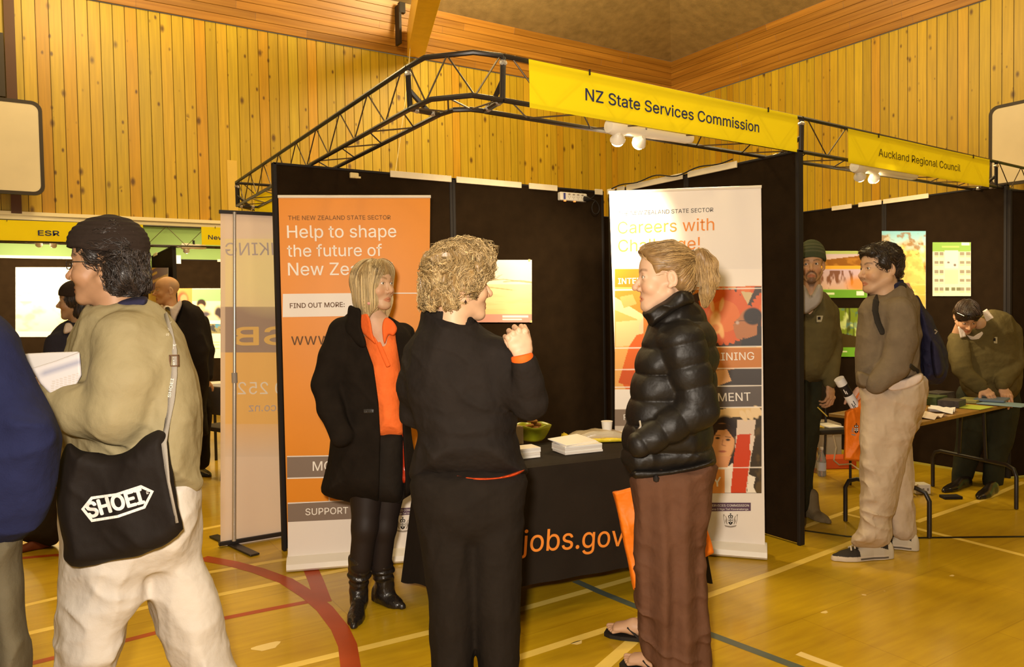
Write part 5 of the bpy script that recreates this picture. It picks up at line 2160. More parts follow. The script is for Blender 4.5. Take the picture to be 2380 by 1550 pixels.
flat_item('lime green sheet on the brown table', 2265, 947, 0.22, 0.17, 0.004, 0.0, gr_, 'paper_sheet', 'paper')
flat_item('olive leaflets behind the lime green sheet', 2255, 933, 0.24, 0.14, 0.02, 0.15, mat('olive_paper', (0.30, 0.28, 0.09), 0.5), z=0.743)
flat_item('pale blue folder beside the leaning man', 2335, 940, 0.22, 0.30, 0.006, 0.0, bl_, 'folder', 'folder', z=0.744)
flat_item('darker blue folder under the hands of the leaning man', 2305, 930, 0.24, 0.20, 0.015, 0.2, mat('slate_blue_paper', (0.13, 0.17, 0.24), 0.5), 'folder', 'folder', z=0.7535)
# chair with notepad behind
q = P(1925, 968, 6.35)
ch_ = chair('black chair at the back of the right-hand stand with a yellow notepad on its seat', (q[0], q[1]+0.12, 0), 3.6, BLKV, None)
cs_ = V(ch_.location[0], ch_.location[1], 0.4725)
tag(MB().box(cs_-RH*0.08+V(0, 0, .0065), (0.10, 0.13, 0.006), RH, FH, (0, 0, 1)).obj('notepad', mat('yellow_notepad', (0.60, 0.42, 0.06), 0.6)), 'yellow notepad on the black chair seat', 'notepad')
tag(MB().box(cs_+RH*0.11+V(0, 0, .0045), (0.065, 0.11, 0.004), nrm(RH+FH*.2), nrm(FH-RH*.2), (0, 0, 1)).obj('paper_sheet', PAPER), 'white paper on the black chair seat beside the notepad', 'paper')
# cartons, bag, bottles, cables near the floor
q = on_z(1965, 1075)
bx = thing('cardboard_box', 'grey cardboard box on the floor behind the orange carrier bag', 'box', (q[0]-.08, q[1]+0.3, 0))
MB().box((q[0]-.08, q[1]+0.3, 0.18), (0.22, 0.15, 0.178), RH, FH, (0, 0, 1), ch=0.004).obj('carton', mat('grey_cardboard', (0.25, 0.20, 0.13), 0.8), bx)
MB().box((q[0]-.08, q[1]+0.3, 0.3605), (0.215, 0.145, 0.002), RH, FH, (0, 0, 1)).obj('flap', mat('grey_cardboard', (0.25, 0.20, 0.13), 0.8), bx)
BLUE = mat('blue_plastic', (0.02, 0.03, 0.22), 0.4, 0.4, bump=[(12, .6, .02)])
q = on_z(1883, 1098)
v_, f_2 = net(disp(ell(V(q[0], q[1]+.1, .07), (0.13, 0.10, 0.075)), lambda p: 0.012*vnoise(p*22, 3)), 0.01)
v_[:, 2] = np.maximum(v_[:, 2], 0.001)
tag(mesh_obj('plastic_bag', v_, f_2, BLUE, smooth=True), 'crumpled blue plastic bag on the floor beside the water bottle', 'bag')
RED = mat('red_orange_box', (0.50, 0.07, 0.01), 0.5)
q = on_z(1972, 1090)
tag(MB().box((q[0], q[1]+.12, .05), (0.14, 0.10, 0.048), RH, FH, (0, 0, 1), ch=.006).obj('carton', RED), 'flat red carton on the floor under the orange carrier bag', 'box')
GLASS = mat('clear_bottle', (0.72, 0.70, 0.66), 0.08, 0.5, trans=0.75)
CAPO = mat('bottle_cap_white', (0.72, 0.64, 0.55), 0.4)


def bottle(label, px, py, h, m, capm):
    q = on_z(px, py)
    t = thing('water_bottle', label, 'bottle', q, 'bottles on the floor')
    r = h*0.145
    MB().lathe(q, [(0.001, 0.001), (r*.9, 0.001), (r, 0.012), (r, h*.55), (r*.93, h*.62), (r*.45, h*.80), (r*.36, h*.84), (r*.36, h*.92), (0.001, h*.92)], 20).obj('bottle_body', m, t, smooth=True)
    MB().lathe(q+V(0, 0, h*.92), [(0.001, 0), (r*.42, 0), (r*.42, h*.075), (0.001, h*.08)], 16).obj('cap', capm, t, smooth=True)
    MB().lathe(q+V(0, 0, h*.2), [(r*1.01, 0), (r*1.015, 0.002), (r*1.015, h*.28), (r*1.01, h*.282)], 20).obj('bottle_label', mat('pale_label', (0.52, 0.50, 0.52), 0.5), t, smooth=True)


bottle('clear water bottle with white cap on the floor by the chair', 1910, 1106, 0.255, GLASS, CAPO)
bottle('second bottle with orange cap half hidden behind the clear bottle', 1899, 1098, 0.225, GLASS, mat('bottle_cap_orange', (0.6, 0.25, 0.05), 0.4))
# white power lead from the box to the floor, tangle of leads with a socket block under the table
pts = [P(1938, 985, 6.6), P(1936, 1010, 6.6), P(1943, 1040, 6.6), P(1938, 1070, 6.55), P(1950, 1080, 6.4), P(1978, 1078, 6.2), P(1998, 1092, 6.1)]
pts = [V(p[0], p[1], max(p[2], 0.006)) for p in pts]
tag(MB().tube(pts, 0.006, 6).obj('cable', mat('pale_cable', (0.6, 0.48, 0.3), 0.5)), 'pale cable hanging by the cardboard box and running onto the floor', 'cable')
q = on_z(2148, 1150)
sb_ = thing('socket_block', 'white socket block among tangled black leads under the brown table', 'socket block', q)
MB().box(q+V(.03, .05, 0.04), (0.06, 0.05, 0.038), RH, FH, (0, 0, 1), ch=0.006).obj('case', mat('white_plastic', (0.75, 0.68, 0.56), 0.35, 0.5), sb_)
for k in range(3):
    MB().box(q+V(.03, .05, 0.04)-FH*0.051+RH*(0.035*(k-1)), (0.006, 0.002, 0.010), RH, FH, (0, 0, 1)).obj('socket', mat('socket_grey', (0.25, 0.2, 0.15), 0.5), sb_)
for i in range(7):
    r = random.Random(i)
    c = q+RH*(-.32+.035*i)+FH*r.uniform(-.02, .08)
    pts = []
    for k in range(22):
        a = k*0.55+i
        pts.append(V(c[0]+math.cos(a)*r.uniform(.04, .10), c[1]+math.sin(a)*r.uniform(.04, .09), 0.008+0.011*i+0.002*math.sin(a*0.7+i)))
    tag(MB().tube(pts, 0.0045, 6).obj('cable', EDGE if i % 3 else mat('pale_cable', (0.6, 0.48, 0.3), 0.5)), 'coiled lead in the cable tangle under the brown table', 'cable', 'tangled leads under the brown table')
q = on_z(2210, 1158)
tag(MB().box(q+V(0, 0, .012), (0.07, 0.04, 0.011), RH, FH, (0, 0, 1), ch=.004).obj('adapter', EDGE), 'black flat adapter on the floor beside the leaning man\'s shoe', 'adapter')
# low pale skirting at the foot of the right-hand wall
# ---------------------------------------------------------------- figure kit
def px_of(p):
    v = p-CAMPOS
    d = v@_f
    return W/2+FPX*(v@_R)/d, H/2-FPX*(v@_U)/d, d


def poly_sd(x, y, pts):
    """signed distance to a closed polygon (negative inside)"""
    d = np.full(len(x), 1e18)
    s = np.zeros(len(x), bool)
    n = len(pts)
    for i in range(n):
        x0, y0 = pts[i]
        x1, y1 = pts[(i+1) % n]
        ex, ey = x1-x0, y1-y0
        wx, wy = x-x0, y-y0
        t = np.clip((wx*ex+wy*ey)/(ex*ex+ey*ey+1e-12), 0, 1)
        d = np.minimum(d, (wx-ex*t)**2+(wy-ey*t)**2)
        c = ((y0 > y) != (y1 > y))
        if y1 != y0:
            s ^= c & (x < ex*(y-y0)/(y1-y0)+x0)
    return np.where(s, -1, 1)*np.sqrt(d)


def spline(pts, n=4):
    """closed Catmull-Rom through the points"""
    p = np.array(pts, float)
    out = []
    m = len(p)
    for i in range(m):
        a, b, c, d = p[i-1], p[i], p[(i+1) % m], p[(i+2) % m]
        for k in range(n):
            t = k/n
            out.append(0.5*((2*b)+(-a+c)*t+(2*a-5*b+4*c-d)*t*t+(-a+3*b-3*c+d)*t**3))
    return [tuple(q) for q in out]


def puff(pts, D, R, T, kx=0.0, ky=0.0, smooth=True, c0=None):
    """rounded body with the given outline (photo pixels) at distance D: R = edge rounding, T = half thickness (metres)"""
    pts = spline(pts, 3) if smooth else pts
    A = np.array(pts)
    cx, cy = c0 if c0 else A.mean(0)
    r = R

    def f(p):
        x, y, d = px_of(p)
        Dl = D+kx*(x-cx)+ky*(y-cy)
        d2 = poly_sd(x, y, pts)*d/FPX
        z = (d-Dl)*(r/T)
        wx = d2+r
        q = np.sqrt(np.maximum(wx, 0)**2+z*z)-r
        return np.where(wx > 0, q, np.abs(z)-r)*0.8
    cs = np.array([P(x, y, D+kx*(x-cx)+ky*(y-cy)+s*T) for (x, y) in pts for s in (-1, 1)])
    return S(f, cs.min(0)-0.01, cs.max(0)+0.01)


def pxcut(pts, D0, D1):
    """prism seen as the given pixel outline between distances D0 and D1"""
    A = np.array(pts)

    def f(p):
        x, y, d = px_of(p)
        return np.maximum(poly_sd(x, y, pts)*d/FPX, np.maximum(D0-d, d-D1))
    cs = np.array([P(x, y, q) for (x, y) in pts for q in (D0, D1)])
    return S(f, cs.min(0), cs.max(0))


def folds(amp, sc, seed=0, fine=.9):
    """soft swells plus sharper creases that run slantwise"""
    sc = np.asarray(sc, float)
    an = (seed*1.7) % 3.1-1.5
    ca, sa = math.cos(an), math.sin(an)

    def g(p):
        q = p@np.stack([RH, FH, UPV], 1)
        w = vnoise(q*3.1, seed+50)[:, None]*0.45
        n = vnoise(q*sc+w, seed)
        r = -amp*(1-np.abs(n)*1.6)
        for k, (f, m, a_) in enumerate(((11.0, .62, 0.0), (21.0, .34, .9))):
            c, s_ = math.cos(an+a_), math.sin(an+a_)
            b = q[:, 0]*c+q[:, 2]*s_
            l = -q[:, 0]*s_+q[:, 2]*c
            e = np.stack([b*f, q[:, 1]*f*.6, l*f*.26], 1)+w*1.2
            rd = 1-np.abs(vnoise(e, seed+7+k))
            gate = np.clip(.5+vnoise(q*4.3, seed+31+k), 0, 1)
            r = r-amp*m*fine*(rd**3*1.7-.5)*gate
        return r
    return g


def crumple(amp, seed=0, fz=17.0, fx=6.0):
    """mostly level creases, as in trouser legs"""
    def g(p):
        q = p@np.stack([RH, FH, UPV], 1)
        w = vnoise(q*4.0, seed+3)[:, None]*1.1
        e = np.stack([q[:, 0]*fx, q[:, 1]*fx, q[:, 2]*fz+q[:, 0]*5.0], 1)+w
        return -amp*((1-np.abs(vnoise(e, seed)))**2.5*1.6-.5)*np.clip(.65+vnoise(q*3.7, seed+9), .1, 1.2)
    return g


def wrap_on(o, s, D0, off=.0012):
    """lay the flat lettering o onto the curved solid s, along the line of sight"""
    w = np.array(parent_world(o.parent))+np.array(o.location) if o.parent else np.array(o.location)
    me = o.data
    n = len(me.vertices)
    co = np.zeros(n*3)
    me.vertices.foreach_get('co', co)
    p = co.reshape(-1, 3)+w
    x, y, _ = px_of(p)
    dr = _f+np.outer((x-W/2)/FPX, _R)-np.outer((y-H/2)/FPX, _U)
    d = np.full(n, D0)
    bv, bd_ = np.full(n, 9.0), d.copy()
    for _ in range(70):
        v = s(CAMPOS+dr*d[:, None])
        m = v < bv
        bv[m], bd_[m] = v[m], d[m]
        d = np.where((v < .0006) | (d > D0+1), d, d+np.maximum(v*.8, .0006))
    q = CAMPOS+dr*(bd_-off)[:, None]
    me.vertices.foreach_set('co', (q-w).ravel())
    me.update()
    return o


SKIN = mat('skin', None, 0.5, 0.3, attr=True, bump=[(220, 0.15, 0.001)])


def on_surface(s, px, py, D0, off=.0):
    """first point of the solid met along the photo ray (px, py), lifted by off"""
    d, best = D0, (9, D0)
    for _ in range(90):
        v = float(s(P(px, py, d)[None, :])[0])
        best = min(best, (v, d))
        if v < .0008 or d > D0+2.5:
            break
        d += max(v*.8, .001)
    return P(px, py, best[1]-off)


def neck_collar(a, b, r0, r1, th=.012, squash=.9, wdir=None):
    """collar band standing round a neck, open at the top"""
    a, b = np.asarray(a, float), np.asarray(b, float)
    ax = b-a
    o = ech([a, b], [(r0+th, (r0+th)*squash), (r1+th, (r1+th)*squash)], RH if wdir is None else wdir)
    o = half(half(o, b, ax), a, -ax)
    i = ech([a-ax, a, b, b+ax], [(r0, r0*squash), (r0, r0*squash), (r1, r1*squash), (r1*1.1, r1*1.1*squash)], RH if wdir is None else wdir)
    return cut(o, i, .003)


EYEM = mat('eye', None, 0.15, 0.5, attr=True)


def head_local(j=1.0, nose=1.0, fat=0.0, chin=0.0, ears=True, lip=1.0, brow=1.0, neck=0.056, necklen=0.17, lean=0.0):
    skull = ell((0, -.008, .045), (.0735+fat*.3, .095, .083))
    fore = ell((0, .042, .042), (.058, .047, .055))
    mid = ell((0, .044, -.02), (.057+fat*.6, .047, .058))
    jaw = ech([(0, .026, -.055), (0, .055+chin*.5, -.088)], [(.053*j+fat, .042), (.030*j+fat, .028)], (1, 0, 0))
    h = U(.022, skull, fore, mid, jaw)
    for s in (-1, 1):
        h = U(.018, h, cone((s*.057*j, -.004, -.045), (s*.020*j, .066+chin, -.097), .017+fat, .014+fat*.5), sph((s*.036, .058, -.028), .025+fat))
    h = U(.014, h, sph((0, .071+chin, -.098), .018))
    h = U(.014, h, cone((-.030, .078, .028), (.030, .078, .028), .0095*brow, .0095*brow))
    for s in (-1, 1):
        h = cut(h, sph((s*.034, .101, .008), .018), .014)
        h = U(.006, h, ell((s*.031, .0745, .009), (.0165, .0135, .0125)))
        h = cut(h, ell((s*.0335, .0880, .009), (.0150, .0095, .0048)), .002)
    h = U(.016, h, ell((0, .058, -.064), (.034, .030, .030)))
    ns = U(.006, cone((0, .080, .018), (0, .086+.022*nose, -.024), .0075, .0100), sph((0, .088+.021*nose, -.029), .0105), sph((.0120, .092+.003*nose, -.034), .0085), sph((-.0120, .092+.003*nose, -.034), .0085))
    h = U(.008, h, ns)
    up = U(.002, cone((-.021, .077, -.0675), (0, .0875, -.0635), .0034*lip, .0050*lip), cone((.021, .077, -.0675), (0, .0875, -.0635), .0034*lip, .0050*lip))
    lo = U(.002, cone((-.018, .076, -.0725), (0, .0860, -.0755), .0036*lip, .0056*lip), cone((.018, .076, -.0725), (0, .0860, -.0755), .0036*lip, .0056*lip))
    h = U(.005, h, up, lo)
    h = cut(h, ell((0, .094, -.0698), (.021, .011, .0009)), .0020)
    if ears:
        for s in (-1, 1):
            a = math.radians(20)*s
            M = np.array([[math.cos(a), -math.sin(a), 0], [math.sin(a), math.cos(a), 0], [0, 0, 1]])
            t = math.radians(-12)
            T = np.array([[1, 0, 0], [0, math.cos(t), -math.sin(t)], [0, math.sin(t), math.cos(t)]])
            e = ell((s*.077, -.016, .002), (.0085, .019, .032), M@T)
            e = U(.006, e, sph((s*.073, -.008, -.026), .0085))
            e = cut(e, ell((s*.086, -.012, .004), (.0075, .010, .018), M@T), .004)
            h = U(.005, h, e)
    h = U(.025, h, ech([(0, -.016, -.04), (0, -.034-lean, -.04-necklen)], [(neck*.98, neck*1.02), (neck*1.1, neck*1.05)], (1, 0, 0)))
    return h


def head_color(o, B, sc, skin, lips=None, brow=None, cheek=(1.0, .72, .62), extra=None):
    skin = np.array(skin)
    lips = skin*np.array([.86, .55, .50]) if lips is None else np.array(lips)

    def f(v):
        q = ((v-o)@B)/sc
        c = np.tile(skin, (len(v), 1))*(1+0.05*fbm(q*60, 2, 3))[:, None]
        x, y, z = np.abs(q[:, 0]), q[:, 1], q[:, 2]
        ck = np.exp(-(((x-.040)/.020)**2+((z+.032)/.020)**2))*(y > .03)*.55
        c *= 1-ck[:, None]*(1-np.array(cheek))
        ck = np.exp(-((x/.014)**2+((z+.032)/.012)**2))*(y > .095)*.4
        c *= 1-ck[:, None]*(1-np.array(cheek))
        lz = -.0698+.0016*(1-x/.022)
        m = np.clip(1.4-np.hypot(x/.0225, (z-lz+.001)/(.0105*(1-.35*(x/.0225)**2)+1e-6))*1.05, 0, 1)*(y > .07)
        m = np.clip(m*3, 0, 1)
        c = c*(1-m[:, None])+lips*m[:, None]
        if brow is not None:
            bz = .030+.006*np.sin(np.clip((x-.012)/.038, 0, 1)*math.pi*.8)
            m = np.clip(1.6-np.abs(z-bz)/.0042, 0, 1)*np.clip((x-.010)/.004, 0, 1)*np.clip((.054-x)/.006, 0, 1)*(y > .05)
            m *= 0.75+0.25*vnoise(q*np.array([500, 500, 200.]), 5)
            c = c*(1-m[:, None]*.85)+np.array(brow)*m[:, None]*.85
        # lashes / lid line
        for s in (-1, 1):
            e = np.hypot((q[:, 0]-s*.031)/.0145, (z-.009)/.0062)
            m = np.clip(1.25-np.abs(e-1.0)*6, 0, 1)*(y > .06)*(z > .009)*.7
            c = c*(1-m[:, None])+np.array([.05, .03, .02])*m[:, None]
        if extra is not None:
            c = extra(q, c)
        return c
    return f


def make_head(root, o, phi, skin, pitch=0.0, roll=0.0, sc=1.0, h=0.0024, brow=None, lips=None, gaze=0.0, eye=(.10, .07, .04), extra=None, parts=None, **kw):
    """returns (world solid of head and neck, frame, colour function); adds the eyes to parts list"""
    fw = face_dir(phi, pitch)
    B = frame(fw, UPV)
    if roll:
        a = math.radians(roll)
        x, z = B[:, 0].copy(), B[:, 2].copy()
        B[:, 0] = x*math.cos(a)+z*math.sin(a)
        B[:, 2] = -x*math.sin(a)+z*math.cos(a)
    o = np.asarray(o, float)
    hs = local(head_local(**kw), o, B, sc)
    return hs, B, head_color(o, B, sc, skin, lips, brow, extra=extra)


def add_eyes(body, o, B, sc, gaze=0.0, eye=(.10, .07, .04)):
    o = np.asarray(o, float)
    for s in (-1, 1):
        c = o+B@(np.array([s*.031, .0745, .009])*sc)
        m = MB()
        n = 16
        g = math.radians(gaze)
        fd = B@np.array([math.sin(g), math.cos(g), 0])
        m.lathe(c, [(.0122*sc*math.sin(t)+1e-5, -.0122*sc*math.cos(t)) for t in np.linspace(0.02, math.pi-.02, 22)], n, fd)
        v = np.array(m.v)
        a = np.degrees(np.arccos(np.clip((v-c)@fd/np.linalg.norm(v-c, axis=1), -1, 1)))
        col = np.where(a[:, None] < 12, np.array([.01, .008, .006]), np.where(a[:, None] < 29, np.array(eye), np.array([.70, .64, .56])))
        mesh_obj('eye', m.v, m.f, EYEM, body, smooth=True, col=col)


def hand_local(curl, thumb=(0.3, 0.2), spread=0.06, s=1.0, L=1.0, thumb_dir=(.72, .60, -.35)):
    """right hand: x = thumb side, y = towards the fingers, z = back of the hand; curl = four (a, b, c) bends in degrees"""
    palm = ech([(0, 0, 0), (0.002, .045, 0), (0.001, .080, 0)], [(.027, .019), (.037, .016), (.040, .0125)], (1, 0, 0), .01)
    h = U(.015, palm, cone((.018, .016, -.008), (.030, .052, -.010), .016, .012))
    base = [(.0305, .082, .002), (.0105, .087, .004), (-.0100, .083, .003), (-.0285, .074, 0)]
    lens = [(.043, .025, .020), (.048, .029, .021), (.044, .027, .020), (.034, .020, .018)]
    rad = [(.0098, .0088, .0080, .0068), (.0100, .0090, .0082, .0070), (.0096, .0086, .0078, .0066), (.0086, .0076, .0070, .0060)]
    for i in range(4):
        sp = spread*(1.5-i)*0.8
        p = np.array(base[i])
        ang = 0
        pts = [p]
        for k in range(3):
            ang += math.radians(curl[i][k])
            d = np.array([math.sin(sp)*math.cos(ang), math.cos(sp)*math.cos(ang), -math.sin(ang)])
            p = p+d*lens[i][k]*L
            pts.append(p)
        f = chain(pts, rad[i], .0015)
        h = U(.0045, h, f)
        h = U(.003, h, ell(pts[0]+np.array([0, 0, .004]), (.0095, .012, .0085)))
    d = nrm(thumb_dir)
    p = np.array([.026, .024, -.008])
    pts = [p]
    for k, l_ in enumerate((.040, .032, .026)):
        p = p+d*l_
        pts.append(p)
        d = nrm(d+np.array([-thumb[0], thumb[1], -0.15]))
    h = U(.006, h, chain(pts, (.0145, .0110, .0100, .0080), .002))
    return h


def place_hand(wrist, fingers, back, side=1, sc=1.0, **kw):
    """wrist position, direction of the fingers, direction of the back of the hand; side -1 = left hand"""
    y = nrm(fingers)
    z = nrm(np.asarray(back, float)-y*np.dot(back, y))
    x = np.cross(y, z)*side      # thumb side
    B = np.stack([x, y, z], 1)
    return local(hand_local(**kw), wrist, B, sc)


RELAX = [(18, 28, 18), (22, 32, 20), (26, 34, 20), (30, 34, 22)]


def body_mesh(root, pieces, name='body'):
    """one skin mesh from pieces = [(solid, voxel, colour)]"""
    vs, qs, cs = [], [], []
    n = 0
    for (s, h, col) in pieces:
        v, q = net(s, h)
        v = relax(v, q, 1, .4)
        c = col(v) if callable(col) else np.tile(np.array(col, float), (len(v), 1))
        vs.append(v)
        qs.append(q+n)
        cs.append(c)
        n += len(v)
    return mesh_obj(name, np.concatenate(vs), np.concatenate(qs), SKIN, root, smooth=True, col=np.concatenate(cs))


def grad_of(s, p, e=0.002):
    g = np.stack([s(p+np.eye(3)[i]*e)-s(p-np.eye(3)[i]*e) for i in range(3)], 1)
    return g/(np.linalg.norm(g, axis=1)[:, None]+1e-9)


HAIRM = mat('hair', None, 0.42, 0.45, attr=True, bump=[(260, 0.25, 0.001)])


def hair_obj(root, s, h, base, tips, flow, n=900, seg=9, step=0.016, rad=0.0011, lift=0.002, curl=0.0, seed=1, ok=None, name='hair', mvar=0.25, maxdev=None):
    """solid hair cap plus fine strands that follow flow(p) along its surface"""
    r = np.random.default_rng(seed)
    v, q = net(s, h)
    v = relax(v, q, 1, .3)
    base, tips = np.array(base), np.array(tips)
    f0 = flow(v)
    t = fbm(np.stack([v@np.array([1, 0.3, 0])*90, v@np.array([0, 1, .2])*90, v[:, 2]*14], 1), 2, seed)
    c = base*(1+.30*t[:, None])
    vs, fs, cs = [v], [q], [c]
    nb = len(v)
    idx = r.integers(0, len(v), n*3)
    p = v[idx]
    if ok is not None:
        p = p[ok(p)]
    p = p[:n]
    n = len(p)
    pts = [p]
    off = r.uniform(0.3, 1.6, n)*lift
    ph = r.uniform(0, 6.28, n)
    for k in range(seg):
        g = grad_of(s, p)
        d = flow(p)
        d = d-g*np.sum(d*g, 1)[:, None]
        d /= np.linalg.norm(d, axis=1)[:, None]+1e-9
        if curl:
            sd = np.cross(d, g)
            d = d+sd*(curl*np.sin(ph+k*1.3))[:, None]
            d /= np.linalg.norm(d, axis=1)[:, None]
        p = p+d*step
        g = grad_of(s, p)
        p = p-g*(np.clip(s(p), -.03, .03)-off)[:, None]
        pts.append(p)
    pts = np.array(pts)                                    # seg+1, n, 3
    dev = np.max([np.abs(s(q)-off) for q in pts[1:]], 0)
    keep = dev < (maxdev or .0045+lift*.5)
    pts, off, ph = pts[:, keep], off[keep], ph[keep]
    n = pts.shape[1]
    K = seg+1
    T = np.gradient(pts, axis=0)
    T /= np.linalg.norm(T, axis=2)[..., None]+1e-9
    A = np.cross(T, np.array([.3, .2, .93]))
    A /= np.linalg.norm(A, axis=2)[..., None]+1e-9
    Bn = np.cross(T, A)
    rr = rad*np.sin(np.linspace(.35, math.pi-.12, K))[:, None, None]*r.uniform(.6, 1.4, n)[None, :, None]
    ring = [pts+rr*(A*math.cos(a)+Bn*math.sin(a)) for a in (0, 2.094, 4.189)]
    sv = np.stack(ring, 2).transpose(1, 0, 2, 3).reshape(-1, 3)    # n, K, 3
    i = np.arange(n)[:, None, None]*K*3
    k = np.arange(K-1)[None, :, None]*3
    j = np.arange(3)[None, None, :]
    a = i+k+j
    b = i+k+(j+1) % 3
    sq = np.stack([a, b, b+3, a+3], -1).reshape(-1, 4)+nb
    mixv = np.clip(r.normal(.5, .35, n), 0, 1)
    sc_ = base*(1-mixv[:, None])+tips*mixv[:, None]
    sc_ = sc_*(1+r.normal(0, mvar, n)[:, None]*.5)
    vs.append(sv)
    fs.append(sq)
    cs.append(np.repeat(np.clip(sc_, .003, 1), K*3, 0))
    return mesh_obj(name, np.concatenate(vs), np.concatenate(fs), HAIRM, root, smooth=True, col=np.concatenate(cs))


def limb(pts, rads, k=0.02):
    return chain([np.asarray(p) for p in pts], rads, k)


def person(label, foot):
    return thing('person', label, 'person', V(foot[0], foot[1], 0))


def cloth_mat(name, color, rough=.85, weave=0.25, wr=0.35, wsc=9, nz=0.10, sheen=0.0, spec=.15):
    sheen = 0.0
    return mat(name, color, rough, spec, bump=[(wsc, min(1.0, wr*1.4), 0.03), (27, .30, 0.010), (260, weave, 0.0015)], noise=(14, nz), sheen=sheen)


def simple_body(hip, chest, neck, knees, ankles, shoulders, elbows, wrists, r=1.0, lr=.62):
    """hidden trunk and limbs under the clothes, as one solid"""
    t = U(.05, ech([hip, (np.asarray(hip)+chest)/2, chest], [(.085*r, .06*r), (.095*r, .068*r), (.105*r, .075*r)], RH, .03), cone(chest, neck, .07*r, .05))
    for i in (0, 1):
        t = U(.03, t, chain([hip, knees[i], ankles[i]], (.055*r, .042*lr, .032*lr)), chain([np.asarray(chest)*.5+np.asarray(shoulders[i])*.5, shoulders[i], elbows[i], wrists[i]], (.05*r, .045*lr, .036*lr, .024)))
    return t


def shoe_solid(heel, toe, w=0.045, hgt=0.085, up=None):
    """closed shoe from heel to toe points on the floor"""
    heel, toe = V(heel[0], heel[1], 0), V(toe[0], toe[1], 0)
    d = toe-heel
    L = np.linalg.norm(d)
    d /= L
    s = V(-d[1], d[0], 0)

    def f(p):
        q = p-heel
        t = np.clip(q@d/L, -.2, 1.2)
        x = q@s
        z = p[:, 2]
        hw = np.interp(t, [0, .15, .35, .7, .9, 1], [w*.62, w*.78, w*.72, w, w*.82, w*.45])
        hz = np.interp(t, [0, .1, .35, .6, .85, 1], [hgt*.9, hgt, hgt*.95, hgt*.62, hgt*.48, hgt*.36])
        e = np.maximum(0, np.maximum(-t, t-1))*L
        return (np.sqrt((np.abs(x)/hw)**2.4+(np.maximum(z-hz*.28, 0)/(hz*.72))**2.2+(e/.03)**2)-1)*w*.55

    sd = S(f, np.minimum(heel, toe)-[.08, .08, .0], np.maximum(heel, toe)+[.08, .08, hgt*1.3])
    return inter(sd, S(lambda p: np.maximum(0.001-p[:, 2], p[:, 2]-hgt*1.25), sd.lo, sd.hi), .004)
SK_A = (.52, .32, .19)      # fair skin
SK_B = (.50, .29, .155)
SK_C = (.31, .175, .09)

# ================================================================ woman in the black coat and coral shirt (by the orange banner)
D = 3.72
pf = P(868, 1430, 3.78)
w5 = person('woman with blond bob, black coat and coral shirt before the orange banner', pf)
ho = P(870, 664, D)
hs, B, hc = make_head(w5, ho, 58, SK_A, sc=1.0, brow=(.20, .11, .04), fat=.003, nose=.92, neck=.050, lean=.0)
chest, hip = P(868, 850, 3.82), P(862, 1060, 3.84)
neckb = P(872, 748, 3.77)
tr = simple_body(hip, chest, neckb, [P(846, 1235, 3.80), P(893, 1235, 3.88)], [P(837, 1385, 3.90), P(876, 1378, 3.95)],
                 [P(800, 775, 3.72), P(935, 775, 3.95)], [P(757, 895, 3.72), P(965, 890, 3.98)], [P(785, 1000, 3.62), P(945, 1000, 3.85)], .85)
chestskin = U(.03, hs, ech([P(876, 748, 3.74), P(893, 830, 3.70)], [(.06, .05), (.05, .03)], RH))
bd = body_mesh(w5, [(chestskin, .0026, hc), (tr, .013, SK_A)])
add_eyes(bd, ho, B, 1.0, -4, (.12, .10, .07))
MB().lathe(P(857, 705, D-.085), [(.0005, -.0075), (.006, -.005), (.0085, 0), (.006, .005), (.0005, .0075)], 14).obj('earring', mat('pink_bead', (.72, .33, .30), .35, .5), w5, smooth=True)
# bob: cap and curtains, cut away round the face
L5 = local(U(.045, ell((0, -.018, .040), (.089, .103, .095)), ech([(0, -.018, .0), (0, -.012, -.07), (.0, -.012, -.125)], [(.085, .094), (.088, .091), (.076, .076)], (1, 0, 0), .02)), ho, B)
face = local(U(.03, ell((0, .130, -.045), (.074, .098, .115)), ell((.02, .13, -.16), (.1, .12, .08)), ell((0, .02, -.2), (.07, .09, .065))), ho, B)
hair5 = cut(L5, face, .012)
fr5 = cut(local(ell((.0, .048, .070), (.074, .049, .060)), ho, B), local(ell((.0, .135, .005), (.10, .065, .062)), ho, B), .008)
hair5 = U(.015, hair5, half(fr5, ho+B@np.array([0, .06, .040]), B@np.array([.35, 0, -1])))
hair5 = inter(hair5, S(lambda p: -np.ones(len(p)), hair5.lo, hair5.hi), .001)
part = ho+B@np.array([.015, .02, .135])


def flow5(p):
    q = (p-ho)@B
    side = np.stack([np.sign(q[:, 0]-.01)*.9*np.clip((q[:, 2]+.02)/.13, 0, 1), np.where(q[:, 1] > 0, .45, -.55)*np.clip((q[:, 2]-.02)/.1, 0, 1), -1.05+0*q[:, 0]], 1)
    return side@B.T


hair_obj(w5, hair5, .0038, (.26, .165, .065), (.66, .50, .25), flow5, n=2600, seg=12, step=.016, rad=.0013, lift=.0035, seed=5, mvar=.5)
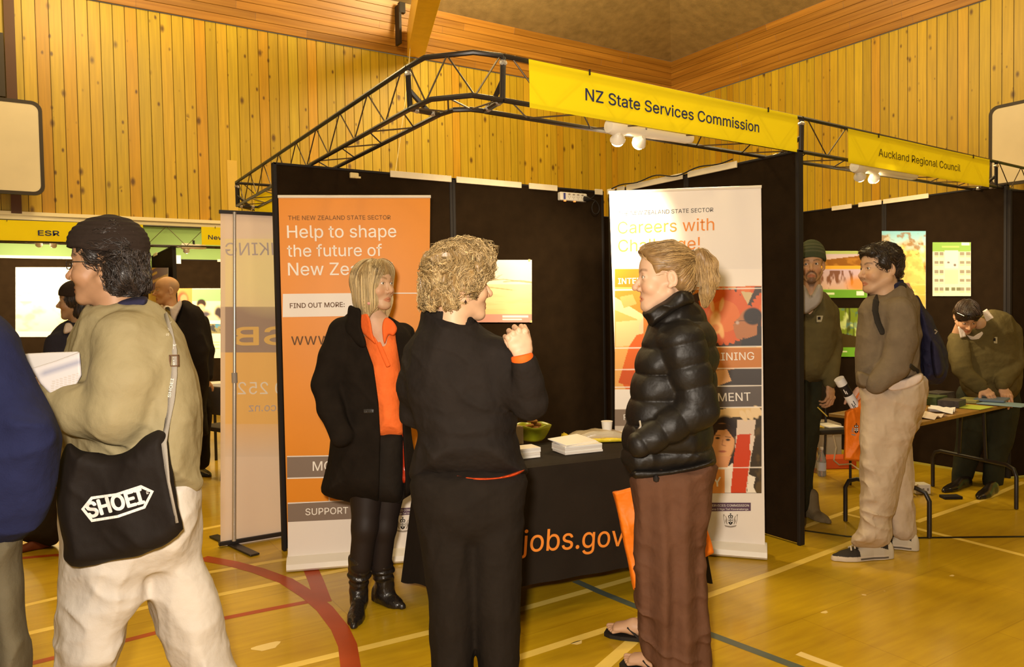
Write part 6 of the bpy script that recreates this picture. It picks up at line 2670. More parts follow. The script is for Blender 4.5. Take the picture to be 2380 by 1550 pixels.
# polo
polo_m = cloth_mat('coral_polo', (.80, .155, .030), .75, .2, .35, 11)
polo = U(.03, puff([(838, 768), (862, 752), (905, 762), (935, 790), (938, 850), (936, 920), (938, 1005), (905, 1016), (870, 1016), (850, 950), (835, 850)], 3.80, .10, .125), ell(P(893, 868, 3.735), (.075, .065, .075)))
polo = disp(polo, folds(.006, (7, 7, 5), 3))
neckhole = U(.015, ech([P(876, 735, 3.74), P(888, 790, 3.66)], [(.060, .060), (.022, .05)], RH), cone(P(878, 720, 3.74), P(880, 760, 3.72), .06, .055))
polo = cut(polo, neckhole, .006)
pm_ = solid('polo_shirt', polo, .006, polo_m, w5)
colm = cloth_mat('coral_collar', (.76, .125, .022), .7, .2, .2, 12)
cl = U(.006, puff([(836, 724), (851, 724), (861, 745), (866, 775), (874, 800), (858, 788), (840, 770), (833, 745)], 3.665, .010, .016, kx=-.0012), )
solid('collar', cl, .0035, colm, pm_)
cl = puff([(888, 760), (896, 738), (913, 746), (923, 764), (915, 780), (903, 778), (893, 800)], 3.66, .010, .016, kx=.0010)
solid('collar', cl, .0035, colm, pm_)
pl5 = ech([P(880, 798, 3.652), P(902, 850, 3.632)], [(.012, .006), (.012, .006)], RH)
solid('placket', pl5, .003, colm, pm_)
# skirt under the open coat
skirt = U(.03, puff([(858, 1000), (935, 1000), (942, 1060), (940, 1120), (930, 1166), (880, 1168), (840, 1160), (845, 1080)], 3.82, .10, .13))
dark = cloth_mat('black_skirt_cloth', (.014, .010, .007), .85, .25, .3, 9)
solid('skirt', skirt, .008, dark, w5)
# coat: trunk with flared skirt, cut open down the front, sleeve into the pocket
coat_m = cloth_mat('black_wool_coat', (.012, .0085, .006), .95, .5, .35, 7, .2, .25, .08)
trunk = puff([(815, 728), (800, 738), (782, 758), (772, 790), (768, 850), (772, 930), (772, 1000), (768, 1060), (756, 1110), (750, 1142), (778, 1155), (840, 1168), (905, 1172), (930, 1170), (938, 1160), (962, 1140), (962, 1060), (956, 980), (955, 900), (960, 830), (950, 780), (925, 750), (890, 735), (850, 728)], 3.84, .13, .185)
slv = chain([P(797, 772, 3.74), P(775, 830, 3.71), P(757, 895, 3.70), P(770, 950, 3.66), P(792, 1012, 3.62)], [.068, .064, .060, .057, .050], .02)
slv2 = chain([P(935, 780, 3.93), P(955, 860, 3.96), P(962, 930, 3.92)], [.062, .058, .052], .02)
coat = U(.022, trunk, slv)
coat = U(.03, coat, slv2)
coat = disp(coat, folds(.007, (6, 6, 3.2), 8))
openf = pxcut([(838, 690), (836, 760), (868, 850), (880, 935), (884, 1015), (882, 1100), (880, 1200), (938, 1200), (942, 1110), (936, 1010), (934, 920), (930, 850), (920, 790), (912, 690)], 2.5, 3.80)
coat = cut(coat, openf, .012)
coat = cut(coat, infl(neckhole, .012), .01)
co = solid('coat', coat, .0065, coat_m, w5)
# collar of the coat standing up round the neck
ccol = puff([(812, 712), (826, 716), (838, 722), (838, 760), (850, 800), (838, 806), (815, 785), (800, 765), (808, 735)], 3.66, .014, .026, kx=-.0016)
solid('lapel', disp(ccol, folds(.003, (8, 8, 5), 4)), .0045, coat_m, co)
ccol = puff([(916, 772), (928, 780), (942, 800), (950, 840), (946, 870), (934, 850), (922, 810)], 3.76, .012, .02)
solid('lapel', ccol, .0045, coat_m, co)
redl = puff([(921, 868), (930, 872), (938, 930), (944, 1000), (950, 1070), (949, 1112), (934, 1112), (934, 1010), (930, 930)], 3.775, .010, .014)
solid('lining', disp(redl, folds(.004, (14, 14, 14), 6)), .0045, mat('red_satin_lining', (.42, .028, .006), .3, .5, bump=[(26, .6, .02)]), co)
for (x, y) in ((852, 885), (858, 955), (868, 1022)):
    m = MB()
    q = P(x, y, 3.652)
    m.box(q, (.028, .006, .011), RH, FH, UPV, ch=.004)
    m.obj('toggle', mat('black_leather', (.012, .009, .007), .35, .5, bump=[(30, .4, .01)]), co)
# tights and boots
tight = mat('black_tights', (.016, .010, .008), .6, .25)
for (pts, rr) in (([P(852, 1150, 3.80), P(848, 1225, 3.775), P(838, 1310, 3.80)], [.085, .062, .056]), ([P(900, 1150, 3.86), P(893, 1225, 3.85), P(884, 1310, 3.89)], [.085, .060, .056])):
    solid('tights', chain(pts, rr, .03), .007, tight, w5)
bootm = mat('black_boot_leather', (.014, .010, .008), .32, .5, bump=[(13, .55, .03), (70, .25, .006)])
hl, tl = on_z(838, 1404), on_z(822, 1462)
hr, tr_ = on_z(876, 1396), on_z(938, 1416)
for (kn, an, heel, toe) in ((P(837, 1298, 3.80), P(834, 1400, 3.80), hl, tl), (P(884, 1298, 3.89), P(873, 1385, 3.92), hr, tr_)):
    d = nrm(toe-heel)
    toe = toe-d*.02
    sh = shoe_solid((heel[0], heel[1], 0), (toe[0], toe[1], 0), .044, .10)
    ank = V(heel[0], heel[1], .11)+d*.065
    shaft = chain([kn, (kn+ank)/2, ank, ank-V(0, 0, .06)], [.060, .054, .043, .043], .02)
    b = U(.03, sh, shaft)
    an_z = ank[2]
    b = disp(b, lambda p: -.005*np.sin((p[:, 2]+.02*vnoise(p*14, 3))*150)*np.exp(-((p[:, 2]-.17)/.055)**2))
    b = half(b, kn+V(0, 0, .02), (0, 0, 1))
    b = inter(b, S(lambda p: .002-p[:, 2], b.lo, b.hi))
    solid('boot', b, .005, bootm, w5)

# ================================================================ woman seen from behind in the dark jacket
D = 2.62
w6 = person('woman with short curly hair seen from behind, black jacket, one hand raised', P(1095, 1720, 2.66))
ho = P(1067, 664, D)
hs, B, hc = make_head(w6, ho, 112, SK_A, sc=1.03, brow=(.30, .20, .10), fat=.003, neck=.055, j=.98, lip=1.5)
chest, hip = P(1080, 880, 2.70), P(1085, 1120, 2.70)
rw = P(1216, 832, 2.50)
tr = simple_body(hip, chest, P(1058, 760, 2.66), [P(1050, 1420, 2.66), P(1160, 1420, 2.66)], [P(1052, 1690, 2.70), P(1152, 1690, 2.70)],
                 [P(985, 810, 2.70), P(1165, 830, 2.62)], [P(975, 930, 2.68), P(1218, 915, 2.615)], [P(1030, 960, 2.66), rw], .8)
skin6 = head_color(ho, B, 1.03, SK_A, None, (.30, .20, .10))
# raised right hand, back towards us, fingers bent away at the top
hd = place_hand(rw, nrm(UPV*1.0-RH*.28+FH*.10), nrm(-FH*1.0+RH*.25), side=1, sc=1.03, curl=[(62, 75, 45), (66, 70, 42), (68, 72, 42), (72, 74, 44)], spread=.10, thumb_dir=(.35, .80, -.5), thumb=(.1, .1))


def hand_col(o, base):
    def f(v):
        d = np.linalg.norm(v-o, axis=1)
        c = np.tile(np.array(base), (len(v), 1))*(1+.10*fbm(v*70, 2, 4))[:, None]
        red = np.clip((d-.085)/.05, 0, 1)*.18
        c *= 1-red[:, None]*np.array([.05, .35, .45])
        return c
    return f


bd = body_mesh(w6, [(hs, .0026, hc), (tr, .013, SK_A), (U(.01, hd, cone(rw+(P(1222, 890, 2.545)-rw)*.5, rw, .025, .026)), .0019, hand_col(rw, (.52, .33, .21)))])
add_eyes(bd, ho, B, 1.03, 0)
er = ho+B@np.array([.083, -.006, -.05])*1.03
m = MB()
m.tube([er+V(0, 0, .02), er+V(0.004, 0, .012), er], .0009, 5)
m.obj('earring', mat('gold_wire', (.6, .42, .15), .3, .5, metal=.8), w6)
MB().lathe(er-V(0, 0, .006), [(.0005, -.008), (.0045, 0), (.0005, .008)], 10).obj('earring', mat('dark_bead', (.03, .015, .012), .3, .5), w6)
h6 = local(U(.03, ell((0, -.018, .055), (.098, .108, .094)), ell((0, .045, .085), (.085, .075, .062)), ell((0, -.062, -.02), (.086, .070, .085)), ell((0, -.075, -.075), (.060, .045, .050)), ell((.062, .012, .03), (.034, .058, .045)), ell((-.062, .012, .03), (.034, .058, .045))), ho, B, 1.03)
h6 = cut(h6, local(U(.02, ell((.02, .125, -.045), (.15, .10, .088)), ell((.08, .010, -.040), (.03, .045, .040)), ell((0, .0, -.13), (.12, .075, .055))), ho, B, 1.03), .012)
h6 = half(h6, P(1010, 713, D), -UPV-RH*.10, .02)
h6 = disp(h6, lambda p: .013*fbm(p*26, 3, 2)+.006*np.sin(22*vnoise(p*13, 5)), .03)


def flow6(p):
    q = (p-ho)@B
    w = np.stack([vnoise(p*17, 1), vnoise(p*17, 2), vnoise(p*17, 3)], 1)*1.1
    d = np.stack([np.sign(q[:, 0])*.4, np.where(q[:, 2] > .09, .8, -.5), np.where(q[:, 2] > .10, -.1, -.9)], 1)+w
    return d@B.T


hair_obj(w6, h6, .0038, (.21, .13, .048), (.52, .37, .17), flow6, n=3000, seg=10, step=.012, rad=.0012, lift=.006, maxdev=.05, curl=.7, seed=8, mvar=.5, ok=lambda p: p[:, 2] > P(1010, 704, 2.62)[2])
jm = cloth_mat('black_jacket_cloth', (.013, .0095, .0075), .85, .35, .5, 8, .15, .15, .12)
trunk = puff([(985, 722), (1020, 716), (1060, 718), (1096, 742), (1130, 768), (1175, 792), (1192, 830), (1200, 890), (1198, 960), (1200, 1030), (1213, 1080), (1218, 1100), (1160, 1108), (1090, 1110), (1010, 1110), (962, 1108), (962, 1075), (972, 1030), (966, 985), (950, 930), (943, 880), (946, 830), (960, 790), (978, 755)], 2.70, .13, .165)
arm = chain([P(1160, 832, 2.62), P(1200, 880, 2.60), P(1228, 930, 2.585), P(1226, 890, 2.54), P(1217, 848, 2.505)], [.072, .068, .058, .046, .038], .02)
arm = U(.02, arm, chain([P(1160, 832, 2.62), P(1195, 900, 2.61), P(1226, 935, 2.58)], [.07, .074, .052], .02))
larm = chain([P(988, 820, 2.72), P(968, 900, 2.74), P(972, 955, 2.80), P(1010, 975, 2.88)], [.066, .062, .056, .05], .02)
jk = U(.02, trunk, arm)
jk = U(.03, jk, larm)
jk = disp(jk, folds(.009, (6.5, 6.5, 5), 12))
wst = P(1080, 1000, 2.7)[2]
jk = disp(jk, lambda p: .003*np.sin((p[:, 2]-wst)*80+5*vnoise(p*6, 4))*np.exp(-((p[:, 2]-wst)/.07)**2)*-1)
jk = cut(jk, chain([P(1060, 700, 2.63), P(1062, 740, 2.63)], [.062, .060]), .008)
jo = solid('jacket', jk, .0055, jm, w6)
# stand-up shirt collar of the jacket
col_ = neck_collar(P(1050, 764, 2.645), P(1046, 716, 2.635), .080, .066, .010, .95)
col_ = half(col_, P(1070, 722, 2.63), UPV*1.0+RH*.42)
solid('collar', col_, .004, jm, jo)
hemy = MB()
uv = puff([(1042, 1100), (1100, 1106), (1160, 1106), (1216, 1090), (1217, 1096), (1190, 1110), (1130, 1119), (1085, 1116)], 2.70, .012, .155)
red = cloth_mat('red_undershirt', (.52, .058, .010), .7, .2, .2, 12)
solid('undershirt', uv, .005, red, w6)
cf = chain([P(1214, 832, 2.495), P(1217, 846, 2.505)], [.0375, .0385])
cf = half(half(cf, P(1213, 824, 2.49), UPV-RH*.2), P(1218, 850, 2.51), -UPV+RH*.2)
solid('shirt_cuff', cf, .003, mat('orange_cuff', (.66, .10, .008), .7, .2), w6)
tm = cloth_mat('black_trousers_cloth', (.012, .0085, .006), .9, .3, .5, 7, .12, .1, .10)
lg = puff([(966, 1100), (1100, 1100), (1106, 1200), (1103, 1300), (1102, 1420), (1098, 1550), (1097, 1715), (1010, 1715), (1004, 1550), (998, 1400), (986, 1290), (970, 1200)], 2.68, .085, .105)
rg = puff([(1080, 1100), (1214, 1098), (1216, 1180), (1214, 1270), (1207, 1400), (1201, 1550), (1196, 1715), (1122, 1715), (1114, 1550), (1103, 1430), (1095, 1300), (1085, 1200)], 2.68, .085, .105)
seat = ell(P(1088, 1170, 2.64), (.150, .10, .13), np.stack([RH, FH, UPV], 1))
tr6 = disp(U(.025, lg, rg, seat), folds(.007, (6, 6, 2.5), 22))
solid('trousers', tr6, .007, tm, w6)
for x in (1052, 1158):
    q = P(x, 1725, 2.66)
    solid('shoe', shoe_solid((q[0]-FH[0]*.1, q[1]-FH[1]*.1), (q[0]+FH[0]*.15+RH[0]*.03, q[1]+FH[1]*.15+RH[1]*.03)), .007, bootm, w6)

# ================================================================ woman in the black quilted jacket and brown trousers
D = 2.90
w7 = person('woman with a ponytail in a black quilted jacket and brown wide trousers, hand in pocket', P(1560, 1600, 3.0))
ho = P(1545, 650, D)
SC7 = 1.04
hs, B, hc = make_head(w7, ho, -93, (.56, .35, .225), sc=SC7, brow=(.14, .07, .03), nose=1.05, fat=.001, neck=.052, lean=.005)
tr = simple_body(P(1560, 1080, 2.95), P(1580, 850, 2.95), P(1565, 745, 2.93), [P(1550, 1300, 2.90), P(1535, 1300, 3.05)], [P(1570, 1560, 2.92), P(1530, 1470, 3.30)],
                 [P(1592, 790, 2.83), P(1570, 790, 3.1)], [P(1625, 940, 2.82), P(1560, 940, 3.15)], [P(1495, 1020, 2.78), P(1500, 1010, 3.1)], .85)
t1 = on_z(1478, 1484)
t0 = on_z(1535, 1492)
n1, n0 = on_z(1500, 1560), on_z(1580, 1580)


def foot_solid(heel, toe):
    heel, toe = V(heel[0], heel[1], .02), V(toe[0], toe[1], .02)
    d = nrm(toe-heel)
    s = V(-d[1], d[0], 0)
    f = U(.02, ech([heel+d*.03+V(0, 0, .035), heel+d*.12+V(0, 0, .035), heel+d*.20+V(0, 0, .024)], [(.032, .034), (.036, .034), (.045, .018)], s), cone(heel+d*.05+V(0, 0, .03), heel+d*.04+V(0, 0, .14), .035, .036))
    for i, (k, l, r) in enumerate(((-.030, .245, .0125), (-.010, .24, .009), (.006, .232, .0085), (.021, .222, .008), (.034, .21, .008))):
        f = U(.004, f, cone(heel+d*.185+s*k*.9+V(0, 0, .018), heel+d*l+s*k+V(0, 0, .010), r*1.1, r))
    return f


bd = body_mesh(w7, [(hs, .0026, hc), (tr, .013, SK_A), (foot_solid(t0, t1), .0035, (.52, .31, .19)), (foot_solid(n0, n1), .0035, (.52, .31, .19))])
add_eyes(bd, ho, B, SC7, 0, (.16, .14, .08))
flop = mat('black_rubber', (.014, .010, .008), .6, .3)
for (a, b) in ((t0, t1), (n0, n1)):
    d = nrm(V(b[0]-a[0], b[1]-a[1], 0))
    s = V(-d[1], d[0], 0)
    fo = person  # noqa
    m = MB()
    L = np.linalg.norm((b-a)[:2])+.0
    out = []
    for (t, w) in ((-.01, .02), (.02, .034), (.09, .036), (.17, .046), (.225, .042), (.255, .024)):
        out.append((t, w))
    poly = [V(a[0], a[1], .002)+d*t+s*w for (t, w) in out]+[V(a[0], a[1], .002)+d*t-s*w for (t, w) in out[::-1]]
    m.prism(poly, V(0, 0, .017))
    fl = m.obj('flip_flop', flop, w7)
    st = MB()
    for sg in (-1, 1):
        st.tube([V(a[0], a[1], .02)+d*.20-s*.018+V(0, 0, .01), V(a[0], a[1], .02)+d*.185-s*.012+V(0, 0, .038), V(a[0], a[1], .02)+d*.14+s*sg*.036+V(0, 0, .040), V(a[0], a[1], .02)+d*.09+s*sg*.038], .006, 6)
    st.obj('strap', flop, fl, smooth=True)
# hair drawn back to a ponytail
h7 = local(U(.02, ell((0, -.010, .050), (.083, .102, .091)), ell((0, .052, .088), (.058, .050, .042)), ell((0, -.06, .0), (.072, .055, .065))), ho, B, SC7)
h7 = cut(h7, local(U(.012, ell((0, .128, .012), (.13, .085, .098)), ell((.09, .012, -.03), (.05, .062, .062)), ell((-.09, .012, -.03), (.05, .062, .062)), ell((0, -.01, -.10), (.12, .08, .065)), ell((.085, -.016, .002), (.03, .024, .036))), ho, B, SC7), .01)
tie = ho+B@(np.array([0, -.098, .070])*SC7)
tail = chain([tie, tie+B@np.array([0, -.035, .018]), tie+B@np.array([0, -.062, -.015]), tie+B@np.array([0, -.068, -.075]), tie+B@np.array([0, -.056, -.13]), tie+B@np.array([0, -.05, -.170])], [.016, .026, .031, .030, .022, .008], .012)
h7 = disp(U(.012, h7, tail), lambda p: .004*fbm(p*40, 2, 2))


def flow7(p):
    q = (p-ho)@B
    tt = (tie-ho)@B
    to = tt-q
    to /= np.linalg.norm(to, axis=1)[:, None]+1e-6
    dn = np.tile(np.array([0, -.1, -1.0]), (len(p), 1))
    far = ((q[:, 1] < tt[1]-.004))[:, None]
    return np.where(far, dn, to)@B.T


hair_obj(w7, h7, .0038, (.19, .105, .036), (.48, .31, .12), flow7, n=2400, seg=9, step=.014, rad=.0011, lift=.004, curl=.12, seed=3, mvar=.4)
ring = [tie+B@np.array([.0215*math.cos(t), -.004, .0215*math.sin(t)]) for t in np.linspace(0, 2*math.pi, 20)[:-1]]
MB().tube(ring, .0055, 7, closed=True).obj('hair_tie', mat('red_elastic', (.45, .045, .012), .7), w7, smooth=True)
pj = mat('black_quilted_nylon', (.010, .0078, .006),   .50, .28, bump=[(15, .35, .015), (50, .2, .004)])
trunk = puff([(1512, 738), (1545, 712), (1580, 690), (1606, 700), (1638, 736), (1655, 768), (1665, 810), (1664, 870), (1658, 940), (1650, 990), (1655, 1050), (1656, 1082), (1610, 1096), (1540, 1108), (1478, 1112), (1455, 1085), (1447, 1045), (1456, 985), (1470, 905), (1480, 845), (1494, 800), (1508, 768)], 2.97, .10, .15)
zt7 = P(1560, 1095, 2.97)[2]
trunk = disp(trunk, lambda p: -.011*np.abs(np.sin((p[:, 2]-zt7)*math.pi/.098))**.6+.006)
a0, a1, a2 = P(1585, 800, 2.83), P(1625, 950, 2.82), P(1492, 1030, 2.79)


def quilt(a, b, ra, rb, n, amp=.010):
    a, b = np.asarray(a), np.asarray(b)
    c = cone(a, b, ra, rb)
    ab = b-a
    L2 = ab@ab
    return S(lambda p: c(p)-amp*(np.abs(np.sin(np.clip((p-a)@ab/L2, -.15, 1.15)*math.pi*n))**.6)+amp*.5, c.lo-amp, c.hi+amp)


arm = U(.012, quilt(a0, a1, .082, .066, 3), quilt(a1, a2, .064, .050, 3))
jk = U(.010, trunk, arm)
jk = disp(jk, folds(.005, (14, 14, 9), 31))
jo = solid('quilted_jacket', jk, .005, pj, w7)
cl = puff([(1497, 728), (1512, 716), (1545, 695), (1575, 674), (1602, 674), (1611, 700), (1590, 712), (1562, 730), (1535, 748), (1515, 758), (1507, 742)], 2.93, .020, .105)
cl = cut(cl, chain([ho+V(0, 0, -.05), P(1555, 715, 2.92), P(1562, 745, 2.93)], [.06, .058, .058]), .006)
solid('collar', disp(cl, folds(.004, (10, 10, 14), 5)), .0042, pj, jo)
band = puff([(1472, 1090), (1540, 1088), (1610, 1077), (1657, 1064), (1659, 1082), (1612, 1098), (1540, 1112), (1476, 1115)], 2.97, .016, .150)
solid('hem_band', band, .005, pj, jo)
MB().lathe(P(1525, 1113, 2.815), [(.001, -.012), (.010, -.008), (.012, .004), (.004, .014), (.001, .014)], 10).obj('cord_lock', EDGE, jo)
MB().tube([P(1487, 978, 2.80), P(1489, 990, 2.79), P(1484, 1000, 2.79)], .004, 6).obj('zip_pull', CHROME, jo)
bw = cloth_mat('brown_trouser_cloth', (.105, .047, .025), .85, .3, .35, 8, .10, .25, .12)
near = puff([(1478, 1088), (1655, 1072), (1657, 1130), (1652, 1185), (1636, 1235), (1630, 1300), (1637, 1370), (1642, 1450), (1650, 1550), (1660, 1590), (1530, 1600), (1512, 1545), (1496, 1470), (1487, 1380), (1484, 1280), (1480, 1190)], 2.96, .11, .135)
far = puff([(1482, 1100), (1560, 1090), (1570, 1250), (1560, 1400), (1562, 1480), (1530, 1512), (1503, 1500), (1495, 1450), (1482, 1400), (1480, 1330), (1481, 1200)], 3.14, .08, .10, ky=.0004)
trz = disp(U(.012, near, far), lambda p: -.009*np.sin((p-CAMPOS)@RH*70+3.0*vnoise(p*np.array([5, 5, 2.]), 4))*np.clip((1.0-p[:, 2])/.5, 0, 1)+folds(.006, (9, 9, 5), 14)(p)+crumple(.006, 3, 20)(p)*np.clip((.85-p[:, 2])/.3, 0, 1))
trz = inter(trz, S(lambda p: .025-p[:, 2], trz.lo, trz.hi))
solid('trousers', trz, .006, bw, w7)
# orange carrier bag behind her legs, and a black one further back
OBAG = mat('orange_carrier_bag', (.82, .19, .008), .55, .3, bump=[(9, .6, .03)], noise=(5, .06))


def carrier(label, corners, D, th, m, handles=None, name='carrier_bag', kx=0., ky=0.):
    t = thing(name, label, 'bag', P(*np.array(corners).mean(0), D))
    s = puff(corners, D, .012, th, kx=kx, ky=ky, smooth=False)
    s = disp(s, folds(.004, (9, 9, 6), 6))
    solid('bag_body', s, .005, m, t)
    for h_ in (handles or []):
        MB().tube([P(*q) for q in h_], .006, 6).obj('handle', m, t, smooth=True)
    return t


carrier('orange carrier bag held low behind the brown trousers', [(1425, 1144), (1475, 1130), (1560, 1108), (1612, 1120), (1657, 1284), (1628, 1299), (1560, 1330), (1474, 1368)], 3.36, .035, OBAG,
        [[(1480, 1132, 3.35), (1500, 1075, 3.3), (1520, 1030, 3.24), (1550, 1080, 3.3), (1580, 1112, 3.35)]], ky=.0)
# ================================================================ the walker with the shoulder bag
D = 2.42
w2 = person('young man in a beige jacket striding left with a black shoulder bag and papers', P(330, 1800, 2.45))
ho = P(247, 621, D)
hs, B, hc = make_head(w2, ho, -80, (.35, .19, .10), sc=1.02, brow=(.03, .02, .015), nose=.95, fat=.004, lip=1.5, neck=.058, j=1.03)
wr = P(120, 916, 2.29)
tr = simple_body(P(320, 1180, 2.46), P(300, 880, 2.46), P(275, 735, 2.45), [P(215, 1500, 2.38), P(440, 1480, 2.55)], [P(110, 1760, 2.36), P(570, 1740, 2.60)],
                 [P(300, 790, 2.30), P(300, 790, 2.62)], [P(268, 965, 2.27), P(260, 960, 2.66)], [wr, P(150, 925, 2.55)], .95)
hd = place_hand(wr, nrm(-RH*1.0+UPV*.35-FH*.1), nrm(-FH*.9-UPV*.25), side=-1, sc=1.05, curl=[(25, 45, 30), (30, 50, 32), (34, 52, 32), (38, 54, 34)], thumb_dir=(.55, .75, -.45))
hd2 = place_hand(P(140, 925, 2.52), nrm(-RH+UPV*.2), nrm(FH+UPV*.2), side=1, sc=1.05, curl=RELAX)
bd = body_mesh(w2, [(hs, .0026, hc), (tr, .014, SK_C), (U(.01, hd, cone(wr, wr+RH*.08, .030, .034)), .0024, hand_col(wr, (.34, .19, .105))), (hd2, .003, (.34, .19, .105))])
add_eyes(bd, ho, B, 1.02, 0, (.03, .018, .012))
# glasses
gm = mat('dark_spectacle_frame', (.02, .014, .012), .3, .5)
gl = MB()
for s in (-1, 1):
    c = ho+B@np.array([s*.032, .102, .006])
    ring = [c+B@np.array([.021*math.cos(t)*(1 if abs(math.cos(t)) < .9 else .96), -.004*abs(math.cos(t)), .0135*math.sin(t)]) for t in np.linspace(0, 2*math.pi, 21)[:-1]]
    gl.tube(ring, .0016, 6, closed=True)
    gl.tube([c+B@np.array([s*.021, -.004, .005]), ho+B@np.array([s*.074, .07, .014]), ho+B@np.array([s*.082, -.005, .012])], .0017, 6)
gl.tube([ho+B@np.array([-.011, .1035, .008]), ho+B@np.array([0, .106, .010]), ho+B@np.array([.011, .1035, .008])], .0016, 6)
gl.obj('spectacles', gm, w2, smooth=True)
h2 = local(U(.02, ell((0, -.013, .060), (.084, .097, .084)), ell((0, -.053, .0), (.080, .056, .075)), ell((0, -.070, -.045), (.070, .045, .048)), ell((.060, -.045, -.015), (.030, .045, .058)), ell((-.060, -.045, -.015), (.030, .045, .058))), ho, B, 1.02)
h2 = cut(h2, local(U(.012, ell((0, .130, -.02), (.14, .105, .072)), ell((0, .07, -.095), (.12, .085, .080)), ell((0, -.01, -.15), (.075, .06, .06))), ho, B, 1.02), .01)
h2 = disp(h2, lambda p: .012*fbm(p*27, 3, 6)+.004*np.sin(18*vnoise(p*12, 5)), .03)


def flow2(p):
    q = (p-ho)@B
    w = np.stack([vnoise(p*15, 1), vnoise(p*15, 2), vnoise(p*15, 3)], 1)*.9
    d = np.stack([np.sign(q[:, 0])*.3, np.where(q[:, 2] > .07, -.9, -.5), np.where(q[:, 2] > .09, -.1, -.8)], 1)+w
    return d@B.T


hair_obj(w2, h2, .0038, (.012, .008, .006), (.045, .03, .022), flow2, n=2200, seg=10, step=.014, rad=.0013, lift=.006, maxdev=.012, curl=.6, seed=18)
capm = cloth_mat('dark_knit_cap', (.022, .014, .010), .95, .5, .3, 12)
cap = half(local(U(.02, ell((0, -.016, .070), (.091, .112, .092)), ell((0, .03, .075), (.080, .075, .065))), ho, B, 1.03), ho+B@np.array([0, .02, .050]), B@np.array([0, .12, -1]))
cap = disp(cap, lambda p: -.0015*np.sin(((p-ho)@B)[:, 2]*420))
solid('knit_cap', cap, .0036, capm, w2)
bj = cloth_mat('beige_jacket_cloth', (.25, .205, .108), .7, .25, .45, 6, .05, .1, .2)
trunk = puff([(208, 716), (240, 706), (300, 700), (340, 704), (390, 742), (425, 795), (447, 870), (461, 950), (458, 1030), (455, 1090), (462, 1125), (430, 1140), (340, 1150), (240, 1145), (165, 1130), (150, 1060), (143, 1000), (140, 940), (148, 870), (160, 810), (180, 752)], 2.46, .14, .185)
sl = chain([P(292, 790, 2.31), P(288, 880, 2.26), P(268, 958, 2.25), P(190, 952, 2.26), P(125, 930, 2.29)], [.088, .084, .078, .062, .050], .03)
sl2 = chain([P(300, 790, 2.62), P(262, 955, 2.66), P(165, 932, 2.56)], [.08, .072, .05], .03)
jk = U(.018, U(.03, trunk, sl2), sl)
jk = disp(jk, folds(.010, (6, 6, 4.0), 41))
jk = disp(jk, folds(.004, (17, 17, 8), 43))
jk = cut(jk, chain([P(258, 690, 2.44), P(268, 716, 2.45)], [.064, .070]), .008)
jo = solid('jacket', jk, .006, bj, w2)
nc = puff([(262, 706), (282, 694), (335, 688), (345, 700), (335, 716), (295, 722), (262, 722)], 2.45, .015, .085)
nc = cut(nc, chain([ho+V(0, 0, -.06), P(266, 720, 2.45)], [.058, .060]), .005)
solid('collar', nc, .0045, cloth_mat('navy_shirt', (.022, .020, .045), .85), w2)
wj = cloth_mat('white_denim', (.50, .45, .39), .8, .3, .5, 6, .05, .05, .2)
fl_ = puff([(152, 1120), (300, 1130), (345, 1200), (338, 1330), (300, 1440), (262, 1545), (225, 1660), (185, 1775), (95, 1780), (108, 1660), (126, 1540), (132, 1460), (146, 1400), (150, 1310)], 2.40, .10, .125)
rl_ = puff([(290, 1140), (440, 1128), (455, 1190), (462, 1280), (492, 1350), (520, 1450), (542, 1550), (590, 1660), (635, 1755), (540, 1785), (470, 1680), (402, 1550), (368, 1460), (335, 1370), (310, 1300)], 2.52, .10, .12, kx=.0003)
st_ = puff([(160, 1090), (440, 1100), (456, 1170), (455, 1250), (420, 1310), (330, 1345), (200, 1330), (152, 1290)], 2.46, .12, .16)
tz = disp(U(.03, fl_, rl_, st_), folds(.010, (5, 5, 7), 33))
tz = disp(tz, crumple(.008, 34, 13, 5))
tz = inter(tz, S(lambda p: .02-p[:, 2], tz.lo, tz.hi))
solid('trousers', tz, .007, wj, w2)
for (a, b) in ((P(190, 1790, 2.38), P(70, 1800, 2.36)), (P(640, 1755, 2.62), P(520, 1790, 2.58))):
    solid('shoe', shoe_solid(a, b, .05, .10), .007, mat('grey_shoe', (.12, .10, .08), .7), w2)
# shoulder bag with the lettered strap
BAGM = mat('black_bag_nylon', (.009, .006, .0045), .75, .15, bump=[(7, .5, .03), (240, .2, .002)])
bgt = thing('shoulder_bag', 'black shoulder bag with white lettered badge on the hip of the beige jacket', 'bag', P(270, 1170, 2.24))
bs = puff([(156, 1032), (188, 1050), (245, 1060), (300, 1048), (342, 1018), (379, 1010), (392, 1080), (408, 1160), (420, 1228), (375, 1268), (300, 1292), (230, 1305), (166, 1314), (148, 1260), (134, 1190), (136, 1110)], 2.215, .035, .055, kx=.00012)
bs = disp(bs, folds(.006, (7, 7, 9), 61))
bo = solid('bag_body', bs, .0055, BAGM, bgt)
STRAPM = mat('grey_webbing', (.26, .23, .19), .7, .2, bump=[(300, .4, .002)])
sp = [P(384, 728, 2.345), P(396, 770, 2.30), P(404, 815, 2.272), P(404, 870, 2.262), P(398, 930, 2.252), P(388, 990, 2.235), P(380, 1030, 2.205), P(392, 1120, 2.185), P(412, 1215, 2.19)]
sp = [on_surface(U(.0, jk, bs), *px_of(q)[:2], 1.7, .004) for q in sp]
sv, sf = [], []
for i, q in enumerate(sp):
    t_ = nrm(sp[min(i+1, len(sp)-1)]-sp[max(i-1, 0)])
    nn = nrm(-_f)
    w_ = np.cross(t_, nn)
    hw = .0105 if i < 7 else .004
    sv += [q-w_*hw+nn*.002, q+w_*hw+nn*.002, q+w_*hw-nn*.002, q-w_*hw-nn*.002]
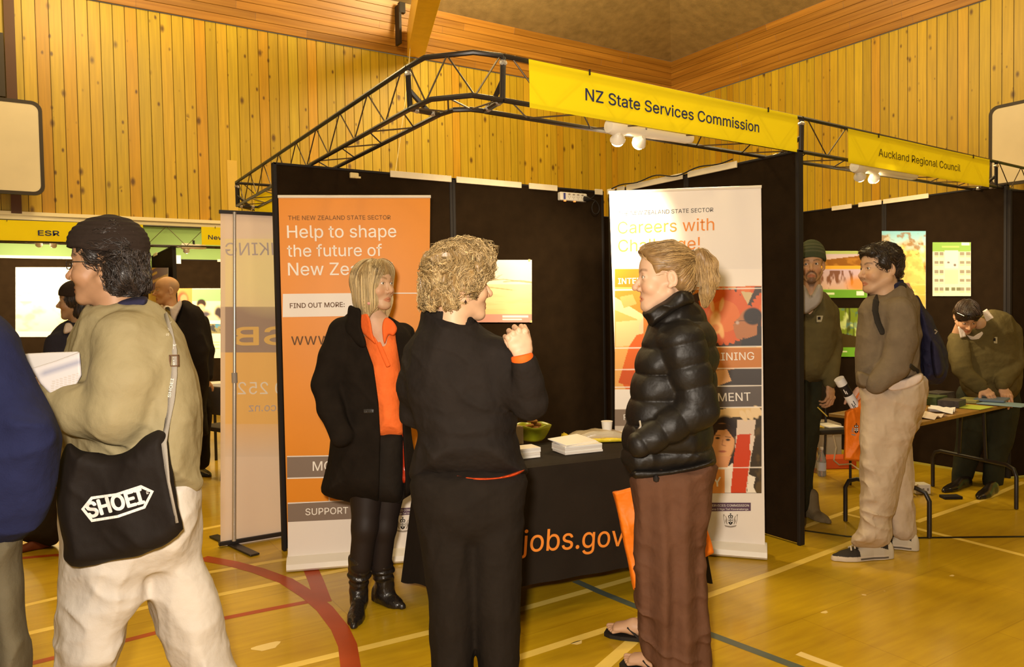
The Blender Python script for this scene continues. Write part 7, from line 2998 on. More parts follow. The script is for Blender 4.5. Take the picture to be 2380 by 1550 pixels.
for i in range(len(sp)-1):
    for j in range(4):
        a, b = i*4+j, i*4+(j+1) % 4
        sf.append((a, a+4, b+4, b))
sf += [(0, 1, 2, 3), (4*len(sp)-1, 4*len(sp)-2, 4*len(sp)-3, 4*len(sp)-4)]
so = mesh_obj('strap', sv, sf, STRAPM, bgt, smooth=True)
WEB = mat('strap_lettering', (.62, .58, .50), .6)
for (x0, y0, x1, y1) in ((392, 782, 398, 748), (409, 850, 409, 800), (396, 924, 404, 880)):
    a, b = [on_surface(U(.0, jk, bs), *q, 1.7, .009) for q in ((x0, y0), (x1, y1))]
    n_ = nrm(CAMPOS-a)
    ex = nrm(b-a)
    pl_ = Plane(a, ex, np.cross(n_, ex))
    text_uv(pl_, 'SHOEI', (0, 0.0), (np.linalg.norm(b-a), 0.0), WEB, so, cap=.011, off=.0015, bold=.01)
bk = MB()
c = on_surface(jk, 405, 838, 1.7, .010)
for (dx, dy) in ((-.012, 0), (.012, 0)):
    bk.box(c+RH*dx, (.002, .004, .016), RH, _f, UPV)
for dz in (-.016, .016):
    bk.box(c+UPV*dz, (.014, .004, .002), RH, _f, UPV)
bk.obj('buckle', mat('brown_buckle', (.11, .06, .03), .5), bgt)
# badge: long hexagon outline with the name, painted on the bag's front
BADGE = mat('badge_white', (.62, .58, .54), .6)
bn = nrm(CAMPOS-P(270, 1170, 2.16))
bex = nrm(P(357, 1140, 2.16)-P(190, 1184, 2.16))
BP = Plane(P(270, 1170, 2.147), bex, UPV)
hexo = [(189, 1183), (212, 1154), (270, 1146), (328, 1127), (358, 1141), (338, 1181), (275, 1203), (213, 1213)]
hexi = [(197, 1182), (216, 1160), (271, 1152), (327, 1134), (350, 1144), (333, 1176), (273, 1197), (216, 1206)]
bm_ = MB()
for i in range(8):
    j = (i+1) % 8
    for k in range(6):
        t0_, t1_ = k/6, (k+.97)/6
        lp = lambda A, B, t: (A[0]+(B[0]-A[0])*t, A[1]+(B[1]-A[1])*t)
        bm_.add([BP.at(*BP.uv(*p), .001) for p in (lp(hexo[i], hexo[j], t0_), lp(hexo[i], hexo[j], t1_), lp(hexi[i], hexi[j], t1_), lp(hexi[i], hexi[j], t0_))], [(3, 2, 1, 0)])
wrap_on(bm_.obj('badge', BADGE, bo), bs, 1.9, .0015)
wrap_on(text_obj(BP, 'SHOEI', (208, 1203), (336, 1168), BADGE, bo, cap=.060, off=.0012, bold=.035), bs, 1.9, .0015)
wrap_on(text_obj(BP, 'R', (342, 1149), (347, 1147.5), BADGE, bo, off=.0012), bs, 1.9, .0015)
# papers in his hand
pt = thing('papers', 'sheaf of white printed sheets in the striding man\'s hand', 'paper', P(125, 868, 2.24))
for i, (poly, dd, c_) in enumerate((([(52, 822), (120, 818), (186, 816), (150, 850), (76, 866)], 2.262, (.45, .42, .40)), ([(72, 856), (130, 838), (186, 817), (190, 872), (172, 906), (120, 919), (92, 890)], 2.245, None))):
    if c_ is not None:
        s_ = puff(poly, dd, .004, .005, kx=.0003, smooth=False)
        solid('sheet', s_, .004, mat('held_paper', (.45, .42, .40), .6), pt)
    else:
        s_ = puff(poly, dd, .004, .006, kx=.00035, smooth=False)

        def pc_(v):
            x, y, d = px_of(v)
            t = (y-838-(150-x)*.32)
            c = np.tile(np.array([.46, .43, .43]), (len(v), 1))
            m = np.clip(1-np.abs(t-14)/12, 0, 1)*np.clip((x-84)/20, 0, 1)
            c = c*(1-m[:, None]*.75)+np.array([.17, .18, .26])*m[:, None]*.75
            for k in range(5):
                m = (np.abs(t-40-k*5.2) < 1.0)*(x > 118)*(x < 182)*.55
                c = c*(1-m[:, None])+np.array([.35, .28, .2])*m[:, None]
            return c
        solid('printed_sheet', s_, .0034, PRINTM, pt, col=pc_)

# ================================================================ person in the navy jersey cut off by the left edge
D = 1.93
w1 = person('person in a navy jersey and khaki trousers cut off by the left edge', P(-60, 1770, 1.930))
ho = P(-165, 620, 1.960)
hs, B, hc = make_head(w1, ho, -120, SK_B, sc=1.0, brow=(.1, .06, .03))
tr = simple_body(P(-60, 1270, 1.980), P(-60, 900, 1.980), P(-90, 740, 1.980), [P(-110, 1500, 1.930), P(0, 1500, 2.000)], [P(-110, 1740, 1.930), P(20, 1740, 2.000)],
                 [P(-190, 800, 1.930), P(20, 800, 2.040)], [P(-230, 980, 1.880), P(40, 990, 2.010)], [P(-240, 1120, 1.780), P(0, 1150, 2.000)], .95)
hd = place_hand(P(-240, 1130, 1.780), -UPV-RH*.2, -FH-RH*.4, side=-1, curl=RELAX)
bd = body_mesh(w1, [(hs, .004, hc), (tr, .014, SK_B), (hd, .004, SK_B)])
add_eyes(bd, ho, B, 1.0)
h1 = cut(local(ell((0, -.018, .045), (.084, .102, .090)), ho, B), local(U(.01, ell((0, .115, -.03), (.13, .08, .10)), ell((0, 0, -.11), (.12, .085, .07))), ho, B), .01)
hair_obj(w1, h1, .005, (.05, .03, .015), (.12, .08, .04), lambda p: np.tile(-UPV, (len(p), 1))+.3*np.stack([vnoise(p*9, 1)]*3, 1), n=700, seg=6, seed=4)
nv = cloth_mat('navy_jersey', (.010, .012, .040), .9, .6, .5, 6, .08, .2, .12)
tk = puff([(-140, 722), (-60, 726), (0, 748), (29, 774), (44, 810), (61, 856), (84, 900), (104, 938), (132, 998), (137, 1035), (127, 1101), (106, 1184), (64, 1234), (0, 1268), (-80, 1276), (-180, 1268), (-235, 1240), (-260, 1100), (-255, 950), (-230, 820)], 1.98, .11, .15)
tk = disp(tk, folds(.010, (5, 5, 6), 71))
solid('jersey', cut(tk, chain([P(-92, 690, 1.960), P(-90, 735, 1.960)], [.06, .062]), .006), .0075, nv, w1)
kh = cloth_mat('khaki_trousers_cloth', (.085, .07, .042), .85, .35, .5, 6)
a_ = puff([(-80, 1230), (36, 1228), (44, 1300), (52, 1400), (66, 1480), (76, 1560), (78, 1745), (-30, 1745), (-50, 1500), (-75, 1350)], 2.000, .085, .11)
b_2 = puff([(-215, 1230), (-40, 1230), (-50, 1400), (-62, 1740), (-165, 1740), (-180, 1500), (-215, 1350)], 1.940, .085, .11)
solid('trousers', disp(U(.02, a_, b_2), folds(.008, (6, 6, 3), 17)), .008, kh, w1)
for x in (25, -112):
    q = P(x, 1760, 1.980)
    solid('shoe', shoe_solid(q-FH*.1, q+FH*.16-RH*.05), .008, mat('grey_shoe', (.12, .10, .08), .7), w1)

# ================================================================ dark-capped person walking behind the striding man
D = 4.95
w3 = person('person in a dark cap and jacket striding left, mostly hidden behind the beige jacket', P(120, 1270, 5.0))
ho = P(176, 702, D)
hs, B, hc = make_head(w3, ho, -72, SK_C, sc=.97, brow=(.03, .02, .015))
tr = simple_body(P(165, 980, 5.0), P(160, 830, 5.0), P(178, 745, 4.98), [P(120, 1120, 4.95), P(215, 1120, 5.05)], [P(85, 1245, 4.95), P(262, 1230, 5.05)],
                 [P(130, 790, 4.9), P(215, 790, 5.05)], [P(118, 880, 4.85), P(225, 890, 5.05)], [P(128, 960, 4.8), P(215, 960, 4.95)], .85)
bd = body_mesh(w3, [(hs, .0045, hc), (tr, .016, SK_C), (place_hand(P(128, 965, 4.8), -UPV, -FH, side=-1, curl=RELAX), .005, SK_C)])
add_eyes(bd, ho, B, .97, 0, (.03, .02, .01))
h3 = cut(local(U(.02, ell((0, -.025, .02), (.090, .100, .088)), ell((0, -.05, -.06), (.085, .075, .075))), ho, B), local(ell((0, .115, -.04), (.085, .09, .11)), ho, B), .01)
hair_obj(w3, h3, .007, (.014, .009, .006), (.05, .03, .02), lambda p: np.tile(-UPV, (len(p), 1))+.5*np.stack([vnoise(p*12, 1), vnoise(p*12, 2), vnoise(p*12, 3)], 1), n=700, seg=8, rad=.0018, seed=24)
solid('cap', half(local(ell((0, -.012, .055), (.094, .110, .092)), ho, B), ho+B@np.array([0, .03, .035]), B@np.array([0, .1, -1])), .007, capm, w3)
nj = cloth_mat('dark_blue_jacket', (.020, .017, .024), .85)
tk = U(.03, puff([(150, 750), (178, 742), (210, 752), (232, 785), (238, 860), (232, 960), (225, 1030), (150, 1032), (130, 970), (112, 900), (102, 830), (110, 795), (126, 768)], 4.98, .10, .13), chain([P(132, 795, 4.88), P(118, 880, 4.84), P(128, 950, 4.80)], [.062, .056, .046], .02))
solid('jacket', disp(tk, folds(.008, (7, 7, 5), 5)), .011, nj, w3)
solid('collar', puff([(152, 752), (166, 752), (170, 768), (148, 776)], 4.86, .012, .03), .006, cloth_mat('pale_collar', (.55, .45, .38), .8), w3)
jn = cloth_mat('dark_jeans', (.030, .021, .014), .9, .5, .5, 6)
l1 = puff([(128, 1000), (205, 1000), (185, 1100), (150, 1200), (132, 1262), (80, 1262), (42, 1248), (62, 1232), (100, 1185), (122, 1110)], 4.97, .07, .09)
l2 = puff([(165, 1000), (230, 1000), (250, 1100), (280, 1235), (215, 1240), (195, 1120)], 5.05, .07, .09)
solid('jeans', disp(U(.03, l1, l2), folds(.007, (7, 7, 5), 9)), .011, jn, w3)
for (a, b) in ((on_z(108, 1272), on_z(30, 1285)), (on_z(290, 1252), on_z(222, 1262))):
    solid('shoe', shoe_solid(a, b, .045, .075), .008, mat('red_brown_shoe', (.20, .045, .014), .6), w3)
carrier('orange bag hanging behind the black shoulder bag at left', [(132, 1028), (158, 1030), (172, 1130), (140, 1165), (132, 1140)], 4.80, .03, OBAG, [[(140, 1030, 4.80), (138, 1000, 4.80), (132, 968, 4.80), (146, 1000, 4.80), (152, 1030, 4.80)]])

# ================================================================ bald man in the black coat
D = 6.6
w4 = person('bald man with a striped tie and black coat walking left in the background', P(455, 1100, 6.7))
ho = P(388, 677, D)


def greyfuzz(q, c):
    m = np.clip((q[:, 2]-.0)/.03, 0, 1)*np.clip((.01-q[:, 1])/.03, 0, 1)*np.clip((.10-q[:, 2])/.03, 0, 1)*.45
    return c*(1-m[:, None])+np.array([.30, .24, .17])*m[:, None]


hs, B, hc = make_head(w4, ho, -52, (.58, .31, .15), sc=1.0, brow=(.25, .16, .09), extra=greyfuzz, fat=.001, neck=.054)
tr = simple_body(P(420, 930, 6.65), P(415, 790, 6.62), P(398, 725, 6.6), [P(410, 1010, 6.6), P(465, 1010, 6.7)], [P(400, 1085, 6.6), P(466, 1085, 6.8)],
                 [P(368, 745, 6.5), P(460, 748, 6.75)], [P(350, 820, 6.45), P(474, 815, 6.78)], [P(360, 890, 6.35), P(476, 882, 6.7)], .9)
hd = place_hand(P(477, 880, 6.70), -UPV-RH*.25, nrm(RH*.3-FH), side=-1, sc=1.1, curl=[(40, 50, 30)]*4)
hd2 = place_hand(P(360, 892, 6.35), -UPV, nrm(-RH-FH), side=1, sc=1.0, curl=RELAX)
bd = body_mesh(w4, [(hs, .004, hc), (tr, .016, SK_B), (hd, .0045, (.58, .32, .17)), (hd2, .006, (.58, .32, .17))])
add_eyes(bd, ho, B, 1.0, 0, (.1, .08, .06))
sh4 = puff([(374, 726), (384, 710), (402, 712), (420, 696), (422, 712), (412, 735), (404, 760), (392, 765), (380, 750)], 6.53, .02, .05)
solid('shirt', sh4, .006, cloth_mat('pink_white_shirt', (.66, .56, .50), .8), w4)
ti = ech([P(389, 716, 6.47), P(391, 726, 6.465), P(397, 762, 6.46)], [(.020, .012), (.016, .010), (.026, .012)], RH, .006)


def stripes(v):
    t = (v@UPV*1.0+v@RH*.7)*38
    m = (np.sin(t*2*math.pi*.5) > .1).astype(float)[:, None]
    return m*np.array([.20, .13, .02])+(1-m)*np.array([.05, .035, .015])


solid('tie', ti, .004, PRINTM, w4, col=stripes)
bc4 = cloth_mat('black_overcoat', (.014, .0095, .007), .95, .4, .4, 6)
tk = U(.03, puff([(366, 722), (378, 722), (392, 742), (403, 752), (416, 728), (424, 700), (445, 708), (468, 724), (482, 770), (484, 860), (480, 930), (484, 1000), (470, 1010), (380, 1010), (350, 990), (352, 880), (350, 790), (354, 745)], 6.62, .11, .15),
       chain([P(464, 752, 6.74), P(477, 815, 6.76), P(478, 872, 6.70)], [.075, .066, .054], .02), chain([P(366, 752, 6.5), P(350, 820, 6.43), P(360, 885, 6.36)], [.07, .062, .05], .02))
tk = cut(tk, pxcut([(380, 690), (384, 730), (396, 770), (414, 726), (420, 690)], 6.2, 6.56), .01)
solid('overcoat', disp(tk, folds(.009, (6, 6, 3), 15)), .011, bc4, w4)
bt4 = cloth_mat('black_trousers_cloth', (.012, .0085, .006), .9)
l1 = puff([(430, 930), (488, 930), (488, 1000), (484, 1080), (450, 1084), (446, 1000)], 6.74, .07, .085)
l2 = puff([(375, 930), (440, 930), (430, 1000), (425, 1088), (385, 1090), (382, 1000)], 6.6, .07, .085)
solid('trousers', disp(U(.03, l1, l2), folds(.007, (6, 6, 3), 19)), .012, bt4, w4)
bs4 = mat('black_shoe_leather', (.014, .009, .007), .25, .5)
for (a, b) in ((on_z(452, 1096), on_z(486, 1108)), (on_z(420, 1098), on_z(386, 1110))):
    solid('shoe', shoe_solid(a, b, .05, .085), .007, bs4, w4)
# ================================================================ man in the green knitted hat behind the side panel
FLC = cloth_mat('olive_fleece', (.105, .080, .030), .95, .5, .5, 7, .10, .3, .08)
DKG = cloth_mat('dark_green_trousers', (.024, .024, .012), .9, .4, .4, 6)
D = 5.25
w8 = person('bearded man in a green knitted hat and olive fleece beside the black panel', P(1880, 1205, 5.3))
ho = P(1886, 618, D)


def goatee(q, c):
    x, y, z = np.abs(q[:, 0]), q[:, 1], q[:, 2]
    m = np.clip(1.5-np.hypot(x/.026, (z+.105)/.030), 0, 1)*(y > .03)
    ring = np.clip(1.3-np.abs(np.hypot(x/.031, (z+.072)/.030)-1)*4.5, 0, 1)*(y > .05)
    m = np.clip(np.maximum(m*1.6, ring), 0, 1)*(1-np.clip(1.3-np.hypot(x/.021, (z+.070)/.010), 0, 1))
    m *= .8+.2*vnoise(q*300, 4)
    st = np.clip((-.02-z)/.04, 0, 1)*np.clip((x-.03)/.02, 0, 1)*.22*(z < -.02)
    c = c*(1-m[:, None]*.92)+np.array([.06, .028, .014])*m[:, None]*.92
    return c*(1-st[:, None])+np.array([.12, .06, .03])*st[:, None]


hs, B, hc = make_head(w8, ho, -22, (.50, .265, .125), sc=1.04, brow=(.07, .035, .018), extra=goatee, j=.95, chin=.006)
tr = simple_body(P(1872, 920, 5.40), P(1878, 790, 5.3), P(1882, 690, 5.28), [P(1858, 1070, 5.36), P(1880, 1070, 5.44)], [P(1852, 1170, 5.36), P(1874, 1165, 5.44)],
                 [P(1830, 720, 5.25), P(1925, 722, 5.35)], [P(1818, 820, 5.2), P(1936, 820, 5.38)], [P(1830, 890, 5.1), P(1929, 895, 5.22)], .9)
wr = P(1928, 893, 5.20)
hd = place_hand(wr, -UPV+RH*.02-FH*.12, nrm(RH*.55-FH*.8), side=-1, sc=1.12, curl=[(25, 45, 30), (30, 40, 30), (34, 40, 30), (36, 40, 30)], thumb_dir=(.45, .85, -.4))
bd = body_mesh(w8, [(hs, .0038, hc), (tr, .015, SK_B), (U(.01, hd, cone(wr, wr+V(0, 0, .025), .026, .026)), .0036, hand_col(wr, (.50, .27, .13)))])
add_eyes(bd, ho, B, 1.04, 10, (.06, .045, .03))
hat = half(local(U(.015, ell((0, -.012, .072), (.088, .106, .105)), ell((0, -.012, .040), (.090, .108, .06))), ho, B, 1.04), ho+B@np.array([0, .06, .045])*1.04, B@np.array([0, .25, -1]))


def hatc(v):
    q = ((v-ho)@B)/1.04
    z = q[:, 2]+.25*q[:, 1]*-1+.0
    c = np.tile(np.array([.060, .066, .030]), (len(v), 1))
    for z0 in (.075, .100, .125):
        m = np.clip(1.4-np.abs(z-z0)/.006, 0, 1)
        c = c*(1-m[:, None]*.5)+np.array([.14, .13, .07])*m[:, None]*.5
    return c


hat = disp(hat, lambda p: -.0014*np.sin(np.arctan2(((p-ho)@B)[:, 0], ((p-ho)@B)[:, 1])*55))
solid('knitted_hat', hat, .004, mat('wool_print', None, .95, .1, attr=True, bump=[(300, .5, .002)]), w8, col=hatc)
sc8 = puff([(1850, 670), (1868, 662), (1884, 690), (1902, 662), (1911, 672), (1908, 702), (1886, 722), (1872, 730), (1852, 720)], 5.16, .02, .05)
solid('shirt_collar', disp(sc8, folds(.004, (9, 9, 9), 2)), .005, cloth_mat('pale_grey_shirt', (.36, .31, .26), .8), w8)
tk = U(.025, puff([(1800, 740), (1830, 705), (1858, 690), (1872, 720), (1884, 730), (1900, 705), (1911, 680), (1930, 696), (1942, 730), (1942, 800), (1928, 850), (1912, 880), (1870, 884), (1810, 880), (1795, 810)], 5.30, .11, .14),
       chain([P(1924, 728, 5.34), P(1936, 810, 5.36), P(1930, 878, 5.22)], [.070, .062, .048], .02), chain([P(1835, 728, 5.25), P(1818, 820, 5.18), P(1830, 885, 5.1)], [.07, .062, .048], .02))
jo = solid('fleece', disp(tk, folds(.010, (6, 6, 5), 25)), .0085, FLC, w8)
solid('cuff', ech([P(1931, 872, 5.23), P(1928, 889, 5.21)], [(.050, .05), (.047, .047)], RH), .006, FLC, jo)
lgm = MB()
q = on_surface(tk, 1906, 741, 4.7, .004)
lgm.box(q, (.026, .003, .022), nrm(RH+FH*.2), _f, UPV, ch=.002)
lgm.obj('badge', mat('badge_pale', (.42, .36, .22), .6), jo)
MB().box(q-_f*.003+UPV*.004-RH*.008, (.011, .002, .010), nrm(RH+FH*.2), _f, UPV).obj('badge', EDGE, jo)
l1 = puff([(1840, 870), (1882, 870), (1880, 1000), (1876, 1120), (1874, 1185), (1835, 1185), (1838, 1000)], 5.32, .07, .09)
l2 = puff([(1860, 870), (1908, 870), (1904, 980), (1892, 1080), (1888, 1120), (1884, 1170), (1862, 1172), (1862, 1000)], 5.40, .07, .09)
solid('trousers', disp(U(.02, l1, l2), folds(.009, (7, 7, 6), 27)), .010, DKG, w8)
bm8 = mat('tan_suede_boot', (.150, .105, .050), .85, .2, bump=[(40, .4, .01)])
for (a, b) in ((on_z(1868, 1196), on_z(1923, 1216)), (on_z(1845, 1200), on_z(1860, 1224))):
    solid('boot', U(.03, shoe_solid(a, b, .052, .10), cone(V(a[0], a[1], .09)+nrm(b-a)*.08, V(a[0], a[1], .16)+nrm(b-a)*.08, .05, .048)), .007, bm8, w8)
pcl = MB().tube([P(1900, 946, 5.13), P(1923, 968, 5.10)], .0042, 6)
tag(pcl.obj('pencil', mat('yellow_pencil', (.62, .42, .05), .5)), 'yellow pencil held in the bearded man\'s lowered hand', 'pencil')

# ================================================================ young man in the grey sweater with the backpack
D = 4.47
w9 = person('dark-haired young man in a grey sweater and pale trousers facing left', P(2050, 1290, 4.5))
ho = P(2045, 628, D)
hs, B, hc = make_head(w9, ho, -84, (.56, .34, .20), sc=1.13, brow=(.05, .03, .02), fat=.007, nose=1.0, chin=-.004, neck=.066, j=1.05, lip=1.15)
tr = simple_body(P(2070, 910, 4.55), P(2070, 760, 4.5), P(2062, 690, 4.5), [P(2050, 1080, 4.48), P(2095, 1080, 4.68)], [P(2030, 1245, 4.46), P(2095, 1240, 4.70)],
                 [P(2085, 730, 4.33), P(2070, 730, 4.66)], [P(2080, 850, 4.30), P(2060, 850, 4.7)], [P(2035, 895, 4.30), P(2030, 900, 4.62)], .95)
fist = place_hand(P(2118, 690, 4.52), nrm(UPV*.8-RH*.5), nrm(-FH+RH*.4), side=-1, sc=.95, curl=[(60, 70, 45)]*4)
hd_ = place_hand(P(1998, 905, 4.72), -UPV, -FH, side=1, sc=1.0, curl=[(50, 60, 40)]*4)
bd = body_mesh(w9, [(hs, .0034, hc), (tr, .015, SK_A), (fist, .004, (.60, .34, .22)), (hd_, .005, (.60, .34, .22))])
add_eyes(bd, ho, B, 1.13, 0, (.05, .035, .025))
h9 = local(U(.015, ell((0, -.014, .058), (.084, .104, .088)), ell((0, .062, .088), (.062, .042, .036)), ell((0, -.066, .0), (.074, .050, .060)), ell((.070, .012, .035), (.016, .030, .045)), ell((-.070, .012, .035), (.016, .030, .045))), ho, B, 1.13)
h9 = cut(h9, local(U(.012, ell((0, .137, -.008), (.13, .090, .098)), ell((.09, .055, -.05), (.05, .085, .075)), ell((-.09, .055, -.05), (.05, .085, .075)), ell((0, -.0, -.11), (.12, .09, .065)), ell((.085, -.016, .0), (.03, .024, .036))), ho, B, 1.13), .01)
h9 = disp(h9, lambda p: .008*fbm(p*32, 2, 7), .03)
hair_obj(w9, h9, .005, (.022, .013, .007), (.075, .045, .022), lambda p: (np.stack([vnoise(p*18, 1), vnoise(p*18, 2), vnoise(p*18, 3)], 1)*1.3+np.array([0, -.2, -.1]))@B.T, n=1800, seg=4, step=.009, rad=.0014, lift=.006, curl=.4, seed=28)
nvc = cloth_mat('navy_shirt', (.022, .020, .045), .85)
nc = neck_collar(P(2066, 690, 4.50), P(2062, 654, 4.49), .086, .074, .012, 1.0)
nc = half(nc, P(2060, 662, 4.48), UPV*1.0-RH*.42)
solid('shirt_collar', nc, .0055, nvc, w9)
gsw = cloth_mat('grey_sweater_knit', (.170, .128, .082), .95, .6, .45, 8, .12, .2, .1)
tk = puff([(2032, 682), (2055, 680), (2090, 658), (2112, 672), (2134, 710), (2140, 780), (2140, 850), (2140, 882), (2090, 890), (2040, 900), (1998, 898), (1993, 870), (1991, 820), (1996, 760), (2001, 715), (2012, 694)], 4.50, .13, .17)
sl = chain([P(2088, 728, 4.33), P(2092, 790, 4.30), P(2078, 852, 4.29), P(2036, 892, 4.28)], [.084, .080, .068, .050], .02)
tk = U(.018, tk, sl)
tk = disp(tk, folds(.010, (6, 6, 7), 35))
jo = solid('sweater', tk, .0065, gsw, w9)
solid('sweater_hem', puff([(1992, 862), (2040, 872), (2090, 868), (2092, 890), (2040, 903), (1996, 900)], 4.46, .02, .18), .006, gsw, jo)
solid('tee_shirt', puff([(2058, 886), (2100, 880), (2140, 866), (2146, 882), (2128, 898), (2090, 910), (2064, 908)], 4.46, .012, .135), .006, cloth_mat('pinkish_white_tee', (.68, .56, .48), .8), w9)
pw9 = cloth_mat('pale_beige_trousers', (.52, .405, .29), .85, .35, .5, 6, .05, .1, .15)
nl = puff([(2006, 880), (2060, 896), (2148, 876), (2150, 910), (2142, 955), (2128, 995), (2112, 1050), (2098, 1092), (2078, 1180), (2070, 1210), (2066, 1262), (2020, 1268), (1986, 1258), (1999, 1225), (2002, 1140), (2001, 1040), (2003, 960)], 4.46, .085, .125)
fl9 = puff([(2050, 900), (2145, 890), (2138, 980), (2118, 1030), (2124, 1120), (2126, 1200), (2124, 1252), (2078, 1246), (2064, 1180), (2060, 1040)], 4.66, .07, .10)
tz = disp(U(.015, nl, fl9), folds(.008, (4.5, 4.5, 6.5), 37))
tz = disp(tz, crumple(.008, 38, 15, 5))
solid('trousers', inter(tz, S(lambda p: .03-p[:, 2], tz.lo, tz.hi)), .0062, pw9, w9)


def sneaker(a, b, name='sneaker'):
    """dark canvas and pale leather skate shoe"""
    a, b = V(a[0], a[1], 0), V(b[0], b[1], 0)
    d = nrm(b-a)
    s = V(-d[1], d[0], 0)
    L = np.linalg.norm(b-a)
    sh = shoe_solid(a, b, .056, .115)

    def c(v):
        t = (v-a)@d/L
        z = v[:, 2]
        x = np.abs((v-a)@s)
        pale, drk = np.array([.52, .44, .32]), np.array([.028, .022, .016])
        col = np.tile(drk, (len(v), 1))
        top = .030+.0*t
        m = (z < top)
        col[m] = np.array([.58, .48, .36])
        m = (z < top*.72) & (t < .62) & (z > .010)
        col[m] = np.array([.10, .08, .06])
        m = (z > top) & (t < .62) & (z < .052+.03*np.sin(np.clip(t/.62, 0, 1)*2.6))
        col[m] = pale
        m = (z > top) & (t > .45) & (t < .60) & (z < .085)
        col[m] = pale
        m = (t < .06)
        col[m] = pale
        return col
    o = solid(name, sh, .0035, mat('shoe_print', None, .7, .3, attr=True), w9, col=c)
    lc = MB()
    for k in range(5):
        q = a+d*L*(.44+.07*k)+V(0, 0, .115-.0105*k)
        lc.tube([q-s*.026+V(0, 0, -.008), q+V(0, 0, .006), q+s*.026+d*.012+V(0, 0, -.008)], .005, 6)
    lc.obj('laces', mat('pale_laces', (.62, .53, .42), .8), o, smooth=True)
    return o


sneaker(on_z(2064, 1296), on_z(1944, 1302))
sneaker(on_z(2124, 1278), on_z(2046, 1268))
# backpack
bpm = cloth_mat('navy_backpack_nylon', (.020, .018, .042), .75, .3, .5, 7)
bpk = thing('backpack', 'navy backpack slung on the back of the grey sweater', 'backpack', P(2160, 800, 4.58))
b9 = puff([(2128, 690), (2142, 704), (2162, 740), (2188, 790), (2201, 840), (2199, 876), (2176, 888), (2150, 884), (2140, 850), (2140, 790), (2132, 730)], 4.62, .075, .15)
bo9 = solid('bag_body', disp(b9, folds(.008, (8, 8, 6), 45)), .007, bpm, bpk)
solid('front_pocket', puff([(2160, 790), (2184, 800), (2197, 850), (2190, 876), (2168, 872)], 4.56, .03, .165), .007, bpm, bpk)
stp = [on_surface(tk, x, y, 4.0, .003) for (x, y) in ((2104, 664), (2088, 662), (2066, 668), (2046, 680), (2036, 700), (2034, 722), (2040, 748), (2052, 775))]+[on_surface(tk, x, y, 4.0, .003) for (x, y) in ()]
strp = U(.004, *[eseg(stp[i], stp[i+1], .019, .008, .019, .008, np.cross(nrm(stp[i+1]-stp[i]), nrm(-_f+UPV*.5))) for i in range(len(stp)-1)])
low = [on_surface(tk, x, y, 4.0, .003) for (x, y) in ((2116, 850), (2126, 858), (2134, 864))]
solid('strap', U(.004, *[eseg(low[i], low[i+1], .015, .006, .015, .006, np.cross(nrm(low[i+1]-low[i]), -_f)) for i in range(2)]), .0048, mat('dark_webbing', (.026, .021, .016), .8, .2), bpk)
solid('strap', strp, .0048, mat('dark_webbing', (.026, .021, .016), .8, .2), bpk)
MB().tube([P(2172, 766, 4.425), P(2178, 770, 4.42), P(2173, 776, 4.42)], .004, 6).obj('zip_pull', CHROME, bpk)
# orange carrier and the poster tube
carrier('orange carrier bag with a dark crest held in front of the pale trousers', [(1966, 958), (1984, 948), (2004, 922), (2014, 930), (2012, 1072), (1962, 1068)], 4.72, .045, OBAG, [[(1980, 950, 4.70), (1990, 925, 4.70), (2000, 908, 4.70), (2004, 930, 4.70)]])
cpl = Plane(P(1990, 1000, 4.665), nrm(RH), UPV)
cc_o = [o for o in COL.objects if o.name.startswith('carrier_bag')][-1]
crest(cpl, 1990, 998, 15, cc_o)
ta, tb_ = P(1950, 880, 4.66), P(1992, 952, 4.70)
tub = thing('poster_tube', 'black and white poster tube sticking out of the orange carrier bag', 'tube', tb_)
ax_ = nrm(tb_-ta)
Lt = np.linalg.norm(tb_-ta)
MB().lathe(ta, [(.024, 0), (.031, .0), (.031, .045), (.025, .045)], 22, ax_).obj('end_band', PAPER, tub, smooth=True)
MB().lathe(ta+ax_*.045, [(.030, 0), (.030, .075), (.001, .075)], 22, ax_).obj('tube_wall', mat('black_card_tube', (.02, .015, .012), .5), tub, smooth=True)
MB().lathe(ta+ax_*.12, [(.001, 0), (.0302, 0), (.0302, Lt-.10), (.001, Lt-.10)], 22, ax_).obj('tube_wall', PAPER, tub, smooth=True)
MB().lathe(ta+ax_*.004, [(.001, 0), (.0245, 0), (.0245, .002), (.001, .002)], 22, ax_).obj('opening', mat('tube_inside_dark', (.02, .014, .01), .9), tub)
tn_ = nrm(CAMPOS-ta)
tpl = Plane(ta+ax_*.055+nrm(tn_-ax_*(tn_@ax_))*.0305, ax_, np.cross(nrm(tn_-ax_*(tn_@ax_)), ax_))
for k, (u, ln) in enumerate(((.005, .05), (.016, .035), (.10, .05), (.112, .05), (.124, .04))):
    MB().box(tpl.at(u+.02, (-.010+.008*(k % 3)), .0005), (ln/3, .0022, .0008), tpl.ex, tpl.ey, tpl.n).obj('printing', INKW if k < 2 else INKK, tub)

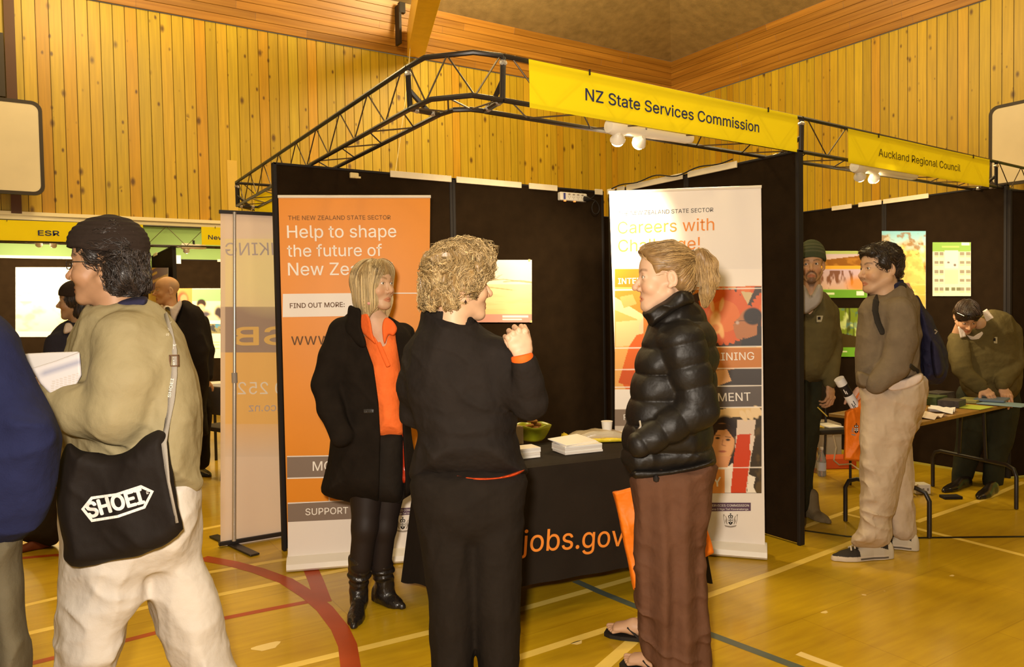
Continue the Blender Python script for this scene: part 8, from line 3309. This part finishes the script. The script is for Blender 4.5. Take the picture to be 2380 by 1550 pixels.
# ================================================================ man leaning over the table, sunglasses pushed up
D = 6.00
w10 = person('man with sunglasses on his dark hair leaning over the brown table', P(2290, 1150, 6.25))
ho = P(2246, 738, D)
hs, B, hc = make_head(w10, ho, -14, (.52, .28, .15), pitch=-40, sc=1.0, brow=(.05, .03, .02), neck=.052)
tr = simple_body(P(2312, 930, 6.30), P(2300, 790, 6.17), P(2278, 752, 6.08), [P(2268, 1030, 6.25), P(2325, 1035, 6.27)], [P(2235, 1120, 6.30), P(2312, 1135, 6.27)],
                 [P(2226, 800, 6.07), P(2352, 768, 6.23)], [P(2236, 860, 5.95), P(2362, 850, 6.17)], [P(2278, 902, 5.87), P(2328, 898, 5.95)], .88)
wa, wb_ = P(2282, 899, 5.87), P(2328, 896, 5.95)
ha = place_hand(wa, nrm(RH*.35-UPV*.6-FH*.55), nrm(UPV*.8-FH*.6), side=1, sc=1.08, curl=[(15, 30, 20), (18, 32, 20), (20, 32, 20), (24, 34, 22)])
hb = place_hand(wb_, nrm(-UPV*.85-FH*.5+RH*.05), nrm(-FH*.8+UPV*.4), side=-1, sc=1.08, curl=[(12, 24, 18), (16, 26, 18), (18, 28, 18), (22, 30, 20)])
bd = body_mesh(w10, [(hs, .0038, hc), (tr, .016, SK_B), (ha, .0036, (.56, .31, .18)), (hb, .0036, (.56, .31, .18))])
add_eyes(bd, ho, B, 1.0, 0, (.05, .03, .02))
h10 = local(U(.02, ell((0, -.012, .052), (.086, .104, .093)), ell((0, .058, .080), (.066, .046, .046)), ell((0, -.06, .0), (.078, .055, .07))), ho, B)
h10 = cut(h10, local(U(.01, ell((0, .135, -.03), (.13, .085, .095)), ell((.09, .04, -.06), (.05, .07, .07)), ell((-.09, .04, -.06), (.05, .07, .07)), ell((0, -.0, -.12), (.12, .09, .065))), ho, B), .01)


def flow10(p):
    q = (p-ho)@B
    return np.stack([np.sign(q[:, 0])*.6, np.where(q[:, 2] > .08, .8, -.2), np.full(len(p), -.5)], 1)@B.T


hair_obj(w10, h10, .0055, (.020, .011, .006), (.075, .040, .020), flow10, n=1200, seg=8, step=.014, rad=.0014, lift=.004, seed=31)
sg = MB()
for s in (-1, 1):
    c = ho+B@np.array([s*.034, .094, .098])
    ring_ = [(.024*math.cos(t), .016*math.sin(t)) for t in np.linspace(0, 2*math.pi, 17)[:-1]]
    sg.prism([c+B@np.array([x, .004-.25*abs(x), z*.8]) for (x, z) in ring_], B@np.array([0, .004, .003]))
    sg.tube([c+B@np.array([s*.022, 0, .0]), ho+B@np.array([s*.090, .04, .085]), ho+B@np.array([s*.092, -.02, .06])], .0025, 6)
sg.tube([ho+B@np.array([-.012, .100, .10]), ho+B@np.array([.012, .100, .10])], .003, 6)
sg.obj('sunglasses', mat('dark_sunglass_lens', (.02, .016, .014), .08, .6), w10)
tk = puff([(2206, 786), (2232, 772), (2262, 762), (2290, 730), (2312, 722), (2350, 736), (2370, 785), (2375, 850), (2368, 905), (2340, 930), (2280, 935), (2238, 905), (2226, 860), (2212, 830)], 6.19, .12, .155)
la = chain([P(2226, 805, 6.07), P(2236, 858, 5.95), P(2274, 897, 5.88)], [.072, .064, .050], .02)
rb_ = chain([P(2350, 772, 6.21), P(2358, 845, 6.15), P(2330, 890, 5.97)], [.076, .066, .050], .02)
tk = U(.015, U(.02, tk, la), rb_)
jo = solid('fleece', disp(tk, folds(.010, (7, 7, 6), 47)), .0085, FLC, w10)
for (a, b) in ((P(2270, 893, 5.89), P(2280, 900, 5.87)), (P(2331, 886, 5.98), P(2328, 896, 5.95))):
    solid('cuff', cone(a, b, .049, .046), .006, FLC, jo)
wc = cloth_mat('white_shirt_collar', (.62, .53, .45), .8)
for poly in ([(2283, 724), (2294, 717), (2308, 735), (2322, 754), (2306, 762), (2294, 752)], [(2226, 760), (2232, 755), (2242, 768), (2246, 782), (2232, 786)], [(2246, 778), (2262, 782), (2282, 770), (2290, 776), (2276, 790), (2256, 790)]):
    q = on_surface(U(.0, tk, hs), *np.array(poly).mean(0), 5.2, .006)
    solid('shirt_collar', puff(poly, float((q-CAMPOS)@_f), .006, .012, smooth=False), .0045, wc, w10)
q = on_surface(tk, 2308, 790, 5.3, .004)
MB().box(q, (.034, .003, .026), nrm(RH-UPV*.1), _f, UPV, ch=.002).obj('badge', mat('badge_pale', (.42, .36, .22), .6), jo)
MB().box(q-_f*.003+UPV*.004, (.018, .002, .012), nrm(RH-UPV*.1), _f, UPV).obj('badge', EDGE, jo)
l1 = puff([(2230, 900), (2310, 905), (2300, 980), (2275, 1060), (2250, 1125), (2212, 1122), (2222, 1040), (2226, 960)], 6.27, .08, .10)
l2 = puff([(2290, 900), (2366, 905), (2360, 1000), (2338, 1080), (2326, 1140), (2288, 1138), (2292, 1050), (2296, 980)], 6.27, .08, .10)
solid('trousers', disp(U(.02, l1, l2), folds(.008, (7, 7, 4), 49)), .010, DKG, w10)
for (a, b) in ((on_z(2250, 1128), on_z(2196, 1144)), (on_z(2312, 1142), on_z(2276, 1160))):
    solid('shoe', shoe_solid(a, b, .05, .09), .007, bs4, w10)
